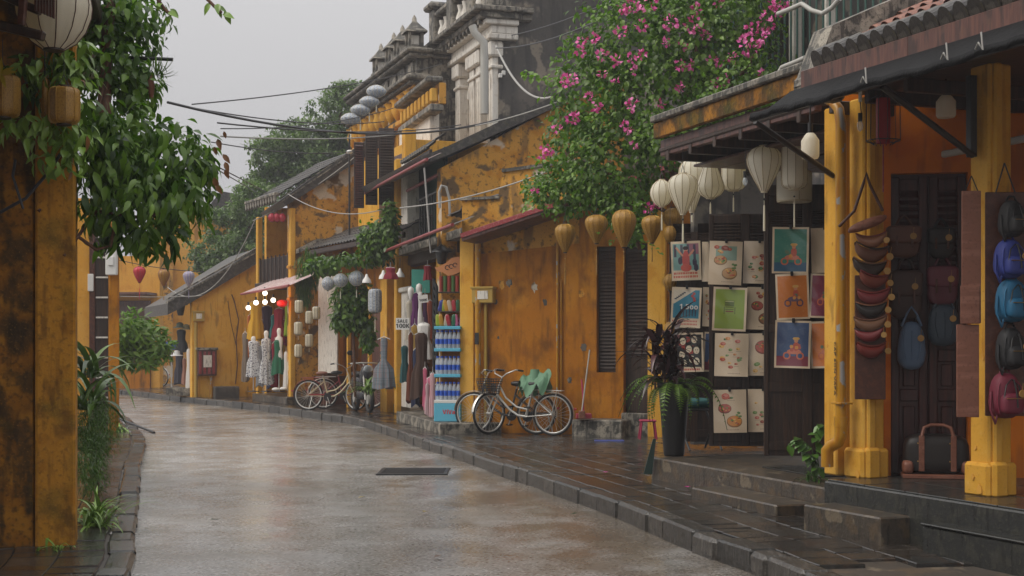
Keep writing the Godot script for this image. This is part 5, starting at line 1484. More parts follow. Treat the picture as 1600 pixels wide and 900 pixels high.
	plant_tuft("weed_tuft", "small weed tuft at the base of the ochre wall end", Vector3(-3.35, 0.06, -10.3), 26, 0.06, 0.14, 0.02, 0.3, 0.9)
	plant_tuft("weed_tuft", "small weed tuft at the base of the orange post", Vector3(-6.75, 0.06, -24.3), 30, 0.15, 0.3, 0.03, 0.3, 0.9)
	var af := thing("asparagus_fern", "feathery dark green fern bush along the left hand pavement", "bush", Vector3(-4.0, 0.06, -13.6))
	var inv2 := af.transform.affine_inverse()
	var rr := fill([[inv2 * at(140, 660, 13.6), Vector3(0.22, 0.3, 0.45)], [inv2 * at(138, 710, 13.2), Vector3(0.2, 0.25, 0.4)], [inv2 * at(142, 740, 12.8), Vector3(0.17, 0.22, 0.3)], [inv2 * at(150, 670, 15), Vector3(0.25, 0.35, 0.5)]], 6500, 0.5, 1.0, 0.0, 0.5, 0.7, 0.2)
	multi("foliage", leaf_mesh(0.07, 0.008, 0.1, 0.3), M.leaf, rr[0], rr[1], af)
	tubep("stem", [Vector3(0, 0, 0), Vector3(0, 0.4, 0)], 0.02, M.bark, af)
	# small tree leaning over the road behind the post
	rng.seed = 79
	var stt := thing("small_tree", "small bright green leafy tree leaning out behind the orange post", "tree", Vector3(-8.6, 0.12, -27.6))
	var i3 := stt.transform.affine_inverse()
	r = fill([[i3 * at(225, 530, 27.5), Vector3(0.5, 0.4, 0.4)], [i3 * at(205, 520, 27.4), Vector3(0.35, 0.42, 0.4)], [i3 * at(245, 545, 27.5), Vector3(0.3, 0.3, 0.3)], [i3 * at(215, 560, 27.3), Vector3(0.4, 0.22, 0.3)], [i3 * at(190, 545, 27.3), Vector3(0.25, 0.4, 0.3)]], 1500, 0.8, 1.3, 0.45, 1.0, 0.2, 0.3)
	multi("crown", leaf_mesh(0.17, 0.055, 0.2, 0.3), M.leaf, r[0], r[1], stt)
	tubep("trunk", [Vector3.ZERO, i3 * at(170, 600, 27.6), i3 * at(205, 540, 27.5)], [0.05, 0.04, 0.02], M.bark, stt)
	# fern and cordyline in the tall pot
	rng.seed = 80
	var pp := Vector3(1.72, 0.38, -14.95)
	var pt := thing("tall_planter", "tall tapered black planter standing on the terrace corner", "planter", pp)
	var pb := MB.new()
	pb.lathe([Vector2(0.0, 0.0), Vector2(0.1, 0.0), Vector2(0.11, 0.02), Vector2(0.165, 0.72), Vector2(0.18, 0.73), Vector2(0.18, 0.78), Vector2(0.15, 0.78), Vector2(0.14, 0.7), Vector2(0.0, 0.7)], 20)
	obj("pot", pb, M.black, pt)
	var fe := thing("fern", "bright green fern overflowing the tall black planter", "plant", pp + Vector3(0, 0.7, 0))
	var ferns := []
	for k in 5: ferns.append(frond_mesh(rnd(0.36, 0.56), 0.13, 1.1 + k * 0.25))
	for k in 30:
		var a := TAU * k / 30.0 + rnd(-0.2, 0.2)
		put("frond", ferns[k % 5], M.leaf, fe, Transform3D(Basis(Vector3.RIGHT, rnd(0.5, 1.25)).rotated(Vector3.UP, a), Vector3(sin(a) * 0.1, 0.02, cos(a) * 0.1)).scaled_local(Vector3.ONE * rnd(0.8, 1.15)))
	var co := thing("cordyline", "dark purple strap leaved cordyline rising from the planter with the fern", "plant", pp + Vector3(-0.1, 0.78, 0.02))
	var straps := []
	for k in 6: straps.append(strap_leaf(rnd(0.5, 0.72), 0.07, rnd(0.5, 1.3), rnd(0.0, 0.3)))
	var pm := [col(Color(0.045, 0.018, 0.02), 0.25), col(Color(0.075, 0.028, 0.032), 0.25), col(Color(0.11, 0.05, 0.055), 0.25), col(Color(0.03, 0.014, 0.014), 0.3)]
	for k in 84:
		var a := rnd(0, TAU)
		var hgt := rnd(0.0, 0.5)
		put("leaf", straps[k % 6], pm[k % 4], co, Transform3D(Basis(Vector3.RIGHT, rnd(0.1, 1.2)).rotated(Vector3.UP, a), Vector3(rnd(-0.12, 0.12), hgt, rnd(-0.08, 0.08))).scaled_local(Vector3.ONE * rnd(0.7, 1.05)))
	for k in 3:
		tubep("cane", [Vector3(-0.1 + k * 0.1, -0.08, 0), Vector3(-0.12 + k * 0.12, 0.45, rnd(-0.05, 0.05))], 0.014, M.bark, co)
	var gb := thing("green_board", "green signboard leaning against the terrace beside the tall planter", "board", at(1018, 715, 14.75))
	var gk := MB.new()
	gk.slab([Vector2(-0.07, -0.17), Vector2(0.02, -0.17), Vector2(0.06, 0.2), Vector2(0.03, 0.2)], -0.02, 0.02)
	obj("panel", gk, col(Color(0.015, 0.04, 0.032), 0.4), gb, Vector3(-0.02, 0, 0.05))
	# climber at the terrace end
	var cp := thing("young_climber", "young light green climbing plant at the end of the terrace by the yellow pier", "plant", at(1276, 745, 12.1))
	var ic := cp.transform.affine_inverse()
	var cm := leaf_mesh(0.11, 0.07, 0.2, 0.25)
	var gm := [col(Color(0.07, 0.17, 0.025), 0.35), col(Color(0.1, 0.22, 0.04), 0.35), col(Color(0.05, 0.12, 0.02), 0.35)]
	for s in [[[1278, 740], [1268, 700], [1250, 685], [1232, 695]], [[1280, 740], [1275, 690], [1280, 668], [1284, 662]], [[1280, 735], [1270, 715], [1262, 708]]]:
		var pts := []
		for q in s: pts.append(ic * at(q[0], q[1], 12.1))
		tubep("stem", pts, 0.006, gm[2], cp, 5)
		for k in range(1, pts.size()):
			for w in 4:
				put("leaf", cm, gm[(k + w) % 3], cp, leaf_xf(pts[k - 1].lerp(pts[k], (w + 1) / 4.0), Vector3(rnd(-1, 0.6), rnd(-0.8, 0.2), rnd(0.0, 0.8)), Vector3(0, 1, 0.4), rnd(0.7, 1.1)))
	for k in 26:
		put("blade", straps[k % 6], gm[2], cp, Transform3D(Basis(Vector3.RIGHT, rnd(0.2, 1.0)).rotated(Vector3.UP, rnd(0, TAU)), Vector3(rnd(-0.1, 0.04), -0.04, rnd(-0.1, 0.1))).scaled_local(Vector3(0.2, 0.35, 0.35)))
	# vines of the lantern stall
	rng.seed = 81
	var vs := thing("stall_vine", "green creeper hanging over the lantern stall's roof and posts", "climbing plant", at(550, 450, 28.0))
	var iv := vs.transform.affine_inverse()
	r = fill([[iv * at(550, 470, 28.2), Vector3(0.42, 0.6, 0.3)], [iv * at(540, 500, 28.2), Vector3(0.3, 0.25, 0.2)], [iv * at(590, 375, 27.6), Vector3(0.4, 0.42, 0.25)], [iv * at(560, 405, 27.8), Vector3(0.75, 0.12, 0.25)], [iv * at(505, 415, 29.5), Vector3(0.4, 0.2, 0.25)], [iv * at(610, 350, 27.2), Vector3(0.15, 0.5, 0.15)], [iv * at(575, 520, 28.2), Vector3(0.15, 0.4, 0.15)]], 3600, 0.7, 1.3, 0.0, 0.85, 0.7, 0.3)
	multi("foliage", leaf_mesh(0.11, 0.065), M.leaf, r[0], r[1], vs)
	tubep("stem", [iv * at(555, 620, 28.2), iv * at(552, 520, 28.2), iv * at(560, 430, 28), iv * at(590, 380, 27.7)], 0.03, M.bark, vs)
	var hg := thing("hanging_moss", "pale trailing plant hanging on the dress shop's gable wall", "plant", at(482, 430, 32.5))
	var ih := hg.transform.affine_inverse()
	r = fill([[ih * at(482, 420, 32.5), Vector3(0.28, 0.5, 0.2)], [ih * at(476, 450, 32.5), Vector3(0.2, 0.4, 0.2)]], 900, 0.8, 1.4, 0.1, 0.5, 2.0, 0.2)
	multi("foliage", leaf_mesh(0.2, 0.02, 0.2, 0.2), M.leaf, r[0], r[1], hg)
	plant_tuft("potted_greenery", "bushy greenery in front of the lantern stall beside the parked bicycles", at(578, 612, 28.0), 60, 0.25, 0.6, 0.05, 0.2, 0.9)
	plant_tuft("potted_greenery", "ferny plant under the hanging checked shirt at the stall", at(605, 606, 27.2), 50, 0.2, 0.45, 0.04, 0.2, 0.9)
	# far trees
	rng.seed = 82
	for T in [["dense green tree in the haze behind the dress shop's roof", 505, 235, 50.0, [[480, 235, 85, 50], [540, 190, 60, 55], [440, 245, 45, 30], [520, 250, 80, 50], [430, 230, 30, 22], [560, 160, 30, 30], [480, 280, 80, 40], [560, 230, 50, 70], [420, 280, 30, 22], [540, 145, 25, 15]]], ["yellowish green tree in the haze before the tall pale building", 370, 370, 47.0, [[370, 350, 45, 40], [345, 395, 45, 35], [395, 330, 35, 35], [330, 410, 30, 22], [380, 400, 45, 40], [400, 300, 30, 14]]]]:
		var tr := thing("leafy_tree", T[0], "tree", Vector3((T[1] - 800) * T[3] / F, 0, -T[3]))
		var it := tr.transform.affine_inverse()
		cl = []
		for c in T[4]:
			cl.append([it * at(c[0], c[1], T[3] + rnd(-0.6, 0.6)), Vector3(c[2] * T[3] / F, c[3] * T[3] / F, c[2] * T[3] / F * 0.8)])
			var pts := [it * Vector3(tr.position.x, 2.0, tr.position.z), it * at(T[1], T[2] + 60, T[3]), cl[-1][0]]
			tubep("limb", pts, [0.16, 0.1, 0.03], M.bark, tr, 5)
		# twig clumps spread over each lobe, leaves gathered round them
		var xs := []
		var cs := []
		for c in cl:
			var nk := int(26 + 60 * c[1].x * c[1].y)
			for k in nk:
				var d := rdir()
				var p: Vector3 = c[0] + d * c[1] * lerpf(0.55, 1.08, rng.randf())
				var tone := rnd(0.0, 1.0)
				for q in 42:
					xs.append(leaf_xf(p + rdir() * rnd(0.02, 0.26) * Vector3(1.3, 0.7, 1.3), rdir() + Vector3(0, -0.2, 0), Vector3(0, 1, 0.3) + rdir() * 0.5, rnd(0.7, 1.2)))
					cs.append(Color(0.07, 0.12, 0.04).lerp(Color(0.2, 0.28, 0.1), tone) * rnd(0.8, 1.2))
		multi("crown", leaf_mesh(0.13, 0.07), M.leaf, xs, cs, tr)
		tubep("trunk", [Vector3(0, 0, 0), Vector3(0.1, 2.2, 0), it * at(T[1], T[2] + 60, T[3])], [0.24, 0.2, 0.14], M.bark, tr, 8)
	for p in [[560, 778, 0], [1020, 815, 1], [905, 802, 2], [420, 838, 3], [662, 800, 0], [690, 868, 1], [340, 812, 2]]:
		var zq: float = F * (EYE - 0.03) / (p[1] - 540.0)
		var fl := thing("fallen_leaf", "%s fallen leaf lying on the wet road" % ["yellowed", "brown", "dark green", "pale tan"][p[2]], "leaf", at(p[0], p[1], zq), "fallen leaves on the road, %s" % ["yellowed", "brown", "dark green", "pale tan"][p[2]])
		put("blade", leaf_mesh(0.09, 0.05, 0.3, 0.1), col([Color(0.3, 0.22, 0.05), Color(0.1, 0.05, 0.025), Color(0.03, 0.05, 0.015), Color(0.35, 0.3, 0.22)][p[2]], 0.4), fl, leaf_xf(Vector3.ZERO, Vector3(rnd(-1, 1), 0.05, rnd(-1, 1)), Vector3.UP, 1.0))
	# fallen petals on the wet pavement
	for p in [[1074, 762], [1090, 764], [946, 739]]:
		var q := at(p[0], p[1], F * (EYE - 0.16) / (p[1] - 540.0))
		var fl := thing("fallen_blossom", "pink blossom fallen on the wet pavement by the terrace", "blossom", q, "fallen pink blossoms")
		for k in 4:
			put("petal", leaf_mesh(0.035, 0.03, 0.4, 0.3), col(Color(0.65, 0.06, 0.32), 0.6), fl, leaf_xf(Vector3(0, 0.004, 0), Vector3(cos(k * 1.6), 0.5, sin(k * 1.6)), Vector3.UP, 1.0))
func plant_tuft(called: String, label: String, p: Vector3, n: int, l0: float, l1: float, w: float, lo: float, hi: float) -> void:
	var t := thing(called, label, "plant", p)
	var ms := []
	for k in 5: ms.append(strap_leaf(lerpf(l0, l1, k / 4.0), w, rnd(0.6, 1.4), rnd(0.0, 0.5)))
	var mats := []
	for k in 4: mats.append(mat(green(lerpf(lo, hi, k / 4.0), lerpf(lo, hi, (k + 1) / 4.0)), 0.35, {"back": Color(0.15, 0.2, 0.05)}))
	for k in n:
		put("leaf", ms[k % 5], mats[rng.randi() % 4], t, Transform3D(Basis(Vector3.RIGHT, rnd(0.05, 1.15)).rotated(Vector3.UP, rnd(0, TAU)), Vector3(rnd(-0.1, 0.1), 0, rnd(-0.12, 0.12))))

# ---------------------------------------------------------------- left hand wall, post and houses
func build_left() -> void:
	var f := fr(118, 10.5, 105.0)
	var h := thing("garden_wall", "tall mouldy ochre wall end beside the left pavement", "wall", f)
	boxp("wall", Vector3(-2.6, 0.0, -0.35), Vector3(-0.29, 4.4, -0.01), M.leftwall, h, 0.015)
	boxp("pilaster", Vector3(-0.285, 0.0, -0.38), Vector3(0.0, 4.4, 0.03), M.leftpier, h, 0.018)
	var g := fr(108, 11.0, 196.0)
	var h2 := thing("left_house", "dark eaved house behind the left hand ochre wall", "house", Transform3D.IDENTITY)
	var k := MB.new()
	k.box(Vector3.ZERO, Vector3(0.2, 3.0, 4.0), 0.0, Transform3D(Basis(Vector3.UP, deg_to_rad(16.0)), Vector3(-5.2, 1.6, -14.5)))
	obj("wall", k, M.mould, h2)
	# deep tiled eave and upper storey of the left row, above and behind the viewer's left shoulder
	var k2 := MB.new()
	k2.box(Vector3.ZERO, Vector3(3.2, 0.14, 9.0), 0.01, Transform3D(Basis(Vector3.UP, deg_to_rad(13.0)), Vector3(-4.0, 4.25, -7.2)))
	obj("eave", k2, M.darkwood, h2)
	var k3 := MB.new()
	k3.box(Vector3.ZERO, Vector3(0.3, 4.3, 9.0), 0.0, Transform3D(Basis(Vector3.UP, deg_to_rad(13.0)), Vector3(-4.2, 2.1, -5.0)))
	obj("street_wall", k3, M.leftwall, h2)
	var k4 := MB.new()
	k4.box(Vector3.ZERO, Vector3(1.2, 0.1, 4.0), 0.01, Transform3D(Basis(Vector3.UP, deg_to_rad(15.0)), Vector3(-4.6, 4.4, -13.4)))
	obj("back_eave", k4, M.tile, h2)
	# orange post, door wall
	var p := at(178, 540, 24.6)
	var po := thing("orange_post", "slim orange painted post on the left pavement edge", "post", yaw(16, Vector3(p.x, 0, p.z)))
	boxp("shaft", Vector3(-0.09, 0.02, -0.09), Vector3(0.09, at(178, 385, 24.6).y + 0.4, 0.09), M.stained, po, 0.012)
	var eb := thing("fuse_box", "white fuse box fixed to the orange post", "box", at(175, 410, 24.4))
	boxp("case", Vector3(-0.1, -0.22, -0.06), Vector3(0.09, 0.24, 0.06), M.whitepaint, eb, 0.012)
	boxp("switch", Vector3(-0.05, -0.06, 0.06), Vector3(0.05, 0.1, 0.09), M.whitepaint, eb, 0.01)
	var w := fr(170, 25.4, 102.0)
	var hw := thing("cream_house", "cream house front with a weathered brown door behind the orange post", "house", w)
	boxp("wall", Vector3(-3.0, 0.1, -0.3), Vector3(0.05, 4.2, 0.0), M.pale, hw)
	boxp("frame_post", Vector3(L(w, 140, 450).x, 0.1, 0.0), Vector3(L(w, 149, 450).x, 4.0, 0.08), M.leather, hw)
	var dr := boxp("door", Vector3(L(w, 149, 450).x, 0.1, 0.0), Vector3(L(w, 170, 450).x, 4.0, 0.04), M.darkwood, hw)
	for q in 9:
		boxp("door_bar", Vector3(L(w, 150, 450).x, 0.6 + q * 0.36, 0.04), Vector3(L(w, 169, 450).x, 0.63 + q * 0.36, 0.07), M.sheet, dr, 0.004)
	rbox("switch_box", w, 137, 428, 146, 455, 0.0, 0.12, M.whitepaint, hw)
	# metal bar lying out over the kerb, parked cycle behind post
	var bar := thing("iron_bar", "thin dark iron bar lying across the left kerb by the post", "bar")
	tubep("rod", [at(186, 654, 27.0), at(241, 676, 24.8)], 0.022, M.iron, bar)
	# roof ornament, timber bracket and lanterns at the top of the wall
	var br := thing("timber_bracket", "dark timber bracket and slats in front of the big cream lantern", "bracket", at(60, 20, 9.0))
	var b := MB.new()
	b.box(Vector3(0, 0.06, 0), Vector3(0.045, 0.42, 0.05), 0.006, Transform3D(Basis(Vector3(0, 0, 1), -0.08), Vector3(-0.08, 0.06, 0.05)))
	obj("stick", b, M.leather, br)
	for q in 7:
		boxp("slat", Vector3(-0.02 + q * 0.019, 0.01 - q * 0.008, 0.0), Vector3(-0.006 + q * 0.019, 0.34, 0.02), M.leather, br, 0.002)
	var bb := MB.new()
	bb.box(Vector3.ZERO, Vector3(0.3, 0.06, 0.06), 0.01, Transform3D(Basis(Vector3(0, 0, 1), -0.25), Vector3(-0.1, -0.12, 0.02)))
	bb.box(Vector3.ZERO, Vector3(0.45, 0.05, 0.06), 0.01, Transform3D(Basis(Vector3(0, 0, 1), -0.4), Vector3(-0.2, 0.1, -0.03)))
	obj("arm", bb, M.darkwood, br)
	lantern("big_lantern", "big cream paper lantern with dark ribs under the left eave", "round", at(84, 12, 9.5), 0.5, 0.56, M.silk2, 0.0, 12, M.leather, "")
	lantern("amber_lantern", "amber silk lantern at the left wall with yellow leaves before it", "cyl", at(4, 150, 10.0), 0.25, 0.3, M.gold, 0.0, 10, M.brass, "")
	lantern("amber_lantern", "amber silk lantern half hidden in the broad vine leaves", "cyl", at(100, 165, 10.0), 0.22, 0.26, M.gold, 0.0, 10, M.brass, "")
	var yl := thing("yellow_leaves", "bright yellow leaf spray before the amber lantern", "plant", at(2, 115, 9.8))
	for q in 8:
		put("leaf", leaf_mesh(0.11, 0.03), col(Color(0.5, 0.38, 0.03), 0.4), yl, leaf_xf(Vector3.ZERO, Vector3(rnd(-0.3, 1), rnd(-1, 1), 0.3), Vector3(0, 0, 1), 1.0))
	var tas := thing("tassel", "long golden tassel hanging before the dark vine", "tassel", at(70, 150, 10.1))
	tubep("fringe", [Vector3(0, 0.14, 0), Vector3(0, 0.1, 0), Vector3(0, -0.15, 0)], [0.008, 0.02, 0.024], M.gold, tas, 8)
	tubep("cord", [Vector3(0, 0.14, 0), Vector3(0, 0.32, 0)], 0.004, M.black, tas)
	var cb := thing("black_cable", "loose black cable hanging on the mouldy ochre wall", "cable")
	tubep("cord", [at(0, 332, 10.2), at(40, 310, 10.2), at(75, 270, 10.25), at(95, 240, 10.3)], 0.012, M.cable, cb)
	tubep("cord", [at(24, 250, 10.2), at(20, 275, 10.15), at(28, 300, 10.1), at(36, 326, 10.1)], 0.01, M.cable, cb)
	var rod := thing("iron_rod", "short dark rod jutting from the vine into the sky", "rod")
	tubep("rod", [at(160, 88, 11.7), at(270, 93, 11.7)], 0.016, M.iron, rod)

# ---------------------------------------------------------------- lanterns
func lantern_profile(kind: String) -> Array:
	match kind:
		"balloon": return [Vector2(0.2, 0), Vector2(0.36, 0.12), Vector2(0.58, 0.27), Vector2(0.8, 0.44), Vector2(0.95, 0.6), Vector2(1.0, 0.72), Vector2(0.93, 0.84), Vector2(0.74, 0.93), Vector2(0.42, 0.985), Vector2(0.3, 1.0)]
		"cyl": return [Vector2(0.5, 0), Vector2(0.8, 0.03), Vector2(0.95, 0.09), Vector2(1.0, 0.2), Vector2(1.0, 0.5), Vector2(1.0, 0.8), Vector2(0.95, 0.91), Vector2(0.8, 0.97), Vector2(0.5, 1.0)]
		"round": return [Vector2(0.3, 0), Vector2(0.58, 0.08), Vector2(0.82, 0.22), Vector2(0.97, 0.4), Vector2(1.0, 0.52), Vector2(0.95, 0.66), Vector2(0.78, 0.82), Vector2(0.52, 0.94), Vector2(0.3, 1.0)]
		"garlic": return [Vector2(0.35, 0), Vector2(0.72, 0.08), Vector2(0.95, 0.2), Vector2(1.0, 0.3), Vector2(0.9, 0.42), Vector2(0.72, 0.62), Vector2(0.52, 0.82), Vector2(0.36, 1.0)]
		"disc": return [Vector2(0.15, 0), Vector2(0.5, 0.08), Vector2(0.85, 0.28), Vector2(1.0, 0.48), Vector2(0.92, 0.66), Vector2(0.6, 0.88), Vector2(0.15, 1.0)]
		"square": return [Vector2(1.0, 0), Vector2(1.0, 0.02), Vector2(1.0, 0.5), Vector2(1.0, 0.98), Vector2(1.0, 1.0)]
	return []
# w, h in metres, centred on p; tassel = length below the body
func lantern(called: String, label: String, kind: String, p: Vector3, w: float, h: float, m: Material, tassel := 0.0, ribs := 10, rib_m: Material = null, group := "", hang := 0.25, tm: Material = null) -> Node3D:
	var t := thing(called, label, "lantern", yaw(rnd(0, 60), p), group)
	var pr := []
	for q in lantern_profile(kind):
		pr.append(Vector2(q.x * w * 0.5, (q.y - 0.5) * h))
	var seg := ribs if kind != "square" else 4
	var sb := MB.new()
	# panels between the ribs are pulled slightly inwards, as stretched silk is
	var P := []
	for q in pr:
		var row := []
		for k in seg * 3:
			var a := TAU * k / (seg * 3)
			var dip := 1.0 if k % 3 == 0 else (cos(PI / seg) * 0.985 if seg > 4 else 0.99)
			row.append(Vector3(cos(a) * q.x * dip, q.y, sin(a) * q.x * dip))
		P.append(row)
	sb.grid(P, true, 1.0)
	obj("shade", sb, m, t)
	var rb := MB.new()
	for k in seg:
		var a := TAU * k / seg
		var pts := []
		for q in pr: pts.append(Vector3(cos(a) * (q.x + 0.001), q.y, sin(a) * (q.x + 0.001)))
		rb.tube(pts, 0.0022 + w * 0.003, 4, false)
	obj("ribs", rb, rib_m if rib_m else m, t).set_meta("kind", "stuff")
	var cb := MB.new()
	cb.tube([Vector3(0, h / 2 - 0.012, 0), Vector3(0, h / 2 + 0.012, 0)], pr[-1].x * 0.95, 10)
	cb.tube([Vector3(0, -h / 2 + 0.012, 0), Vector3(0, -h / 2 - 0.012, 0)], pr[0].x * 0.95, 10)
	obj("cap", cb, M.darkwood if m != M.silk else M.silk2, t)
	var hb := MB.new()
	for s in [-1.0, 1.0]:
		hb.tube([Vector3(s * pr[-1].x * 0.8, h / 2, 0), Vector3(0, h / 2 + 0.09, 0)], 0.003, 4)
	hb.tube([Vector3(0, h / 2 + 0.09, 0), Vector3(0, h / 2 + hang, 0)], 0.003, 4)
	obj("cord", hb, M.cable, t)
	if tassel > 0.0:
		var tb := MB.new()
		var y := -h / 2
		tb.tube([Vector3(0, y, 0), Vector3(0, y - tassel * 0.35, 0)], 0.003, 4)
		tb.lathe([Vector2(0.002, y - tassel), Vector2(w * 0.034, y - tassel), Vector2(w * 0.03, y - tassel * 0.6), Vector2(w * 0.024, y - tassel * 0.36), Vector2(0.002, y - tassel * 0.34)], 8)
		obj("tassel", tb, tm if tm else m, t)
		var kb := MB.new()
		kb.blob(Vector3(0, y - tassel * 0.2, 0), Vector3.ONE * (w * 0.035), 2.0)
		obj("bead", kb, M.black if m == M.silk else M.brass, t)
	return t
func pxl(called: String, label: String, kind: String, x: float, y: float, wpx: float, hpx: float, z: float, m: Material, tpx := 0.0, ribs := 10, rib_m: Material = null, group := "", hang := 0.25, tm: Material = null) -> void:
	lantern(called, label, kind, at(x, y, z), wpx * z / F, hpx * z / F, m, tpx * z / F, ribs, rib_m, group, hang, tm)
func build_lanterns() -> void:
	rng.seed = 5
	var rib := col(Color(0.42, 0.33, 0.2), 0.5)
	pxl("silk_lantern", "small round white silk lantern, lowest beside the bougainvillea", "round", 1034, 302, 36, 40, 14.8, M.silk, 38, 10, rib)
	pxl("silk_lantern", "white balloon shaped silk lantern hanging lowest before the left print board", "balloon", 1067, 303, 47, 62, 13.7, M.silk, 45, 12, rib)
	pxl("silk_lantern", "white balloon lantern half hidden behind the lowest one", "balloon", 1081, 290, 42, 82, 15.4, M.silk, 16, 12, rib)
	pxl("silk_lantern", "white garlic shaped silk lantern with a wide base", "garlic", 1110, 280, 44, 58, 14.5, M.silk, 25, 12, rib)
	pxl("silk_lantern", "white cylinder lantern between garlic and largest balloon ones", "cyl", 1146, 266, 38, 62, 14.7, M.silk, 34, 10, rib)
	pxl("silk_lantern", "largest white balloon shaped lantern above the dark door leaf", "balloon", 1194, 264, 55, 70, 13.0, M.silk, 62, 12, rib)
	pxl("silk_lantern", "tall white cylinder lantern beside the black awning strut", "cyl", 1241, 258, 41, 74, 12.9, M.silk, 60, 10, rib)
	pxl("paper_lantern", "square white paper lantern behind the tall cylinder one", "square", 1241, 292, 56, 44, 13.5, M.silk, 0, 4, rib)
	for g in [[883, 372, 32, 44, 16.9, 50], [932, 358, 36, 44, 16.4, 50], [975, 357, 38, 58, 15.9, 38], [1019, 358, 34, 42, 15.6, 30]]:
		pxl("gold_lantern", "golden brown balloon lantern with yellow tassel under the bougainvillea", "balloon", g[0], g[1], g[2], g[3], g[4], M.gold, g[5], 12, M.brass, "golden balloon lanterns in a row", 0.3, M.gold)
	pxl("gold_lantern", "golden lantern behind the white ones at the board's top corner", "round", 1052, 340, 34, 30, 16.9, M.gold, 0, 12, M.brass)
	for y in [366, 441, 516]:
		pxl("gold_globe", "small gold globe lantern strung beside the left print board", "round", 1047, y, 20, 26, 16.3, M.gold, 0, 10, M.brass, "small gold globes in a string", 0.4)
	# pleated white shades, wire cage lantern, bare bulbs at the bag shop
	for s in [[1478, 166, 30, 36, 10.4, "pleated white lamp shade on a black cord above the bag shop door"], [1266, 228, 28, 40, 11.3, "pleated white lamp shade under the tarpaulin's left end"]]:
		var p := at(s[0], s[1], s[4])
		var t := thing("lamp_shade", s[5], "lamp", p)
		var z: float = s[4] / F
		var b := MB.new()
		b.lathe([Vector2(s[2] * z * 0.42, -s[3] * z * 0.5), Vector2(s[2] * z * 0.5, -s[3] * z * 0.4), Vector2(s[2] * z * 0.5, s[3] * z * 0.2), Vector2(s[2] * z * 0.3, s[3] * z * 0.42), Vector2(s[2] * z * 0.2, s[3] * z * 0.5)], 32, Transform3D.IDENTITY, 0.05, 16)
		obj("shade", b, M.silk, t)
		tubep("socket", [Vector3(0, s[3] * z * 0.45, 0), Vector3(0, s[3] * z * 0.9, 0)], 0.02, M.black, t, 8)
		tubep("cord", [Vector3(0, s[3] * z * 0.9, 0), Vector3(0, s[3] * z * 2.2, 0)], 0.007, M.black, t)
	var cg := thing("cage_lantern", "red cylinder lantern inside a black wire cage under the tarpaulin", "lantern", at(1380, 190, 10.6))
	var z2 := 10.6 / F
	var rb2 := MB.new()
	rb2.lathe([Vector2(10.5 * z2, -34 * z2), Vector2(11 * z2, -30 * z2), Vector2(11 * z2, 30 * z2), Vector2(10.5 * z2, 36 * z2)], 24, Transform3D.IDENTITY, 0.04, 12)
	obj("red_silk", rb2, col(Color(0.35, 0.012, 0.02), 0.5), cg)
	for k in 12:
		var a := TAU * k / 12
		var o := Vector3(cos(a), 0, sin(a))
		tubep("wire", [o * 12 * z2 + Vector3(0, 40 * z2, 0), o * 26 * z2 + Vector3(0, 34 * z2, 0), o * 27 * z2 + Vector3(0, -28 * z2, 0), o * 14 * z2 + Vector3(0, -36 * z2, 0)], 0.003, M.iron, cg, 4)
	var ring := []
	for k in 21: ring.append(Vector3(cos(TAU * k / 20) * 26 * z2, -30 * z2, sin(TAU * k / 20) * 26 * z2))
	tubep("hoop", ring, 0.004, M.iron, cg, 4)
	tubep("tail", [Vector3(0, -36 * z2, 0), Vector3(0, -60 * z2, 0), Vector3(0, -110 * z2, 0)], 0.006, M.redtrim, cg)
	tubep("cord", [Vector3(0, 36 * z2, 0), Vector3(0, 80 * z2, 0)], 0.005, M.black, cg)
	for s in [[1344, 128, 1344, 165, 1344, 195, 10.2, "bare bulb hanging from a white stick beside the cage lantern"], [1163, 190, 1163, 212, 1164, 282, 13.0, "bare bulb on a twisted wire among the white lanterns"]]:
		var t := thing("hanging_bulb", s[7], "bulb", at(s[4], s[5], s[6]))
		var it := t.transform.affine_inverse()
		tubep("stick", [it * at(s[0], s[1], s[6]), it * at(s[2], s[3] - 6, s[6])], 0.013, M.whitepaint, t)
		tubep("wire", [it * at(s[2], s[3] - 6, s[6]), it * at(s[4] + 2, s[5] - 14, s[6])], 0.004, M.cable, t)
		var b := MB.new()
		b.lathe([Vector2(0.002, -0.05), Vector2(0.018, -0.035), Vector2(0.024, -0.01), Vector2(0.018, 0.02), Vector2(0.012, 0.03)], 10)
		obj("glass", b, M.glass, t)
		tubep("socket", [Vector3(0, 0.025, 0), Vector3(0, 0.085, 0)], 0.016, M.black, t, 8)
	# across the street, far
	pxl("street_lantern", "red silk lantern strung across the far street", "balloon", 218, 429, 19, 25, 30.0, col(Color(0.5, 0.03, 0.05), 0.5), 26, 12, M.redtrim, "", 0.1)
	pxl("street_lantern", "yellow and plum striped lantern strung across the far street", "balloon", 256, 434, 18, 26, 30.0, M.gold, 22, 12, col(Color(0.25, 0.05, 0.08), 0.5), "", 0.1)
	pxl("street_lantern", "pale violet lantern strung by the small gabled house", "balloon", 295, 436, 18, 24, 30.0, col(Color(0.3, 0.27, 0.4), 0.5), 18, 12, M.silk2, "", 0.1)
	for q in [[588, 143, 32, 20], [577, 159, 32, 18], [563, 172, 32, 18], [548, 186, 32, 19]]:
		pxl("disc_lantern", "flattened blue and white patterned lantern strung high across the street", "disc", q[0], q[1], q[2], q[3], 27.0, M.bluewhite, 22, 14, M.silk2, "flat blue white lanterns on a wire", 0.15, M.silk)
	for q in [[512, 443, 20, 22], [532, 438, 24, 22], [557, 435, 26, 24]]:
		pxl("disc_lantern", "blue and white patterned round lantern over the lantern stall", "disc", q[0], q[1], q[2], q[3], 27.8, M.bluewhite, 18, 14, M.silk2, "blue white lanterns over the stall", 0.15, M.silk)
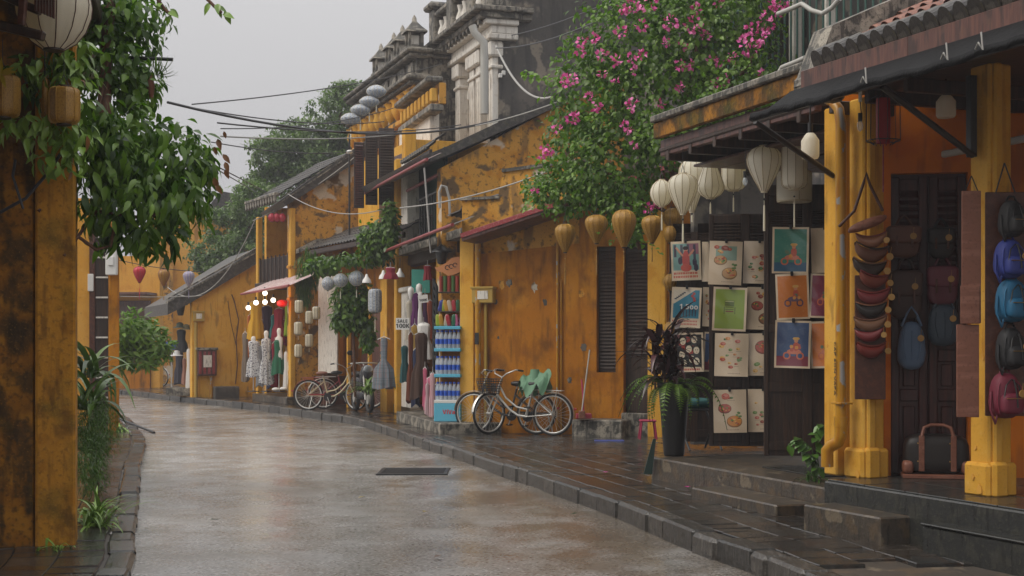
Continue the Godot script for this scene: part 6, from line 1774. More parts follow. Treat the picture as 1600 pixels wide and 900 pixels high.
	pxl("disc_lantern", "tall blue and white patterned lantern before the stall's dark backing", "cyl", 586, 470, 21, 37, 27.2, M.bluewhite, 30, 12, M.silk2, "", 0.3, M.silk)
	for q in [[467, 479], [483, 496], [466, 513], [483, 532], [466, 548], [494, 489]]:
		pxl("small_lantern", "small white paper lantern with dark print on the stall's ochre wall", "cyl", q[0], q[1], 13, 20, 30.6, M.silk2, 8, 8, M.leather, "small white paper lanterns on the stall's wall", 0.12)
	for q in [425, 433, 441]:
		pxl("red_lantern", "small round red lantern in the dress shop's upper loggia", "round", q, 340, 12, 13, 34.0, col(Color(0.4, 0.025, 0.05), 0.5), 0, 10, M.redtrim, "red lanterns in the loggia", 0.1)
	for q in [[599, 431, "bell shaped white lamp by the stall's creeper"], [573, 437, "bell shaped white lamp beside the round patterned lanterns"], [625, 428, "bell shaped white lamp over the SALE placard"]]:
		var t := thing("bell_lamp", q[2], "lamp", at(q[0], q[1], 26.5))
		var b := MB.new()
		b.lathe([Vector2(0.09, -0.06), Vector2(0.075, 0.0), Vector2(0.035, 0.05), Vector2(0.02, 0.1), Vector2(0.002, 0.11)], 12)
		obj("shade", b, M.whitepaint, t)
		tubep("cord", [Vector3(0, 0.1, 0), Vector3(0, 0.3, 0)], 0.006, M.cable, t)

# ---------------------------------------------------------------- prints on the door leaves
func disc(im: Image, cx: float, cy: float, rx: float, ry: float, c: Color) -> void:
	for y in range(maxi(0, int(cy - ry)), mini(im.get_height(), int(cy + ry) + 1)):
		var k := 1.0 - pow((y - cy) / ry, 2)
		if k > 0.0:
			var w := sqrt(k) * rx
			var x0 := maxi(0, int(cx - w)); var x1 := mini(im.get_width(), int(cx + w))
			if x1 > x0: im.fill_rect(Rect2i(x0, y, x1 - x0, 1), c)
func print_tex(kind: int) -> ImageTexture:
	var w := 120
	var h := 160
	var im := Image.create_empty(w, h, false, Image.FORMAT_RGB8)
	var paper := Color(0.86, 0.78, 0.67)
	im.fill(paper)
	var sd := kind * 17 + 3
	var rg := RandomNumberGenerator.new()
	rg.seed = sd
	var food := [Color(0.72, 0.3, 0.2), Color(0.85, 0.55, 0.3), Color(0.25, 0.45, 0.2), Color(0.8, 0.42, 0.35), Color(0.45, 0.58, 0.3), Color(0.6, 0.25, 0.18), Color(0.9, 0.7, 0.35)]
	match kind:
		0: # dancer with red lines of text
			im.fill_rect(Rect2i(8, 10, 104, 108), Color(0.5, 0.66, 0.64))
			im.fill_rect(Rect2i(66, 10, 46, 44), Color(0.62, 0.42, 0.48))
			for k in 5: disc(im, 16 + rg.randi() % 90, 70 + rg.randi() % 40, 9, 15, Color(0.25, 0.22, 0.3))
			for k in 4: im.fill_rect(Rect2i(12 + k * 26, 14, 10, 50 + k * 6), Color(0.3, 0.3, 0.36))
			disc(im, 60, 34, 9, 11, Color(0.85, 0.6, 0.5)); disc(im, 60, 28, 11, 8, Color(0.15, 0.1, 0.12))
			disc(im, 60, 78, 15, 40, Color(0.78, 0.32, 0.3)); disc(im, 60, 108, 22, 16, Color(0.8, 0.35, 0.3))
			for k in 18: disc(im, 46 - k * 1.3, 58 - k * 1.8, 4, 4, Color(0.85, 0.6, 0.5))
			for k in 18: disc(im, 74 + k * 1.0, 58 - k * 1.2, 4, 4, Color(0.85, 0.6, 0.5))
			for r in 2:
				for k in 14: im.fill_rect(Rect2i(8 + k * 7 + rg.randi() % 2, 126 + r * 14, 5, 9), Color(0.78, 0.35, 0.26))
		3: # blue sheet with a white sash and the figure 1.500
			im.fill_rect(Rect2i(8, 10, 104, 112), Color(0.16, 0.5, 0.6))
			for y in range(10, 66):
				im.fill_rect(Rect2i(8, y, maxi(0, 86 - (y - 10) * 3 / 2), 1), Color(0.85, 0.8, 0.72))
			for k in 6: im.fill_rect(Rect2i(12 + k * 7, 44 - k * 5, 9, 5), Color(0.2, 0.25, 0.3))
			for k in 6: im.fill_rect(Rect2i(36 + k * 12, 74, 5, 40 + rg.randi() % 8), Color(0.22, 0.28, 0.36))
			for k in 4: disc(im, 84 + rg.randi() % 10, 24 + k * 9, 6, 6, Color(0.7, 0.3, 0.3))
			for r in 2:
				for k in 17: im.fill_rect(Rect2i(6 + k * 6, 130 + r * 12, 4, 7), Color(0.76, 0.38, 0.34))
		4: # plain green with a small shop drawing
			im.fill_rect(Rect2i(8, 8, 104, 144), Color(0.55, 0.64, 0.26))
			im.fill_rect(Rect2i(42, 48, 34, 22), Color(0.42, 0.5, 0.25)); im.fill_rect(Rect2i(44, 50, 30, 4), Color(0.7, 0.72, 0.5))
			for k in 4: im.fill_rect(Rect2i(44, 56 + k * 8, 30, 2), Color(0.25, 0.28, 0.16))
			im.fill_rect(Rect2i(46, 86, 28, 5), Color(0.5, 0.28, 0.18)); im.fill_rect(Rect2i(40, 72, 2, 26), Color(0.25, 0.28, 0.16)); im.fill_rect(Rect2i(78, 72, 2, 26), Color(0.25, 0.28, 0.16))
		5: # group of pale faces on black
			im.fill_rect(Rect2i(8, 8, 104, 132), Color(0.13, 0.13, 0.13))
			for k in 5: disc(im, 16 + rg.randi() % 90, 20 + rg.randi() % 100, 14, 12, Color(0.6, 0.2, 0.16))
			for p in [[38, 34], [84, 28], [62, 66], [92, 72], [34, 88], [74, 108], [40, 124], [92, 116]]:
				disc(im, p[0], p[1] - 6, 16, 17, Color(0.1, 0.1, 0.1)); disc(im, p[0], p[1], 12, 15, Color(0.88, 0.82, 0.72))
				disc(im, p[0] - 4, p[1] - 2, 2, 1.5, Color(0.1, 0.1, 0.1)); disc(im, p[0] + 4, p[1] - 2, 2, 1.5, Color(0.1, 0.1, 0.1)); im.fill_rect(Rect2i(p[0] - 3, p[1] + 7, 6, 2), Color(0.6, 0.2, 0.16))
			for k in 13: im.fill_rect(Rect2i(14 + k * 7, 146, 5, 8), Color(0.74, 0.3, 0.24))
		7, 8, 9, 10, 11: # full colour ground with a rider or a laden cart
			var ground: Color = {7: Color(0.25, 0.52, 0.46), 8: Color(0.8, 0.46, 0.16), 9: Color(0.24, 0.34, 0.5), 10: Color(0.52, 0.2, 0.3), 11: Color(0.86, 0.5, 0.24)}[kind]
			im.fill_rect(Rect2i(7, 7, 106, 146), ground)
			for k in 260: im.fill_rect(Rect2i(7 + rg.randi() % 102, 7 + rg.randi() % 142, 4, 2), ground.lerp(Color(0.9, 0.8, 0.6), rg.randf() * 0.18))
			if kind == 7: im.fill_rect(Rect2i(7, 122, 106, 31), Color(0.2, 0.38, 0.5))
			if kind == 9: im.fill_rect(Rect2i(7, 120, 106, 33), Color(0.5, 0.2, 0.26))
			var q := 88 if kind == 8 or kind == 10 else 104
			var ink: Color = Color(0.35, 0.26, 0.36) if kind == 8 else Color(0.8, 0.42, 0.3)
			disc(im, 42, q + 14, 13, 13, ink); disc(im, 42, q + 14, 8, 8, ground); disc(im, 86, q + 14, 13, 13, ink); disc(im, 86, q + 14, 8, 8, ground)
			disc(im, 66, q, 24, 9, ink.lightened(0.12)); disc(im, 72, q - 18, 10, 15, Color(0.76, 0.34, 0.26)); disc(im, 72, q - 38, 7, 8, Color(0.82, 0.56, 0.42)); disc(im, 72, q - 44, 12, 5, Color(0.85, 0.66, 0.36))
			for k in 5: disc(im, 44 + rg.randi() % 40, q - 4 - rg.randi() % 18, 6, 6, [Color(0.86, 0.6, 0.3), Color(0.75, 0.36, 0.28), Color(0.4, 0.5, 0.4)][rg.randi() % 3])
		12: # bare paper
			for k in 400: im.fill_rect(Rect2i(rg.randi() % 116, rg.randi() % 156, 3, 2), paper.lerp(Color(0.7, 0.68, 0.6), rg.randf() * 0.4))
		_: # drawn dishes and herbs, each sheet laid out its own way
			if kind == 1: im.fill_rect(Rect2i(24, 18, 76, 52), Color(0.55, 0.66, 0.6))
			var lay := kind % 4
			var n := [11, 5, 15, 8][lay] as int
			for k in n:
				var c: Color = food[rg.randi() % food.size()]
				var x := 24 + rg.randi() % 72
				var y: int = [20 + rg.randi() % 46, 18 + rg.randi() % 26, 18 + rg.randi() % 120, 96 + rg.randi() % 48][lay]
				var rx := 6.0 + rg.randi() % (9 if lay != 2 else 5)
				disc(im, x, y, rx, rx * 0.65, c); disc(im, x + 2, y - 1, rx * 0.55, rx * 0.35, c.lightened(0.25)); disc(im, x - rx * 0.4, y + 2, 3, 2, c.darkened(0.3))
				if rg.randf() < 0.5: im.fill_rect(Rect2i(x - 8, y + 9, 14 + rg.randi() % 8, 1), Color(0.55, 0.42, 0.34))
			var dishes: Array = [[[58, 116, 30, 22]], [[42, 70, 24, 18], [76, 118, 28, 22]], [], [[60, 52, 34, 26]]][lay]
			for e in dishes:
				var big: Color = [Color(0.84, 0.56, 0.26), Color(0.72, 0.36, 0.3), Color(0.56, 0.36, 0.22), Color(0.78, 0.6, 0.4)][rg.randi() % 4]
				disc(im, e[0], e[1], e[2], e[3], big.darkened(0.3)); disc(im, e[0], e[1] - 2, e[2] * 0.9, e[3] * 0.85, big)
				for k in 16: disc(im, e[0] + rg.randf_range(-0.7, 0.7) * e[2], e[1] + rg.randf_range(-0.6, 0.5) * e[3], 2 + rg.randi() % 4, 2 + rg.randi() % 2, food[rg.randi() % food.size()])
			for k in 5: disc(im, 84 + rg.randi() % 16, 84 + rg.randi() % 18, 5, 4, Color(0.3, 0.46, 0.2).lightened(rg.randf() * 0.3))
			for k in 9: im.fill_rect(Rect2i(48 + k * 5, 148, 3, 2), Color(0.55, 0.42, 0.34))
	return ImageTexture.create_from_image(im)
func build_prints() -> void:
	rng.seed = 12
	door_leaf("dark louvred door leaf with three rows of prints, farthest into the print shop", 1046, 362, 1124, 690, 16.3, [372, 350])
	var fm := door_leaf("dark louvred door leaf carrying four rows of food prints", 1108, 334, 1222, 697, 14.9, [345, 374])
	door_leaf("dark door leaf with colourful cart and scooter prints by the yellow pier", 1194, 288, 1330, 712, 13.7, [330, 352])
	var list := [
		[1049, 377, 1095, 438, 16.2, 0, "print of a dancer in a red dress on a teal ground"], [1097, 378, 1120, 440, 16.22, 12, "blank wrapped sheet beside the dancer print"],
		[1049, 449, 1095, 512, 16.2, 3, "blue poster print with white sash and the figure 1.500"], [1098, 449, 1126, 510, 16.22, 6, "food print half hidden beside the blue poster"],
		[1053, 520, 1099, 581, 16.2, 5, "black print crowded with pale faces"], [1100, 519, 1130, 581, 16.22, 9, "blue print half hidden beside the crowded faces"],
		[1108, 377, 1159, 445, 14.8, 1, "food print with a yellow bowl and herbs, topmost on the middle leaf"], [1162, 377, 1210, 443, 14.8, 2, "food print of round brown cakes, topmost on the middle leaf"],
		[1114, 449, 1166, 517, 14.8, 4, "plain green print with a tiny shop drawing"], [1167, 449, 1214, 515, 14.8, 13, "food print of filled rolls beside the green print"],
		[1117, 521, 1169, 588, 14.8, 14, "food print of greens and pink slices below the green print"], [1170, 521, 1216, 587, 14.8, 15, "food print with two green clumps below the filled rolls"],
		[1115, 609, 1166, 676, 14.8, 17, "lowest food print with a dark soup bowl"], [1169, 608, 1216, 675, 14.8, 18, "lowest food print with a green and red corner"],
		[1207, 355, 1263, 427, 13.6, 7, "teal print of a laden rider above the orange one"], [1268, 356, 1310, 426, 13.6, 12, "blank grey sheet beside the teal print"],
		[1213, 428, 1264, 499, 13.6, 8, "orange print of a scooter rider"], [1266, 428, 1312, 497, 13.6, 10, "maroon print partly behind the yellow pier"],
		[1211, 501, 1266, 575, 13.6, 9, "blue print of a laden cart on maroon ground"], [1267, 502, 1314, 575, 13.6, 11, "orange print partly behind the yellow pier"]]
	for q in list:
		var c := at((q[0] + q[2]) * 0.5, (q[1] + q[3]) * 0.5, q[4] - 0.06)
		var w: float = (q[2] - q[0]) * q[4] / F * 1.0
		var h: float = (q[3] - q[1]) * q[4] / F
		var t := thing("art_print", q[6], "print", Transform3D(Basis(Vector3.UP, deg_to_rad(-6.0)).rotated(Vector3(0, 0, 1), rnd(-0.045, 0.045)), c))
		var b := MB.new()
		var P := []
		for i in 13:
			var row := []
			for j in 9:
				var u := j / 8.0 - 0.5
				var v := 0.5 - i / 12.0
				row.append(Vector3(u * w, v * h, 0.014 * sin(v * 4.0 + q[0]) * (0.5 - v) + 0.008 * cos(u * 5.0 + q[1]) + 0.002 * sin(u * 11.0 + v * 17.0 + q[0])))
			P.append(row)
		b.grid(P, false, 1.0)
		if b.n[0].z < 0:
			b = MB.new(); b.grid(P, false, -1.0)
		obj("sheet", b, mat(Color(1, 1, 1), 0.6, {"tex": print_tex(q[5]), "coat": 1.0, "coat_rough": 0.12}), t)
		boxp("clip", Vector3(-0.014, h / 2 - 0.02, 0.0), Vector3(0.014, h / 2 + 0.022, 0.022), M.black, t, 0.004)
		if q[5] == 3:
			var tx := text("1.5oo", 0.0042, M.whitepaint)
			t.add_child(tx)
			tx.name = "figure"
			tx.position = Vector3(0.03, 0.01, 0.016)
func text(s: String, px: float, m: Material) -> MeshInstance3D:
	var tm := TextMesh.new()
	tm.text = s
	var sf := SystemFont.new(); sf.font_names = ["Droid Sans"]; sf.font_weight = 700
	tm.font = sf
	tm.font_size = 20; tm.pixel_size = px; tm.depth = 0.002
	var o := MeshInstance3D.new()
	o.mesh = tm
	o.material_override = m
	return o

# ---------------------------------------------------------------- bicycles
# axle line along +x: rear wheel at x=0, front at x=base; wheel radius r
func bicycle(label: String, xf: Transform3D, frame_m: Material, o := {}) -> void:
	var t := thing("bicycle", label, "bicycle", xf)
	var r := 0.33
	var base := 1.06
	var steer: float = o.get("steer", 0.0)
	var tyre := MB.new()
	var rim := MB.new()
	var ring := []
	var ring2 := []
	for k in 33:
		var a := TAU * k / 32
		ring.append(Vector3(cos(a) * (r - 0.018), sin(a) * (r - 0.018), 0))
		ring2.append(Vector3(cos(a) * (r - 0.042), sin(a) * (r - 0.042), 0))
	tyre.tube(ring, 0.019, 8, false)
	rim.tube(ring2, 0.014, 6, false)
	var sp := MB.new()
	for k in 24:
		var a := TAU * k / 24
		sp.tube([Vector3(cos(a + 0.6) * 0.02, sin(a + 0.6) * 0.02, 0.028 * (1 if k % 2 else -1)), Vector3(cos(a) * (r - 0.045), sin(a) * (r - 0.045), 0)], 0.0022, 3, false)
	var hub := MB.new()
	hub.tube([Vector3(0, 0, -0.05), Vector3(0, 0, 0.05)], 0.022, 8)
	var tyre_m := tyre.mesh(); var rim_m := rim.mesh(); var sp_m := sp.mesh(); var hub_m := hub.mesh()
	for w in [[Vector3(0, r, 0), 0.0], [Vector3(base, r, 0), steer]]:
		var wh := put("wheel", hub_m, M.chrome, t, Transform3D(Basis(Vector3.UP, w[1]), w[0]))
		put("tyre", tyre_m, M.rubber if not o.has("white_tyre") or w[1] != 0.0 else M.rubber, wh)
		put("rim", rim_m, M.chrome if not o.has("white_rim") else M.whitepaint, wh)
		put("spokes", sp_m, M.chrome, wh)
	var f := MB.new()
	var bb := Vector3(0.44, 0.29, 0)
	var st := Vector3(0.33, 0.72, 0)
	var hd := Vector3(base - 0.17, 0.78, 0)
	var hd2 := Vector3(base - 0.14, 0.62, 0)
	f.tube([hd2, Vector3(0.72, 0.4, 0), Vector3(0.58, 0.31, 0), bb], 0.019, 8)
	f.tube([hd, Vector3(0.78, 0.58, 0), Vector3(0.6, 0.44, 0), Vector3(0.41, 0.4, 0)], 0.016, 8)
	f.tube([bb, st], 0.017, 8)
	f.tube([hd, hd2], 0.022, 8)
	for s in [-0.055, 0.055]:
		f.tube([Vector3(0.35, 0.62, s * 0.4), Vector3(0, r, s)], 0.009, 6)
		f.tube([bb + Vector3(0, 0, s * 0.6), Vector3(0, r, s)], 0.01, 6)
	obj("frame", f, frame_m, t)
	var fk := MB.new()
	var fb := Basis(Vector3.UP, steer)
	var pivot := Vector3(base, 0, 0)
	for s in [-0.055, 0.055]:
		fk.tube([hd2, Vector3(base - 0.11, 0.58, 0) + fb * Vector3(0, 0, s), Vector3(base, r, 0) + fb * Vector3(0, 0, s)], 0.011, 6)
	obj("fork", fk, frame_m, t)
	var hb := MB.new()
	var hc := hd + Vector3(-0.05, 0.12, 0)
	hb.tube([hd, hc], 0.013, 6)
	var pts := []
	for q in [Vector3(-0.2, 0.1, -0.27), Vector3(-0.06, 0.12, -0.26), Vector3(0.03, 0.06, -0.14), Vector3(0.0, 0, 0), Vector3(0.03, 0.06, 0.14), Vector3(-0.06, 0.12, 0.26), Vector3(-0.2, 0.1, 0.27)]:
		pts.append(hc + fb * q)
	hb.tube(pts, 0.011, 6)
	var hbo := obj("handlebar", hb, M.chrome, t)
	for s in [0, 1]:
		var g := MB.new()
		var e: Vector3 = pts[0] if s == 0 else pts[-1]
		var e2: Vector3 = pts[1] if s == 0 else pts[-2]
		g.tube([e, e.lerp(e2, 0.75)], 0.017, 6)
		obj("grip", g, M.black, hbo)
	var sd := MB.new()
	sd.blob(Vector3(0.3, 0.8, 0), Vector3(0.13, 0.045, 0.085), 2.4, 0.0, 12)
	obj("saddle", sd, o.get("saddle", M.black), t)
	tubep("seat_post", [st, Vector3(0.315, 0.79, 0)], 0.012, M.chrome, t)
	# mudguards
	for w in [[Vector3(0, r, 0), 0.0, 0.3, 3.3], [Vector3(base, r, 0), steer, 0.1, 2.6]]:
		var P := []
		for k in 15:
			var a: float = lerpf(w[2], w[3], k / 14.0)
			var row := []
			for s in [-0.028, -0.015, 0.0, 0.015, 0.028]:
				row.append(w[0] + Basis(Vector3.UP, w[1]) * Vector3(cos(a) * (r + 0.022 - absf(s) * 0.4), sin(a) * (r + 0.022 - absf(s) * 0.4), s))
			P.append(row)
		var mb := MB.new()
		mb.grid(P, false, 1.0)
		obj("mudguard", mb, o.get("guard", M.chrome), t)
	var ck := MB.new()
	ck.tube([bb + Vector3(0, 0, 0.05), bb + Vector3(0, 0, 0.062)], 0.085, 16)
	obj("chainring", ck, M.iron, t)
	var cr := MB.new()
	cr.tube([bb + Vector3(0, 0, 0.07), bb + Vector3(0.06, -0.15, 0.075)], 0.01, 5)
	cr.tube([bb + Vector3(0, 0, -0.07), bb + Vector3(-0.06, 0.15, -0.075)], 0.01, 5)
	obj("crank", cr, M.chrome, t)
	for s in [1, -1]:
		boxp("pedal", bb + Vector3(0.06 * s - 0.045, -0.15 * s - 0.012, 0.075 * s), bb + Vector3(0.06 * s + 0.045, -0.15 * s + 0.012, 0.165 * s), M.rubber, t)
	var ch := MB.new()
	ch.box(Vector3(0.22, 0.34, 0.055), Vector3(0.42, 0.035, 0.01), 0.004)
	obj("chain_guard", ch, o.get("guard", M.iron), t)
	if o.get("rack", true):
		var rk := MB.new()
		for s in [-0.06, 0.0, 0.06]:
			rk.tube([Vector3(0.28, 0.71, s), Vector3(-0.16, 0.7, s)], 0.007, 5)
		rk.tube([Vector3(-0.16, 0.7, -0.06), Vector3(-0.16, 0.7, 0.06)], 0.007, 5)
		for s in [-0.06, 0.06]:
			rk.tube([Vector3(-0.08, 0.7, s), Vector3(0, r, s)], 0.006, 5)
		obj("carrier", rk, o.get("guard", M.chrome), t)
	tubep("kickstand", [Vector3(0.1, r - 0.02, 0.06), Vector3(0.06, 0.03, 0.17)], 0.009, M.chrome, t)
	if o.get("basket", false):
		var bk := MB.new()
		var c := hd + fb * Vector3(0.2, 0.0, 0)
		for k in 24:
			var a := TAU * k / 24
			var x := clampf(cos(a) * 1.5, -1, 1); var zz := clampf(sin(a) * 1.5, -1, 1)
			bk.tube([c + fb * Vector3(x * 0.1, -0.13, zz * 0.12), c + fb * Vector3(x * 0.135, 0.1, zz * 0.17)], 0.0045, 4)
		for lv in 7:
			var q := lv / 6.0
			var rg := []
			for k in 25:
				var a := TAU * k / 24
				rg.append(c + fb * Vector3(clampf(cos(a) * 1.5, -1, 1) * lerpf(0.1, 0.135, q), lerpf(-0.13, 0.1, q), clampf(sin(a) * 1.5, -1, 1) * lerpf(0.12, 0.17, q)))
			bk.tube(rg, 0.005, 4)
		bk.box(c + Vector3(0, -0.13, 0), Vector3(0.18, 0.008, 0.22))
		obj("basket", bk, M.black, t)
	if o.get("lock", true):
		tubep("rear_lamp", [Vector3(-r - 0.02, 0.42, 0), Vector3(-r - 0.05, 0.42, 0)], 0.02, col(RED, 0.3), t)
func build_bicycles() -> void:
	rng.seed = 31
	# along the stained wall; the front wheel points left
	var turn := 160.0
	bicycle("silver bicycle with a black basket and a green raincoat over its seat", yaw(turn, Vector3((864 - 800) * 21.85 / F, 0.15, -21.85)), M.chrome, {"steer": 1.05, "basket": true})
	bicycle("dark bicycle standing behind the silver one against the ochre wall", yaw(159.0, Vector3((838 - 800) * 22.15 / F, 0.15, -22.15)), col(Color(0.05, 0.05, 0.055), 0.3), {"steer": 0.0})
	var rc := thing("raincoat", "pale green raincoat draped over the silver bicycle's seat", "raincoat", Transform3D(Basis(Vector3.UP, deg_to_rad(160.0)), Vector3((864 - 800) * 21.85 / F - 0.28, 0.93, -21.97)))
	var b := MB.new()
	var P := []
	for i in 12:
		var row := []
		for j in 15:
			var u := j / 14.0 - 0.5
			var a := (i / 11.0 - 0.5) * 2.0
			row.append(Vector3(u * 0.5 + 0.05 * sin(a * 3.0), 0.1 + 0.1 * cos(a * 1.3) - absf(a) * (0.22 + 0.1 * sin(j * 0.9)) + 0.03 * sin(j * 1.7 + i) - 0.35 * u * absf(u), a * 0.16 + 0.025 * sin(j * 1.3)))
		P.append(row)
	b.grid(P, false, 1.0)
	obj("cloth", b, M.moss_fabric, rc)
	var b2 := MB.new()
	P = []
	for i in 9:
		var row := []
		for j in 9:
			var a := TAU * j / 8.0
			var y := i / 8.0
			row.append(Vector3(0.0 + cos(a) * (0.12 - 0.05 * y) * (1.0 + 0.2 * sin(a * 3.0)), -0.05 + y * 0.3, sin(a) * 0.09 * (1.0 - 0.5 * y)))
		P.append(row)
	b2.grid(P, false, 1.0)
	obj("hood", b2, M.moss_fabric, rc)
	# by the lantern stall
	bicycle("cream bicycle with red mudguard and brown saddle near the lantern stall", yaw(-8.0, Vector3((482 - 800) * 30.5 / F, 0.15, -30.5)), col(Color(0.6, 0.5, 0.32), 0.35), {"steer": -0.5, "guard": col(Color(0.25, 0.03, 0.03), 0.35), "saddle": M.tan, "white_rim": true})
	bicycle("red bicycle behind the cream one at the lantern stall", yaw(8.0, Vector3((505 - 800) * 31.2 / F, 0.15, -31.2)), col(Color(0.3, 0.02, 0.03), 0.35), {"steer": -0.3, "basket": true})
	motorbike()
	bicycle("distant bicycle leaning near the shopfront at the street's end", yaw(150.0, Vector3((252 - 800) * 47.5 / F, 0.15, -47.5)), M.iron, {})
func motorbike() -> void:
	var p := at(556, 600, 30.2)
	var t := thing("motorbike", "dark motorbike with mirrors parked behind the bicycles at the stall", "motorbike", yaw(-70.0, Vector3(p.x, 0.15, p.z)))
	for x in [0.0, 1.2]:
		var ring := []
		for k in 25: ring.append(Vector3(cos(TAU * k / 24) * 0.24, sin(TAU * k / 24) * 0.24, 0))
		var ty := MB.new()
		ty.tube(ring, 0.045, 8, false)
		var w := obj("wheel", ty, M.rubber, t, Vector3(x, 0.285, 0))
		var hb := MB.new()
		hb.tube([Vector3(0, 0, -0.05), Vector3(0, 0, 0.05)], 0.1, 12)
		obj("hub", hb, M.chrome, w)
	var b := MB.new()
	b.blob(Vector3(0.3, 0.62, 0), Vector3(0.45, 0.15, 0.13), 2.6)
	b.blob(Vector3(0.95, 0.7, 0), Vector3(0.16, 0.3, 0.17), 2.6, 0.2)
	b.blob(Vector3(0.62, 0.36, 0), Vector3(0.35, 0.1, 0.12), 3.0)
	obj("body", b, col(Color(0.02, 0.02, 0.025), 0.25), t)
	var s := MB.new()
	s.blob(Vector3(0.28, 0.8, 0), Vector3(0.36, 0.06, 0.13), 2.8)
	obj("seat", s, M.rubber, t)
	tubep("handlebar", [Vector3(0.9, 1.02, -0.34), Vector3(0.98, 1.04, -0.1), Vector3(0.98, 1.04, 0.1), Vector3(0.9, 1.02, 0.34)], 0.018, M.chrome, t)
	for s2 in [-1.0, 1.0]:
		var m := MB.new()
		m.tube([Vector3(0.95, 1.04, s2 * 0.24), Vector3(0.95, 1.22, s2 * 0.34)], 0.007, 5)
		m.blob(Vector3(0.95, 1.25, s2 * 0.35), Vector3(0.02, 0.05, 0.07), 2.4)
		obj("mirror", m, M.black, t)
		tubep("fork_leg", [Vector3(1.02, 0.85, s2 * 0.09), Vector3(1.2, 0.285, s2 * 0.09)], 0.022, M.chrome, t)
	var hl := MB.new()
	hl.blob(Vector3(1.08, 0.92, 0), Vector3(0.05, 0.08, 0.1), 2.2)
	obj("headlight", hl, M.glass, t)

# ---------------------------------------------------------------- clothes and stall goods
# a hanging dress, shirt or scarf: pleated, narrower at the shoulders; px box at distance z
func garment(called: String, label: String, cat: String, x: float, y0: float, y1: float, wpx: float, z: float, m: Material, flare := 0.75, o := {}) -> Node3D:
	var k := z / F
	var h := (y1 - y0) * k
	var w := wpx * k * 0.5
	var t := thing(called, label, cat, yaw(rnd(-25, 25), at(x, y1, z)), o.get("group", ""))
	var b := MB.new()
	var prof := [Vector2(w * 0.25, h), Vector2(w * flare * 0.9, h * 0.965), Vector2(w * flare, h * 0.9), Vector2(w * flare * 0.86, h * 0.72), Vector2(w * flare * 0.8, h * 0.55), Vector2(w * 0.86, h * 0.38), Vector2(w * 0.93, h * 0.18), Vector2(w, 0.0)]
	var P := []
	var l1 := 5 + rng.randi() % 3
	var l2 := 9 + rng.randi() % 4
	var ph := rnd(0, 6)
	var ph2 := rnd(0, 6)
	var lean := rnd(-0.12, 0.12) * w
	for i in prof.size():
		var row := []
		var q := i / 7.0
		for kk in 44:
			var a := TAU * kk / 44
			var r: float = prof[i].x * (1.0 + q * (0.13 * sin(l1 * a + ph + q) + 0.08 * sin(l2 * a + ph2 - 2.0 * q)))
			row.append(Vector3(r * cos(a) + lean * q, prof[i].y + (0.03 * h * sin(2.0 * a + ph) * (1.0 if i == 7 else 0.0)), r * sin(a) * 0.45))
		P.append(row)
	b.grid(P, true, -1.0)
	obj("cloth", b, m, t)
	if o.get("hanger", true):
		tubep("hanger", [Vector3(-w * 0.6, h * 0.97, 0), Vector3(0, h * 1.03, 0), Vector3(w * 0.6, h * 0.97, 0)], 0.008, M.whitepaint, t, 5)
		tubep("hook", [Vector3(0, h * 1.03, 0), Vector3(0, h * 1.03 + 0.09, 0)], 0.005, M.chrome, t, 5)
	return t
func mannequin(label: String, x: float, ytop: float, yfoot: float, z: float, dress: Material, dress_name: String, dtop: float, dbot: float, wpx: float) -> void:
	var k := z / F
	var H := (yfoot - ytop) * k
	var t := thing("mannequin", label, "mannequin", yaw(rnd(-20, 20), at(x, yfoot, z)))
	var b := MB.new()
	b.lathe([Vector2(0.0, H), Vector2(0.045, H * 0.985), Vector2(0.06, H * 0.95), Vector2(0.048, H * 0.9), Vector2(0.042, H * 0.87), Vector2(0.1, H * 0.84), Vector2(0.1, H * 0.76), Vector2(0.08, H * 0.66), Vector2(0.1, H * 0.56), Vector2(0.07, H * 0.45), Vector2(0.02, H * 0.42)], 14, Transform3D.IDENTITY, 0.0, 8, 0.45)
	obj("torso", b, M.whitepaint, t)
	tubep("pole", [Vector3(0, H * 0.45, 0), Vector3(0, 0.02, 0)], 0.014, M.chrome, t)
	var bs := MB.new()
	bs.lathe([Vector2(0.14, 0.0), Vector2(0.14, 0.015), Vector2(0.02, 0.03)], 14)
	obj("base", bs, M.iron, t)
	garment("dress", dress_name, "dress", x, dtop, dbot, wpx, z, dress, 0.72, {"hanger": false})
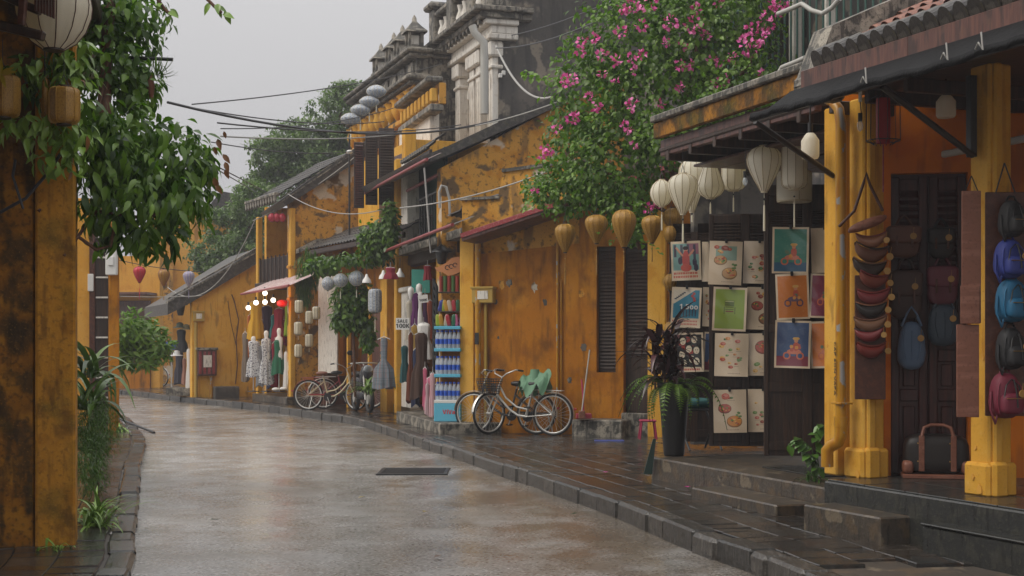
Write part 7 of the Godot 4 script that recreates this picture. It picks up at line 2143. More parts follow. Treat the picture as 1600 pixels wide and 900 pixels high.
func build_clothes() -> void:
	rng.seed = 55
	var z := 35.0
	var dotted := mat(Color(0.6, 0.6, 0.6), 0.8, {"tex": stain(256, 256, Color(0.62, 0.62, 0.62), [[noise_bytes(110, 0.035, 256, 256, 1, 1), 0.6, 0.64, Color(0.04, 0.04, 0.08), 0.95], [noise_bytes(111, 0.1, 256, 256), 0.66, 0.72, Color(0.25, 0.25, 0.3), 0.8]]), "scale": 2.2})
	garment("dress", "bright yellow dress hanging at the dress shop's left edge", "dress", 400, 470, 530, 24, z, col(Color(0.55, 0.3, 0.015), 0.8))
	garment("dress", "dark plum dress hanging between the yellow and the crimson ones", "dress", 417, 478, 532, 22, z + 0.4, col(Color(0.035, 0.015, 0.04), 0.8))
	garment("dress", "crimson dress hanging below the red lit sign", "dress", 436, 482, 535, 22, z - 0.1, col(Color(0.22, 0.012, 0.03), 0.8))
	garment("dress", "lime green dress hanging at the dress shop's column", "dress", 449, 474, 525, 9, z - 0.3, col(Color(0.28, 0.45, 0.04), 0.8))
	mannequin("white mannequin torso in a spotted dress nearest the yellow gable", 396, 525, 612, z - 0.4, dotted, "white dress with dark spots on the first mannequin", 532, 588, 24)
	mannequin("white mannequin torso in a long spotted dress beside the first", 416, 516, 612, z - 0.5, dotted, "long white dress with dark spots on the second mannequin", 528, 600, 22)
	mannequin("white mannequin with head turned in a green gown", 436, 512, 612, z - 0.6, col(Color(0.015, 0.12, 0.06), 0.8), "green gown on the mannequin by the column", 530, 585, 20)
	garment("dress", "long red dress behind the green gown", "dress", 429, 535, 604, 12, z - 0.2, col(Color(0.3, 0.02, 0.04), 0.8))
	garment("trousers", "white trousers hanging beside the green gown", "trousers", 447, 550, 608, 9, z - 0.7, M.whitepaint)
	garment("coat", "grey brown coat hanging against the yellow gable wall", "coat", 383, 520, 595, 13, z, col(Color(0.16, 0.12, 0.09), 0.8))
	for q in [["dress", "mustard skirt hanging behind the yellow dress", 408, 500, 545, 14, 0.6, Color(0.35, 0.2, 0.03)], ["dress", "orange dress hung behind the first spotted mannequin", 391, 492, 560, 12, 0.5, Color(0.45, 0.12, 0.02)], ["shirt", "teal blouse hung above the green gown", 428, 492, 528, 13, 0.3, Color(0.02, 0.16, 0.16)], ["shirt", "pink blouse hung beside the lime dress", 444, 500, 540, 11, 0.2, Color(0.45, 0.1, 0.16)], ["dress", "navy dress low behind the mannequins", 424, 545, 606, 13, 0.4, Color(0.02, 0.03, 0.09)], ["trousers", "maroon trousers beside the white ones", 451, 548, 606, 7, -0.5, Color(0.14, 0.015, 0.03)], ["dress", "grey striped dress behind the spotted ones", 406, 540, 604, 13, 0.5, Color(0.2, 0.2, 0.21)]]:
		garment(q[0], q[1], "clothing", q[2], q[3], q[4], q[5], z + q[6], col(q[7], 0.8))
	for q in [["shawl", "mustard shawl folded behind the brown one", 648, 508, 600, 16, 25.4, Color(0.3, 0.18, 0.03)], ["shirt", "cream blouse hung high beside the turquoise banner", 640, 470, 530, 14, 25.9, Color(0.5, 0.45, 0.36)], ["shirt", "rust blouse at the back of the scarf shop", 672, 470, 530, 14, 26.0, Color(0.25, 0.06, 0.03)], ["shawl", "dark blue shawl beside the russet scarf", 650, 545, 634, 13, 25.0, Color(0.02, 0.03, 0.08)], ["scarf", "rose scarf hung over the low rack", 664, 575, 636, 10, 24.4, Color(0.4, 0.08, 0.14)], ["scarf", "white and pink scarf on the step rack", 668, 600, 648, 9, 23.9, Color(0.6, 0.42, 0.44)], ["scarf", "red tassel garland below the upper awning", 610, 418, 436, 22, 26.2, Color(0.3, 0.03, 0.05)]]:
		garment(q[0], q[1], "clothing", q[2], q[3], q[4], q[5], q[6], col(q[7], 0.85))
	for s in [[431, 608], [443, 607]]:
		var sh := thing("shoe", "white high heeled shoe on the dress shop's step", "shoe", at(s[0], s[1], z - 0.9), "white shoes on the step")
		var b := MB.new()
		b.blob(Vector3(0, 0, 0), Vector3(0.11, 0.04, 0.05), 2.4, 0.3)
		b.tube([Vector3(0.08, 0.02, 0), Vector3(0.09, -0.05, 0)], 0.012, 5)
		obj("upper", b, M.whitepaint, sh)
	# lit bulbs under the awning
	for q in [[388, 481], [400, 473], [414, 472], [427, 469], [414, 458]]:
		var p := at(q[0], q[1], z - 1.2)
		var t := thing("light_bulb", "glowing white bulb under the dress shop's pink awning", "bulb", p, "lit bulbs under the pink awning")
		var b := MB.new()
		b.blob(Vector3.ZERO, Vector3.ONE * 0.06, 2.0)
		obj("bulb", b, mat(Color(1, 1, 1), 0.4, {"glow": Color(1, 0.95, 0.85), "glow_e": 2.5}), t)
		tubep("socket", [Vector3(0, 0.05, 0), Vector3(0, 0.14, 0)], 0.025, M.black, t)
		var l := OmniLight3D.new()
		l.name = "bulb_light"
		l.light_energy = 0.03; l.light_color = Color(1, 0.93, 0.8); l.light_size = 0.06; l.omni_range = 12.0; l.omni_attenuation = 2.0; l.shadow_enabled = true
		t.add_child(l)
	var rs := thing("red_lamp", "red glowing beaded lamp among the hanging dresses", "lamp", at(441, 474, z - 1.0))
	var rb := MB.new()
	rb.blob(Vector3.ZERO, Vector3(0.13, 0.09, 0.1), 2.2, 0.0, 14, Transform3D.IDENTITY, 0.1)
	obj("shade", rb, mat(Color(0.5, 0.02, 0.02), 0.5, {"glow": Color(1, 0.12, 0.06), "glow_e": 0.15}), rs)
	var rl := OmniLight3D.new()
	rl.name = "lamp_light"
	rl.light_energy = 0.04; rl.light_color = Color(1, 0.2, 0.1); rl.light_size = 0.1; rl.omni_range = 10.0; rl.omni_attenuation = 2.0; rl.shadow_enabled = true; rl.position = Vector3(0, 0, 0.2)
	rs.add_child(rl)
	# little shop at the left of the gabled house
	garment("jacket", "black jacket hanging in the small corner shop", "jacket", 283, 515, 550, 20, 39, col(Color(0.02, 0.02, 0.025), 0.7))
	garment("trousers", "dark trousers below the black jacket in the corner shop", "trousers", 280, 548, 600, 18, 39, col(Color(0.025, 0.022, 0.035), 0.7))
	garment("dress", "white dress hanging at the corner shop's pipe", "dress", 295, 545, 605, 9, 38.2, M.whitepaint)
	garment("dress", "peach dress beside the white one in the corner shop", "dress", 288, 560, 600, 8, 38.6, col(Color(0.45, 0.22, 0.16), 0.8))
	for q in [[281, 512, Color(0.16, 0.2, 0.16), "grey green sun hat on top of the corner shop's rack"], [291, 515, Color(0.4, 0.34, 0.2), "straw sun hat on top of the corner shop's rack"], [276, 556, Color(0.6, 0.6, 0.6), "white sun hat in the corner shop"]]:
		var hh := thing("sun_hat", q[3], "hat", at(q[0], q[1], 38.6))
		var b := MB.new()
		b.lathe([Vector2(0.19, 0), Vector2(0.17, 0.02), Vector2(0.1, 0.035), Vector2(0.09, 0.12), Vector2(0.03, 0.15), Vector2(0.001, 0.15)], 16)
		obj("felt", b, col(q[2], 0.8), hh)
	var lp := thing("wall_lantern", "black iron street lantern on the corner shop's front", "lantern", at(282, 485, 38))
	var lb := MB.new()
	lb.lathe([Vector2(0.001, 0.26), Vector2(0.05, 0.24), Vector2(0.2, 0.16), Vector2(0.2, 0.14)], 6)
	lb.lathe([Vector2(0.06, -0.14), Vector2(0.08, -0.12), Vector2(0.13, 0.12), Vector2(0.12, 0.14)], 6)
	obj("housing", lb, M.iron, lp)
	tubep("arm", [Vector3(0.05, 0.2, 0), Vector3(0.25, 0.25, 0), Vector3(0.3, 0.0, -0.1)], 0.02, M.iron, lp)
	var bs := thing("umbrella", "blue parasol half hidden behind the small green tree", "parasol", at(268, 540, 41.0))
	var ub := MB.new()
	ub.lathe([Vector2(0.42, -0.12), Vector2(0.36, 0.0), Vector2(0.2, 0.1), Vector2(0.001, 0.16)], 10)
	obj("canopy", ub, col(Color(0.04, 0.1, 0.4), 0.6), bs)
	tubep("pole", [Vector3(0, 0.16, 0), Vector3(0, -1.4, 0)], 0.02, M.chrome, bs)
	var sl := thing("display_bench", "low grey display bench at the corner shop's foot", "bench", at(283, 618, 38.6))
	boxp("top", Vector3(-0.35, -0.0, -0.2), Vector3(0.35, 0.22, 0.25), M.cement, sl)
	# ---- scarf shop
	var w4 := 25.5
	var chk := mat(Color(0.3, 0.3, 0.3), 0.85, {"tex": stain(256, 256, Color(0.16, 0.2, 0.23), [[noise_bytes(112, 0.05, 256, 256, 1, 32), 0.55, 0.62, Color(0.25, 0.13, 0.12), 0.6], [noise_bytes(113, 0.05, 256, 256, 32, 1), 0.55, 0.62, Color(0.1, 0.13, 0.15), 0.6]]), "scale": 2.0})
	garment("shirt", "grey checked poncho shirt hanging outside the lantern stall", "shirt", 600, 528, 606, 34, 26.4, chk, 0.35)
	garment("jacket", "teal jacket hanging by the white pilaster", "jacket", 632, 540, 597, 15, 25.8, col(Color(0.01, 0.07, 0.075), 0.75))
	garment("shawl", "long brown shawl spread on the scarf rack", "shawl", 658, 520, 622, 34, 24.9, col(Color(0.075, 0.04, 0.028), 0.85), 0.6)
	garment("shawl", "russet scarf hanging beside the brown shawl", "shawl", 642, 520, 628, 14, 25.1, col(Color(0.16, 0.045, 0.02), 0.85), 0.6)
	garment("scarf", "purple and blue scarf on the white hanger head", "scarf", 650, 458, 518, 17, 25.6, col(Color(0.1, 0.015, 0.1), 0.8), 0.75)
	garment("scarf", "dark purple scarf right of the white one", "scarf", 664, 460, 514, 10, 25.6, col(Color(0.06, 0.012, 0.06), 0.8), 0.75)
	garment("scarf", "white scarf between the purple ones", "scarf", 657, 456, 510, 8, 25.5, M.whitepaint, 0.8)
	garment("scarf", "crimson cloth hung under the awning", "scarf", 668, 415, 438, 14, 25.6, col(Color(0.2, 0.01, 0.02), 0.8), 0.9)
	garment("shirt", "white shirt behind the brown shawl", "shirt", 662, 505, 560, 28, 25.2, M.whitepaint)
	garment("dress", "pink striped dress on the low rack at the step", "dress", 672, 590, 640, 18, 24.0, col(Color(0.5, 0.16, 0.24), 0.8))
	garment("dress", "pale pink dress beside the bottle rack", "dress", 676, 583, 650, 12, 23.8, col(Color(0.5, 0.3, 0.32), 0.8))
	garment("trousers", "navy trousers at the bottle rack's side", "trousers", 683, 600, 650, 10, 23.6, col(Color(0.02, 0.03, 0.05), 0.8))
	for q in [[655, 456], [642, 461]]:
		var hd := thing("hat_form", "white display head above the scarves", "display head", at(q[0], q[1] - 4, 25.6), "white display heads")
		var b := MB.new()
		b.lathe([Vector2(0.02, -0.12), Vector2(0.045, -0.06), Vector2(0.06, 0.02), Vector2(0.05, 0.08), Vector2(0.001, 0.11)], 10)
		obj("head", b, M.whitepaint, hd)
	var gp := thing("turquoise_banner", "bright turquoise cloth banner at the back of the scarf shop", "banner", fr(643, 26.2, 80))
	rbox("cloth", gp.transform, 643, 421, 672, 458, -0.02, 0.0, M.teal, gp)
	var st := thing("clothes_stand", "black hanging stand of dark scarves before the shelf post", "stand", at(678, 640, 24.2))
	tubep("pole", [Vector3(0, 0, 0), Vector3(0, 2.25, 0)], 0.03, M.black, st)
	for q in 10:
		tubep("dark_scarf", [Vector3(0, 2.2 - q * 0.14, 0), Vector3(0.05, 2.1 - q * 0.14, 0.05), Vector3(0.05, 1.8 - q * 0.14, 0.04)], 0.03, M.black, st, 5)
	# SALE placard
	var sg := thing("sale_placard", "white placard reading SALE 100K on the scarf shop's pilaster", "sign", Transform3D(Basis(Vector3.UP, deg_to_rad(-8)), at(629, 506, 25.4)))
	boxp("board", Vector3(-0.125, -0.105, -0.006), Vector3(0.125, 0.105, 0.0), M.whitepaint, sg, 0.0)
	for q in [["SALE", 0.05, 0.0042], ["100K", -0.035, 0.0055]]:
		var tx := text(q[0], q[2], M.black)
		sg.add_child(tx); tx.name = "lettering_" + ("top" if q[1] > 0 else "bottom"); tx.position = Vector3(0, q[1], 0.003)
	var sg2 := thing("price_card", "tilted white price card pinned on the purple scarf", "sign", Transform3D(Basis(Vector3.UP, deg_to_rad(-8)).rotated(Vector3(0, 0, 1), 0.1), at(661, 467, 25.2)))
	boxp("board", Vector3(-0.09, -0.07, -0.006), Vector3(0.09, 0.07, 0.0), M.whitepaint, sg2, 0.0)
	var tx2 := text("100K", 0.0032, M.black)
	sg2.add_child(tx2); tx2.name = "lettering"; tx2.position = Vector3(0, -0.02, 0.003)
	# terracotta dragon fish sign above the drinks
	var fs := thing("fish_carving", "orange painted fish shaped carving over the drinks shelves", "carving", Transform3D(Basis(Vector3.UP, -0.3), at(701, 420, 23.6)))
	var fb := MB.new()
	fb.slab([Vector2(-0.2, 0.02), Vector2(-0.12, 0.06), Vector2(-0.04, 0.1), Vector2(0.06, 0.18), Vector2(0.2, 0.2), Vector2(0.22, 0.06), Vector2(0.2, -0.06), Vector2(0.1, -0.1), Vector2(0.0, -0.12), Vector2(-0.1, -0.06), Vector2(-0.2, -0.04), Vector2(-0.25, 0.04)], -0.02, 0.02)
	obj("body", fb, col(Color(0.5, 0.2, 0.07), 0.5), fs)
	for q in 3:
		var pts := []
		for k in 10: pts.append(Vector3(-0.02 + q * 0.07 + cos(k * 0.6) * 0.035, 0.02 + q * 0.02 + sin(k * 0.6) * 0.035, 0.024))
		tubep("scroll", pts, 0.006, M.black, fs, 4)
	# bottle rack
	var rx := 702.0
	var rz := 23.0
	var kk := rz / F
	var rk := thing("bottle_rack", "blue and white display rack for water bottles with a red script on its foot", "rack", yaw(-10, Vector3((rx - 800) * kk, 0.315, -rz)))
	var H := 1.86
	for s in [-0.21, 0.2]:
		boxp("upright", Vector3(s, 0, -0.2), Vector3(s + 0.015, H, -0.18), M.whitepaint, rk)
	boxp("foot_panel", Vector3(-0.22, 0.0, -0.2), Vector3(0.22, 0.3, 0.16), M.blueplastic, rk, 0.01)
	var vt := text("ViVa", 0.005, col(Color(0.6, 0.03, 0.03), 0.5))
	rk.add_child(vt); vt.name = "script"; vt.position = Vector3(0.03, 0.16, 0.163)
	var levels := [0.3, 0.72, 1.14]
	for y in levels + [1.5]:
		boxp("shelf", Vector3(-0.22, y, -0.2), Vector3(0.22, y + 0.05, 0.16), M.blueplastic if y > 0.3 else M.whitepaint, rk, 0.006)
	for y in [1.78, 2.1]:
		boxp("upper_shelf", Vector3(-0.22, y, -0.3), Vector3(0.22, y + 0.02, -0.05), M.darkwood, rk)
	var bt := thing("water_bottle", "clear water bottle with blue label on the rack's lowest shelf, front row", "bottle", Transform3D.IDENTITY, "water bottles on the rack's lowest shelf, front row")
	var bb := MB.new()
	bb.lathe([Vector2(0.001, 0), Vector2(0.03, 0.0), Vector2(0.033, 0.01), Vector2(0.033, 0.15), Vector2(0.03, 0.175), Vector2(0.014, 0.215), Vector2(0.014, 0.23)], 10)
	obj("body", bb, M.glass, bt)
	var bl := MB.new()
	bl.lathe([Vector2(0.0335, 0.06), Vector2(0.0335, 0.13)], 10)
	obj("label", bl, M.label, bt)
	tubep("cap", [Vector3(0, 0.225, 0), Vector3(0, 0.25, 0)], 0.016, M.label, bt, 8)
	var first := true
	for y in levels:
		for r in 2:
			for k in 6:
				var xf := rk.transform * Transform3D(Basis(Vector3.UP, rnd(0, 3)).scaled(Vector3(1, 1.18, 1)), Vector3(-0.175 + k * 0.07, y + 0.05, 0.11 - r * 0.09))
				if first:
					bt.transform = xf; first = false
				else:
					copy(bt, xf, "clear water bottle with blue label on the rack's %s shelf, %s row" % ["lowest" if y < 0.5 else "middle" if y < 1.0 else "top", "front" if r == 0 else "back"], "water bottles on the rack's %s shelf, %s row" % ["lowest" if y < 0.5 else "middle" if y < 1.0 else "top", "front" if r == 0 else "back"])
	# snack packets and tins above
	var pk := [Color(0.3, 0.35, 0.03), Color(0.35, 0.03, 0.04), Color(0.1, 0.03, 0.15), Color(0.5, 0.25, 0.03), Color(0.03, 0.12, 0.06), Color(0.04, 0.05, 0.25), Color(0.5, 0.4, 0.3), Color(0.4, 0.1, 0.2)]
	for r in 2:
		for k in 7:
			var t := thing("snack_packet", "%s snack packet on the drinks shop's %s shelf" % [["olive", "red", "purple", "orange", "dark green", "navy", "cream", "pink"][(k * 3 + r * 5) % 8], ["lower", "upper"][r]], "packet", rk.transform * yaw(rnd(-20, 20), Vector3(-0.19 + k * 0.063, 1.55 + r * 0.24, -0.02 - r * 0.1)), "snack packets on the shelf")
			var b := MB.new()
			b.blob(Vector3(0, 0.1, 0), Vector3(0.04, 0.1, 0.025), 3.5, 0.1, 10, Transform3D(Basis(Vector3(0, 0, 1), rnd(-0.25, 0.25)), Vector3.ZERO), 0.12)
			obj("wrapper", b, col(pk[(k * 3 + r * 5) % 8], 0.25), t)
	for k in 6:
		var t := thing("tin", "%s tin on the drinks shop's top shelf" % ["tall red brown", "tall dark green"][k % 2], "tin", rk.transform * yaw(0, Vector3(-0.17 + k * 0.068, 2.12, -0.15)), "%s tins on the top shelf" % ["red brown", "green"][k % 2])
		tubep("can", [Vector3.ZERO, Vector3(0, 0.26, 0)], 0.032, col([Color(0.25, 0.03, 0.02), Color(0.05, 0.12, 0.03)][k % 2], 0.4), t, 10)
	# odds and ends at the ochre wall
	var bm := thing("dustpan", "pink long handled dustpan leaning on the ochre wall", "dustpan", at(912, 654, 21.6))
	tubep("handle", [Vector3(0, 0.05, 0), Vector3(-0.01, 0.35, 0), Vector3(-0.03, 0.6, -0.05)], 0.014, col(Color(0.4, 0.02, 0.08), 0.4), bm)
	boxp("pan", Vector3(-0.12, 0.0, -0.1), Vector3(0.12, 0.08, 0.1), col(Color(0.3, 0.03, 0.05), 0.4), bm, 0.01)
	var br := thing("broom", "broom with a pale stick leaning beside the pink dustpan", "broom", at(909, 654, 21.5))
	tubep("stick", [Vector3(0, 0.1, 0), Vector3(0.13, 1.05, -0.15)], 0.012, M.greypvc, br)
	boxp("head", Vector3(-0.05, 0, -0.03), Vector3(0.05, 0.12, 0.03), M.tan, br, 0.01)
	var bsx := thing("blue_mat", "narrow blue mat lying before the concrete step", "mat", at(952, 689, 20.7))
	boxp("sheet", Vector3(-0.22, -0.01, -0.08), Vector3(0.22, 0.012, 0.06), col(Color(0.03, 0.06, 0.3), 0.5), bsx)
	var stl := thing("stool", "small magenta plastic stool behind the tall planter", "stool", at(1012, 686, 20.3))
	boxp("seat", Vector3(-0.12, 0.25, -0.12), Vector3(0.12, 0.28, 0.12), col(Color(0.35, 0.02, 0.07), 0.4), stl, 0.015)
	for s in [[-1, -1], [1, -1], [1, 1], [-1, 1]]:
		tubep("leg", [Vector3(s[0] * 0.09, 0.26, s[1] * 0.09), Vector3(s[0] * 0.12, 0.0, s[1] * 0.12)], 0.014, col(Color(0.35, 0.02, 0.07), 0.4), stl)
	# folding chair inside the print shop
	var cx := at(1090, 705, 15.9)
	var fc := thing("folding_chair", "dark folding chair with a teal seat cushion behind the planter", "chair", yaw(20, Vector3(cx.x, 0.38, cx.z)))
	for s in [-0.2, 0.2]:
		tubep("leg", [Vector3(s, 0, -0.2), Vector3(s, 0.45, 0.1), Vector3(s, 0.62, 0.22)], 0.014, M.iron, fc)
		tubep("leg", [Vector3(s, 0, 0.2), Vector3(s, 0.45, -0.2)], 0.014, M.iron, fc)
	for q in 4: boxp("slat", Vector3(-0.2, 0.44, -0.2 + q * 0.1), Vector3(0.2, 0.46, -0.12 + q * 0.1), M.iron, fc)
	var cu := MB.new()
	cu.blob(Vector3(0, 0.52, -0.05), Vector3(0.2, 0.06, 0.18), 3.0)
	obj("cushion", cu, col(Color(0.03, 0.12, 0.12), 0.7), fc)

# ---------------------------------------------------------------- bags at the near shop
func tag_disc(parent: Node, p: Vector3) -> void:
	var b := MB.new()
	b.tube([p - Vector3(0, 0, 0.004), p + Vector3(0, 0, 0.004)], 0.026, 14)
	b.tube([p + Vector3(0, 0.02, 0), p + Vector3(0.005, 0.07, 0)], 0.002, 4)
	obj("price_tag", b, col(Color(0.36, 0.2, 0.05), 0.5), parent)
func build_bags() -> void:
	rng.seed = 66
	var C1 := fr(1340, 11.0, 88.0)
	var C2 := fr(1545, 9.62, 88.0)
	var f := C1
	# leather display boards
	for q in [[1336, 430, 1384, 624, 0.045, "brown leather display panel on the first column", 0.0], [1540, 300, 1602, 650, 0.05, "brown board hung on the second column carrying backpacks", 0.0]]:
		f = C1 if q[0] < 1450 else C2
		var a := L(f, q[0], q[3], q[4]); var b := L(f, q[2], q[1], q[4])
		var t := thing("display_board", q[5], "board", f)
		boxp("board", Vector3(a.x, a.y, q[4] - 0.02), Vector3(b.x, L(f, (q[0] + q[2]) / 2, q[1], q[4]).y, q[4]), M.tan if q[0] > 1400 and false else M.leather, t, 0.004)
		for s in [0.25, 0.75]:
			tubep("cord", [Vector3(lerpf(a.x, b.x, s), b.y - 0.01, q[4]), Vector3(lerpf(a.x, b.x, 0.5), b.y + 0.2, q[4] - 0.02)], 0.005, M.black, t, 4)
	f = C2
	var sp := thing("leather_strips", "long tan leather strips hung on the second column", "leather strips", f)
	rbox("strip", f, 1503, 298, 1533, 505, 0.06, 0.075, M.tan, sp, 0.003)
	rbox("patch", f, 1501, 446, 1531, 506, 0.076, 0.085, M.tan, sp, 0.003)
	rbox("strip", f, 1495, 507, 1530, 652, 0.05, 0.065, M.tan, sp, 0.003)
	for s in [1508.0, 1528.0]:
		tubep("cord", [L(f, s, 299, 0.07), L(f, 1518, 275, 0.06)], 0.004, M.black, sp, 4)
	# stacked half-moon pouches on the first column
	f = C1
	var tones := [Color(0.2, 0.08, 0.04), Color(0.12, 0.05, 0.03), Color(0.03, 0.018, 0.014), Color(0.16, 0.035, 0.02), Color(0.14, 0.02, 0.022), Color(0.02, 0.016, 0.015), Color(0.15, 0.07, 0.035), Color(0.16, 0.018, 0.02), Color(0.17, 0.025, 0.018)]
	var body_b := MB.new()
	var rim_b := MB.new()
	var Pb := []
	var rim_pts := []
	for i in 15:
		var u := i / 7.0 - 1.0
		var q := sqrt(maxf(1.0 - u * u, 0.0))
		var top := 0.035 * u * u + 0.012
		var bot := 0.035 * u * u - 0.012 - 0.075 * q
		var row := []
		for k in 12:
			var a := TAU * k / 12
			row.append(Vector3(u * 0.128, lerpf(bot, top, 0.5 + 0.5 * sin(a)), cos(a) * 0.042 * (0.25 + 0.75 * q)))
		Pb.append(row)
		rim_pts.append(Vector3(u * 0.128, top + 0.002, 0.012 + 0.012 * q))
	body_b.grid(Pb, true, -1.0)
	rim_b.tube(rim_pts, 0.006, 5)
	var bmesh := body_b.mesh()
	var pmesh := rim_b.mesh()
	for k in 9:
		var y := 372.0 + k * 21.5
		var p := L(f, 1361 + rnd(-5, 5), y + rnd(-3, 3), 0.09)
		var t := thing("leather_pouch", ["tan half moon pouch, topmost of the stack on the first column", "dark brown half moon pouch, second of the stack from the top", "black half moon pouch between the dark brown and the russet ones", "russet half moon pouch, fourth of the stack from the top", "wine red half moon pouch, middle of the stack", "black half moon pouch below the wine red one", "light brown half moon pouch, third of the stack from the bottom", "crimson half moon pouch, last but one of the stack", "brick red half moon pouch, lowest of the stack"][k], "bag", f * Transform3D(Basis(Vector3(0, 0, 1), rnd(-0.14, 0.14)).rotated(Vector3.UP, rnd(-0.3, 0.3)).scaled(Vector3.ONE * rnd(0.85, 1.1)), p), "half moon pouches stacked on the column")
		put("body", bmesh, col(tones[k], 0.4), t)
		put("zip", pmesh, col(tones[(k + 4) % 9] * 1.2, 0.4), t)
		tag_disc(t, Vector3(0.125, -0.03, 0.05))
	var sl := thing("sling_bag", "drooping brown leather sling bag at the top of the first column", "bag", f * Transform3D(Basis.IDENTITY, L(f, 1355, 350, 0.12)))
	var sb := MB.new()
	sb.blob(Vector3.ZERO, Vector3(0.16, 0.04, 0.05), 2.2, 0.0, 14, Transform3D(Basis(Vector3(0, 0, 1), 0.35), Vector3.ZERO), 0.05)
	obj("body", sb, M.tan, sl)
	tubep("strap", [Vector3(-0.22, -0.02, 0.02), Vector3(-0.1, 0.1, 0), Vector3(-0.02, 0.32, -0.04), Vector3(0.0, 0.4, -0.04), Vector3(0.03, 0.3, -0.03), Vector3(0.12, 0.1, 0)], 0.012, M.leather, sl)
	# bags on the door
	f = E1
	var list := [["tote_bag", "slouchy pale blue tote bag hung before the dark door", 1424, 540, 50, 76, 0.12, Color(0.1, 0.16, 0.26), 2.6, 0.3], ["tote_bag", "slate grey tote bag hung beside the pale blue one", 1474, 508, 50, 66, 0.06, Color(0.04, 0.06, 0.085), 2.8, 0.12], ["satchel", "maroon satchel hung above the slate tote", 1472, 446, 46, 62, 0.05, Color(0.1, 0.018, 0.03), 4.0, 0.0], ["satchel", "brown leather satchel hung high on the dark door", 1412, 378, 52, 52, 0.1, Color(0.09, 0.035, 0.02), 3.0, 0.15], ["satchel", "large dark brown briefcase bag under the brown satchel", 1415, 460, 50, 78, 0.05, Color(0.045, 0.02, 0.014), 4.5, 0.0], ["satchel", "black satchel hung in the door's shade with a round tag", 1470, 380, 40, 50, 0.05, Color(0.014, 0.012, 0.012), 3.0, 0.1]]
	for q in list:
		var p := L(f, q[2], q[3], q[6])
		var z: float = -(f * p).z
		var t := thing(q[0], q[1], "bag", f * Transform3D(Basis.IDENTITY, p))
		var hw: float = q[4] * z / F * 0.5; var hh: float = q[5] * z / F * 0.5
		var b := MB.new()
		b.blob(Vector3.ZERO, Vector3(hw, hh, 0.07), q[8], q[9], 18, Transform3D.IDENTITY, 0.03)
		obj("body", b, col(q[7], 0.6), t)
		if q[0] == "satchel":
			var fl := MB.new()
			fl.blob(Vector3(0, hh * 0.42, 0.012), Vector3(hw * 1.02, hh * 0.56, 0.072), 5.0, -0.06, 18)
			obj("flap", fl, col(q[7] * 1.25, 0.55), t)
			for s in [-0.45, 0.45]:
				boxp("buckle_strap", Vector3(hw * s - 0.008, -hh * 0.4, 0.074), Vector3(hw * s + 0.008, hh * 0.3, 0.088), M.leather, t, 0.003)
		else:
			for s in [-0.5, 0.0, 0.45]:
				tubep("crease", [Vector3(hw * s, hh * 0.6, 0.055), Vector3(hw * s * 1.2, 0, 0.07), Vector3(hw * s * 0.8, -hh * 0.6, 0.062)], 0.006, col(q[7] * 1.1, 0.6), t, 5)
		for s in [0.03, -0.03]:
			tubep("strap", [Vector3(-hw * 0.6, hh * 0.8, s), Vector3(-hw * 0.3, hh * 1.3, s), Vector3(0, hh * 1.6, s * 0.3), Vector3(hw * 0.3, hh * 1.3, s), Vector3(hw * 0.6, hh * 0.8, s)], 0.009, col(q[7], 0.5), t, 5)
		tag_disc(t, Vector3(hw * 0.5, hh * 0.3, 0.085))
	# backpacks on the second column
	f = C2
	for q in [["black backpack hung topmost on the second column", 1580, 342, 40, 58, Color(0.02, 0.02, 0.022)], ["cobalt blue backpack under the topmost black one", 1576, 405, 50, 62, Color(0.025, 0.04, 0.22)], ["azure backpack with a round tag on the second column", 1580, 470, 54, 68, Color(0.012, 0.11, 0.22)], ["black leather backpack between the azure and the maroon ones", 1578, 545, 46, 66, Color(0.012, 0.012, 0.014)], ["maroon leather backpack hung lowest on the second column", 1570, 618, 54, 72, Color(0.14, 0.012, 0.03)]]:
		var p := L(f, q[1], q[2], 0.14)
		var z: float = -(f * p).z
		var t := thing("backpack", q[0], "backpack", f * Transform3D(Basis(Vector3.UP, 0.3), p))
		var hw: float = q[3] * z / F * 0.5; var hh: float = q[4] * z / F * 0.5
		var m := col(q[5], 0.65)
		var b := MB.new()
		b.blob(Vector3.ZERO, Vector3(hw, hh, 0.09), 2.8, 0.22, 18)
		obj("body", b, m, t)
		var b2 := MB.new()
		b2.blob(Vector3(0, -hh * 0.35, 0.075), Vector3(hw * 0.75, hh * 0.48, 0.05), 3.2, 0.1, 16)
		obj("pocket", b2, m, t)
		tubep("zip", [Vector3(-hw * 0.6, -hh * 0.1, 0.095), Vector3(-hw * 0.4, hh * 0.45, 0.085), Vector3(0, hh * 0.72, 0.075), Vector3(hw * 0.4, hh * 0.45, 0.085), Vector3(hw * 0.6, -hh * 0.1, 0.095)], 0.005, M.black, t, 5)
		for s in [-1.0, 1.0]:
			tubep("seam", [Vector3(hw * 0.72 * s, -hh * 0.75, 0.06), Vector3(hw * 0.86 * s, -hh * 0.2, 0.062), Vector3(hw * 0.74 * s, hh * 0.4, 0.058), Vector3(hw * 0.4 * s, hh * 0.8, 0.04)], 0.004, col(q[5] * 1.5, 0.5), t, 4)
		boxp("pocket_zip", Vector3(-hw * 0.55, -hh * 0.12, 0.112), Vector3(hw * 0.55, -hh * 0.09, 0.126), M.brass, t, 0.002)
		tubep("front_strap", [Vector3(hw * 0.1, hh * 0.7, 0.085), Vector3(hw * 0.12, hh * 0.1, 0.115), Vector3(hw * 0.1, -hh * 0.5, 0.13)], 0.006, M.black, t, 5)
		tubep("handle", [Vector3(-0.04, hh * 0.95, 0), Vector3(-0.02, hh * 1.2, 0), Vector3(0.02, hh * 1.2, 0), Vector3(0.04, hh * 0.95, 0)], 0.008, m, t, 5)
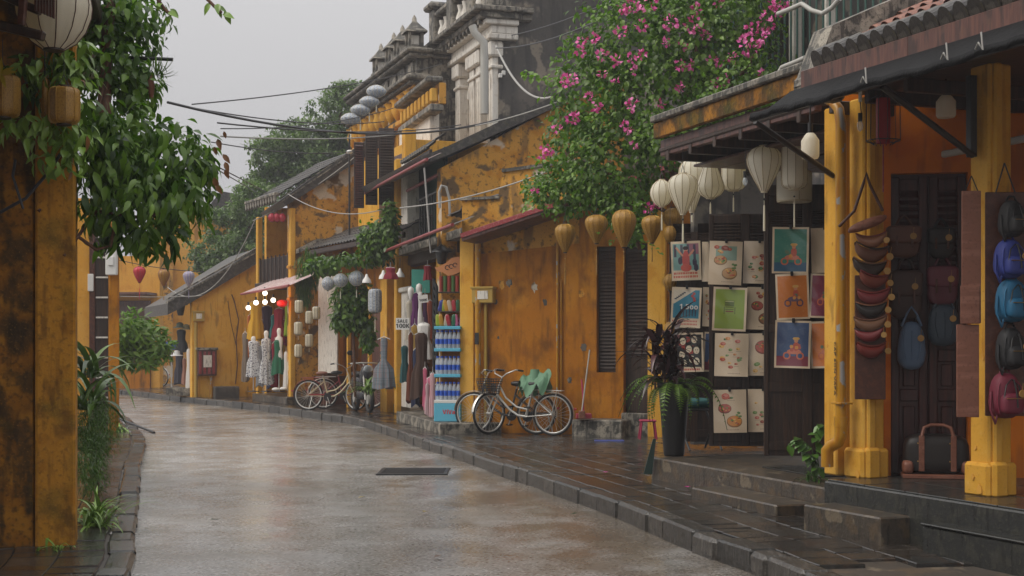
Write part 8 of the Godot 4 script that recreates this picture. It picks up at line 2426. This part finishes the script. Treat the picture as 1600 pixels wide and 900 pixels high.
		tubep("strap", [Vector3(-hw * 0.9, hh * 0.2, 0.0), Vector3(-hw * 1.12, -hh * 0.6, 0.03), Vector3(-hw * 0.8, -hh * 1.2, 0.03), Vector3(-hw * 0.6, -hh * 0.8, 0.02)], 0.009, m, t, 5)
		tag_disc(t, Vector3(hw * 0.4, hh * 0.1, 0.13))
	# travel bag on the floor
	f = E1
	var fp := L(f, 1462, 742, 0.22)
	fp.y = 0.55
	var sc := thing("travel_bag", "dark canvas travel bag with tan leather straps on the shop floor", "bag", f * Transform3D(Basis.IDENTITY, fp))
	var hw2 := 104.0 * 11.0 / F * 0.5
	var b3 := MB.new()
	b3.blob(Vector3(0, 0.155, 0), Vector3(hw2, 0.155, 0.13), 4.0, 0.06, 22)
	obj("body", b3, col(Color(0.018, 0.014, 0.013), 0.5), sc)
	for s in [-0.12, 0.12]:
		boxp("strap", Vector3(s - 0.022, 0.02, 0.125), Vector3(s + 0.022, 0.3, 0.136), M.tan, sc, 0.004)
		for y in [0.1, 0.24]:
			tubep("rivet", [Vector3(s - 0.03, y, 0.136), Vector3(s - 0.03, y, 0.142)], 0.006, M.brass, sc, 6)
	tubep("handle", [Vector3(-0.12, 0.29, 0.13), Vector3(-0.1, 0.36, 0.11), Vector3(-0.05, 0.38, 0.09), Vector3(0.05, 0.38, 0.09), Vector3(0.1, 0.36, 0.11), Vector3(0.12, 0.29, 0.13)], 0.014, M.tan, sc, 8)
	for s in [-1.0, 1.0]:
		var b4 := MB.new()
		b4.blob(Vector3(s * (hw2 - 0.04), 0.05, 0.07), Vector3(0.045, 0.055, 0.07), 3.0)
		obj("corner_patch", b4, M.tan, sc)
	var fb := thing("floor_board", "low tan board under the travel bag", "board", f * Transform3D(Basis.IDENTITY, fp))
	boxp("board", Vector3(-0.26, -0.04, -0.12), Vector3(0.28, -0.003, 0.14), M.tan, fb)

# ---------------------------------------------------------------- overhead cables
func cable(label: String, a: Vector3, b: Vector3, sag: float, r: float, m: Material) -> void:
	var t := thing("overhead_cable", label, "cable")
	var pts := []
	for k in 19:
		var u := k / 18.0
		pts.append(a.lerp(b, u) - Vector3(0, sag * 4.0 * u * (1.0 - u), 0))
	tubep("wire", pts, r, m, t, 5)
func build_cables() -> void:
	cable("thickest black cable bundle sagging across the street between vine and shutters", at(262, 160, 16), at(780, 186, 27), 0.32, 0.017, M.cable)
	cable("thin black cable just below the thick bundle", at(340, 192, 16), at(720, 195, 27), 0.12, 0.01, M.cable)
	cable("fine wire rising towards the turreted roof", at(300, 163, 18), at(690, 100, 31), 0.1, 0.009, M.cable)
	cable("fine wire crossing the sky above the green tree", at(262, 161, 16), at(600, 190, 27), 0.12, 0.009, M.cable)
	cable("pale wire strung level past the open shutters", at(345, 213, 18), at(622, 210, 28), 0.06, 0.011, M.palecable)
	cable("fine wire falling from the vine behind the tree", at(330, 222, 18), at(560, 235, 30), 0.1, 0.008, M.cable)
	cable("fine wire dropping to the tall pale building's roof", at(322, 255, 18), at(400, 300, 40), 0.0, 0.01, M.cable)
	cable("second fine wire dropping behind the yellowish tree", at(320, 250, 18), at(425, 305, 40), 0.0, 0.01, M.cable)
	cable("long wire climbing from the left vine to the mouldy side wall", at(345, 201, 18), at(640, 160, 30), 0.15, 0.008, M.cable)
	cable("wire from the mouldy wall running towards the bougainvillea", at(775, 75, 28), at(940, 30, 18), 0.1, 0.012, M.cable)
	cable("upper fine wire over the mouldy side wall", at(800, 55, 28), at(960, 0, 18), 0.05, 0.01, M.cable)
	cable("white looping hose on the mouldy side wall", at(775, 72, 28.6), at(862, 152, 25.5), 0.35, 0.024, M.palecable)
	cable("pale cable lying along the old gable's roof edge", at(590, 208, 28), at(870, 160, 24.0), 0.18, 0.011, M.palecable)
	cable("pale cable over the dress shop's gable roof", at(395, 345, 36), at(555, 245, 33), 0.12, 0.012, M.palecable)
	cable("pale cable drooping across the dress shop's gable wall", at(450, 303, 33.5), at(615, 322, 29), 0.3, 0.011, M.palecable)
	cable("pale cable across the small gabled house's roof", at(262, 449, 38), at(398, 345, 36), 0.9, 0.013, M.palecable)
	cable("wire carrying the far street lanterns", at(188, 463, 30), at(315, 462, 30), 0.02, 0.008, M.palecable)
	cable("wire from which the red street lantern hangs", at(180, 405, 30), at(320, 425, 30), 0.05, 0.008, M.cable)
	cable("white cable along the ochre parapet's roof", at(625, 325, 23.5), at(870, 262, 21.5), 0.1, 0.012, M.palecable)
	cable("white cord looping before the green balcony door", at(663, 262, 24), at(673, 395, 24), 0.0, 0.016, M.palecable)
	cable("wire of the flat blue white lanterns", at(600, 132, 27), at(530, 192, 27), 0.0, 0.008, M.cable)
	var hp := thing("white_hoop", "white bent pipe arching over the lower red awning", "pipe")
	tubep("pipe", [at(687, 325, 23.6), at(686, 300, 23.6), at(690, 290, 23.6), at(697, 292, 23.6), at(702, 310, 23.6), at(703, 338, 23.6)], 0.025, M.palecable, hp)
	var um := thing("pole_antenna", "slim pole with an insulator before the dress shop's roof", "pole", at(546, 320, 32))
	tubep("pole", [Vector3(0, -0.9, 0), Vector3(0, 1.6, 0)], 0.025, M.iron, um)
	var ib := MB.new()
	ib.blob(Vector3(0, 1.2, 0), Vector3(0.07, 0.05, 0.07), 2.0)
	obj("insulator", ib, M.whitepaint, um)
	var lb := thing("iron_lantern", "black iron lantern under the lower red awning by the fish carving", "lantern", at(690, 398, 23.8))
	var k := MB.new()
	k.lathe([Vector2(0.001, 0.18), Vector2(0.05, 0.15), Vector2(0.17, 0.06), Vector2(0.17, 0.04)], 6)
	k.lathe([Vector2(0.05, -0.16), Vector2(0.07, -0.14), Vector2(0.11, 0.03), Vector2(0.1, 0.05)], 6)
	obj("housing", k, M.iron, lb)

# ---------------------------------------------------------------- scene
func _ready() -> void:
	rng.seed = 1
	var cam := Camera3D.new()
	cam.name = "camera"
	add_child(cam)
	cam.position = Vector3(0, EYE, 0)
	cam.projection = Camera3D.PROJECTION_FRUSTUM
	cam.near = 0.1
	cam.far = 600.0
	cam.size = 0.1 * 900.0 / F
	cam.frustum_offset = Vector2(0, 0.1 * 90.0 / F)
	cam.current = true
	var we := WorldEnvironment.new()
	we.name = "world_environment"
	var env := Environment.new()
	env.background_mode = Environment.BG_SKY
	var sky := Sky.new()
	var sm := ProceduralSkyMaterial.new()
	sm.sky_top_color = Color(1.0, 1.0, 1.0)
	sm.sky_horizon_color = Color(0.505, 0.502, 0.509)
	sm.sky_curve = 1.2
	sm.ground_bottom_color = Color(0.25, 0.24, 0.23)
	sm.ground_horizon_color = Color(0.4, 0.39, 0.38)
	sm.sky_energy_multiplier = 1.0
	sky.sky_material = sm
	env.sky = sky
	env.background_energy_multiplier = 1.7
	env.tonemap_mode = Environment.TONE_MAPPER_LINEAR
	env.tonemap_exposure = 1.2
	env.fog_enabled = true
	env.fog_density = 0.0019
	env.fog_light_color = Color(0.8, 0.8, 0.82)
	env.sdfgi_enabled = true
	env.ssao_enabled = true
	env.ssil_enabled = true
	we.environment = env
	add_child(we)
	var sun := DirectionalLight3D.new()
	sun.name = "overcast_sun"
	sun.light_energy = 0.5
	sun.light_angular_distance = 40.0
	sun.light_color = Color(1, 0.98, 0.95)
	sun.shadow_enabled = true
	add_child(sun)
	sun.look_at_from_position(Vector3(-8, 9, 2.5), Vector3.ZERO)
	var t0 := Time.get_ticks_msec()
	make_materials()
	print("materials ", Time.get_ticks_msec() - t0)
	var fa := fr(1287, 10.95, 21.5)
	var ft := fr(1017, 14.8, 19.2)
	var f3 := fr(735, 22.9, 68)
	build_street(func(c: Vector2) -> bool:
		var p := Vector3(c.x, 0, c.y)
		var a := fa.affine_inverse() * p
		var b := ft.affine_inverse() * p
		var d := f3.affine_inverse() * p
		if a.x > -0.1 and a.z < -0.25: return true
		if b.x > 0.0 and b.z < -0.25: return true
		if c.y < -21.0 and d.x > -0.2 and d.z < -0.2: return true
		if c.x < -12.0 and c.y < -46.0: return true
		if b.x > 4.0: return c.y > -9.0
		return false)
	print("street ", Time.get_ticks_msec() - t0)
	build_bag_shop()
	build_print_shop()
	build_bike_house()
	build_scarf_shop()
	build_colonial()
	build_turret_house()
	build_far_houses()
	build_left()
	print("houses ", Time.get_ticks_msec() - t0)
	build_lanterns()
	build_prints()
	build_bicycles()
	build_clothes()
	build_bags()
	build_cables()
	print("objects ", Time.get_ticks_msec() - t0)
	build_plants()
	print("plants ", Time.get_ticks_msec() - t0)
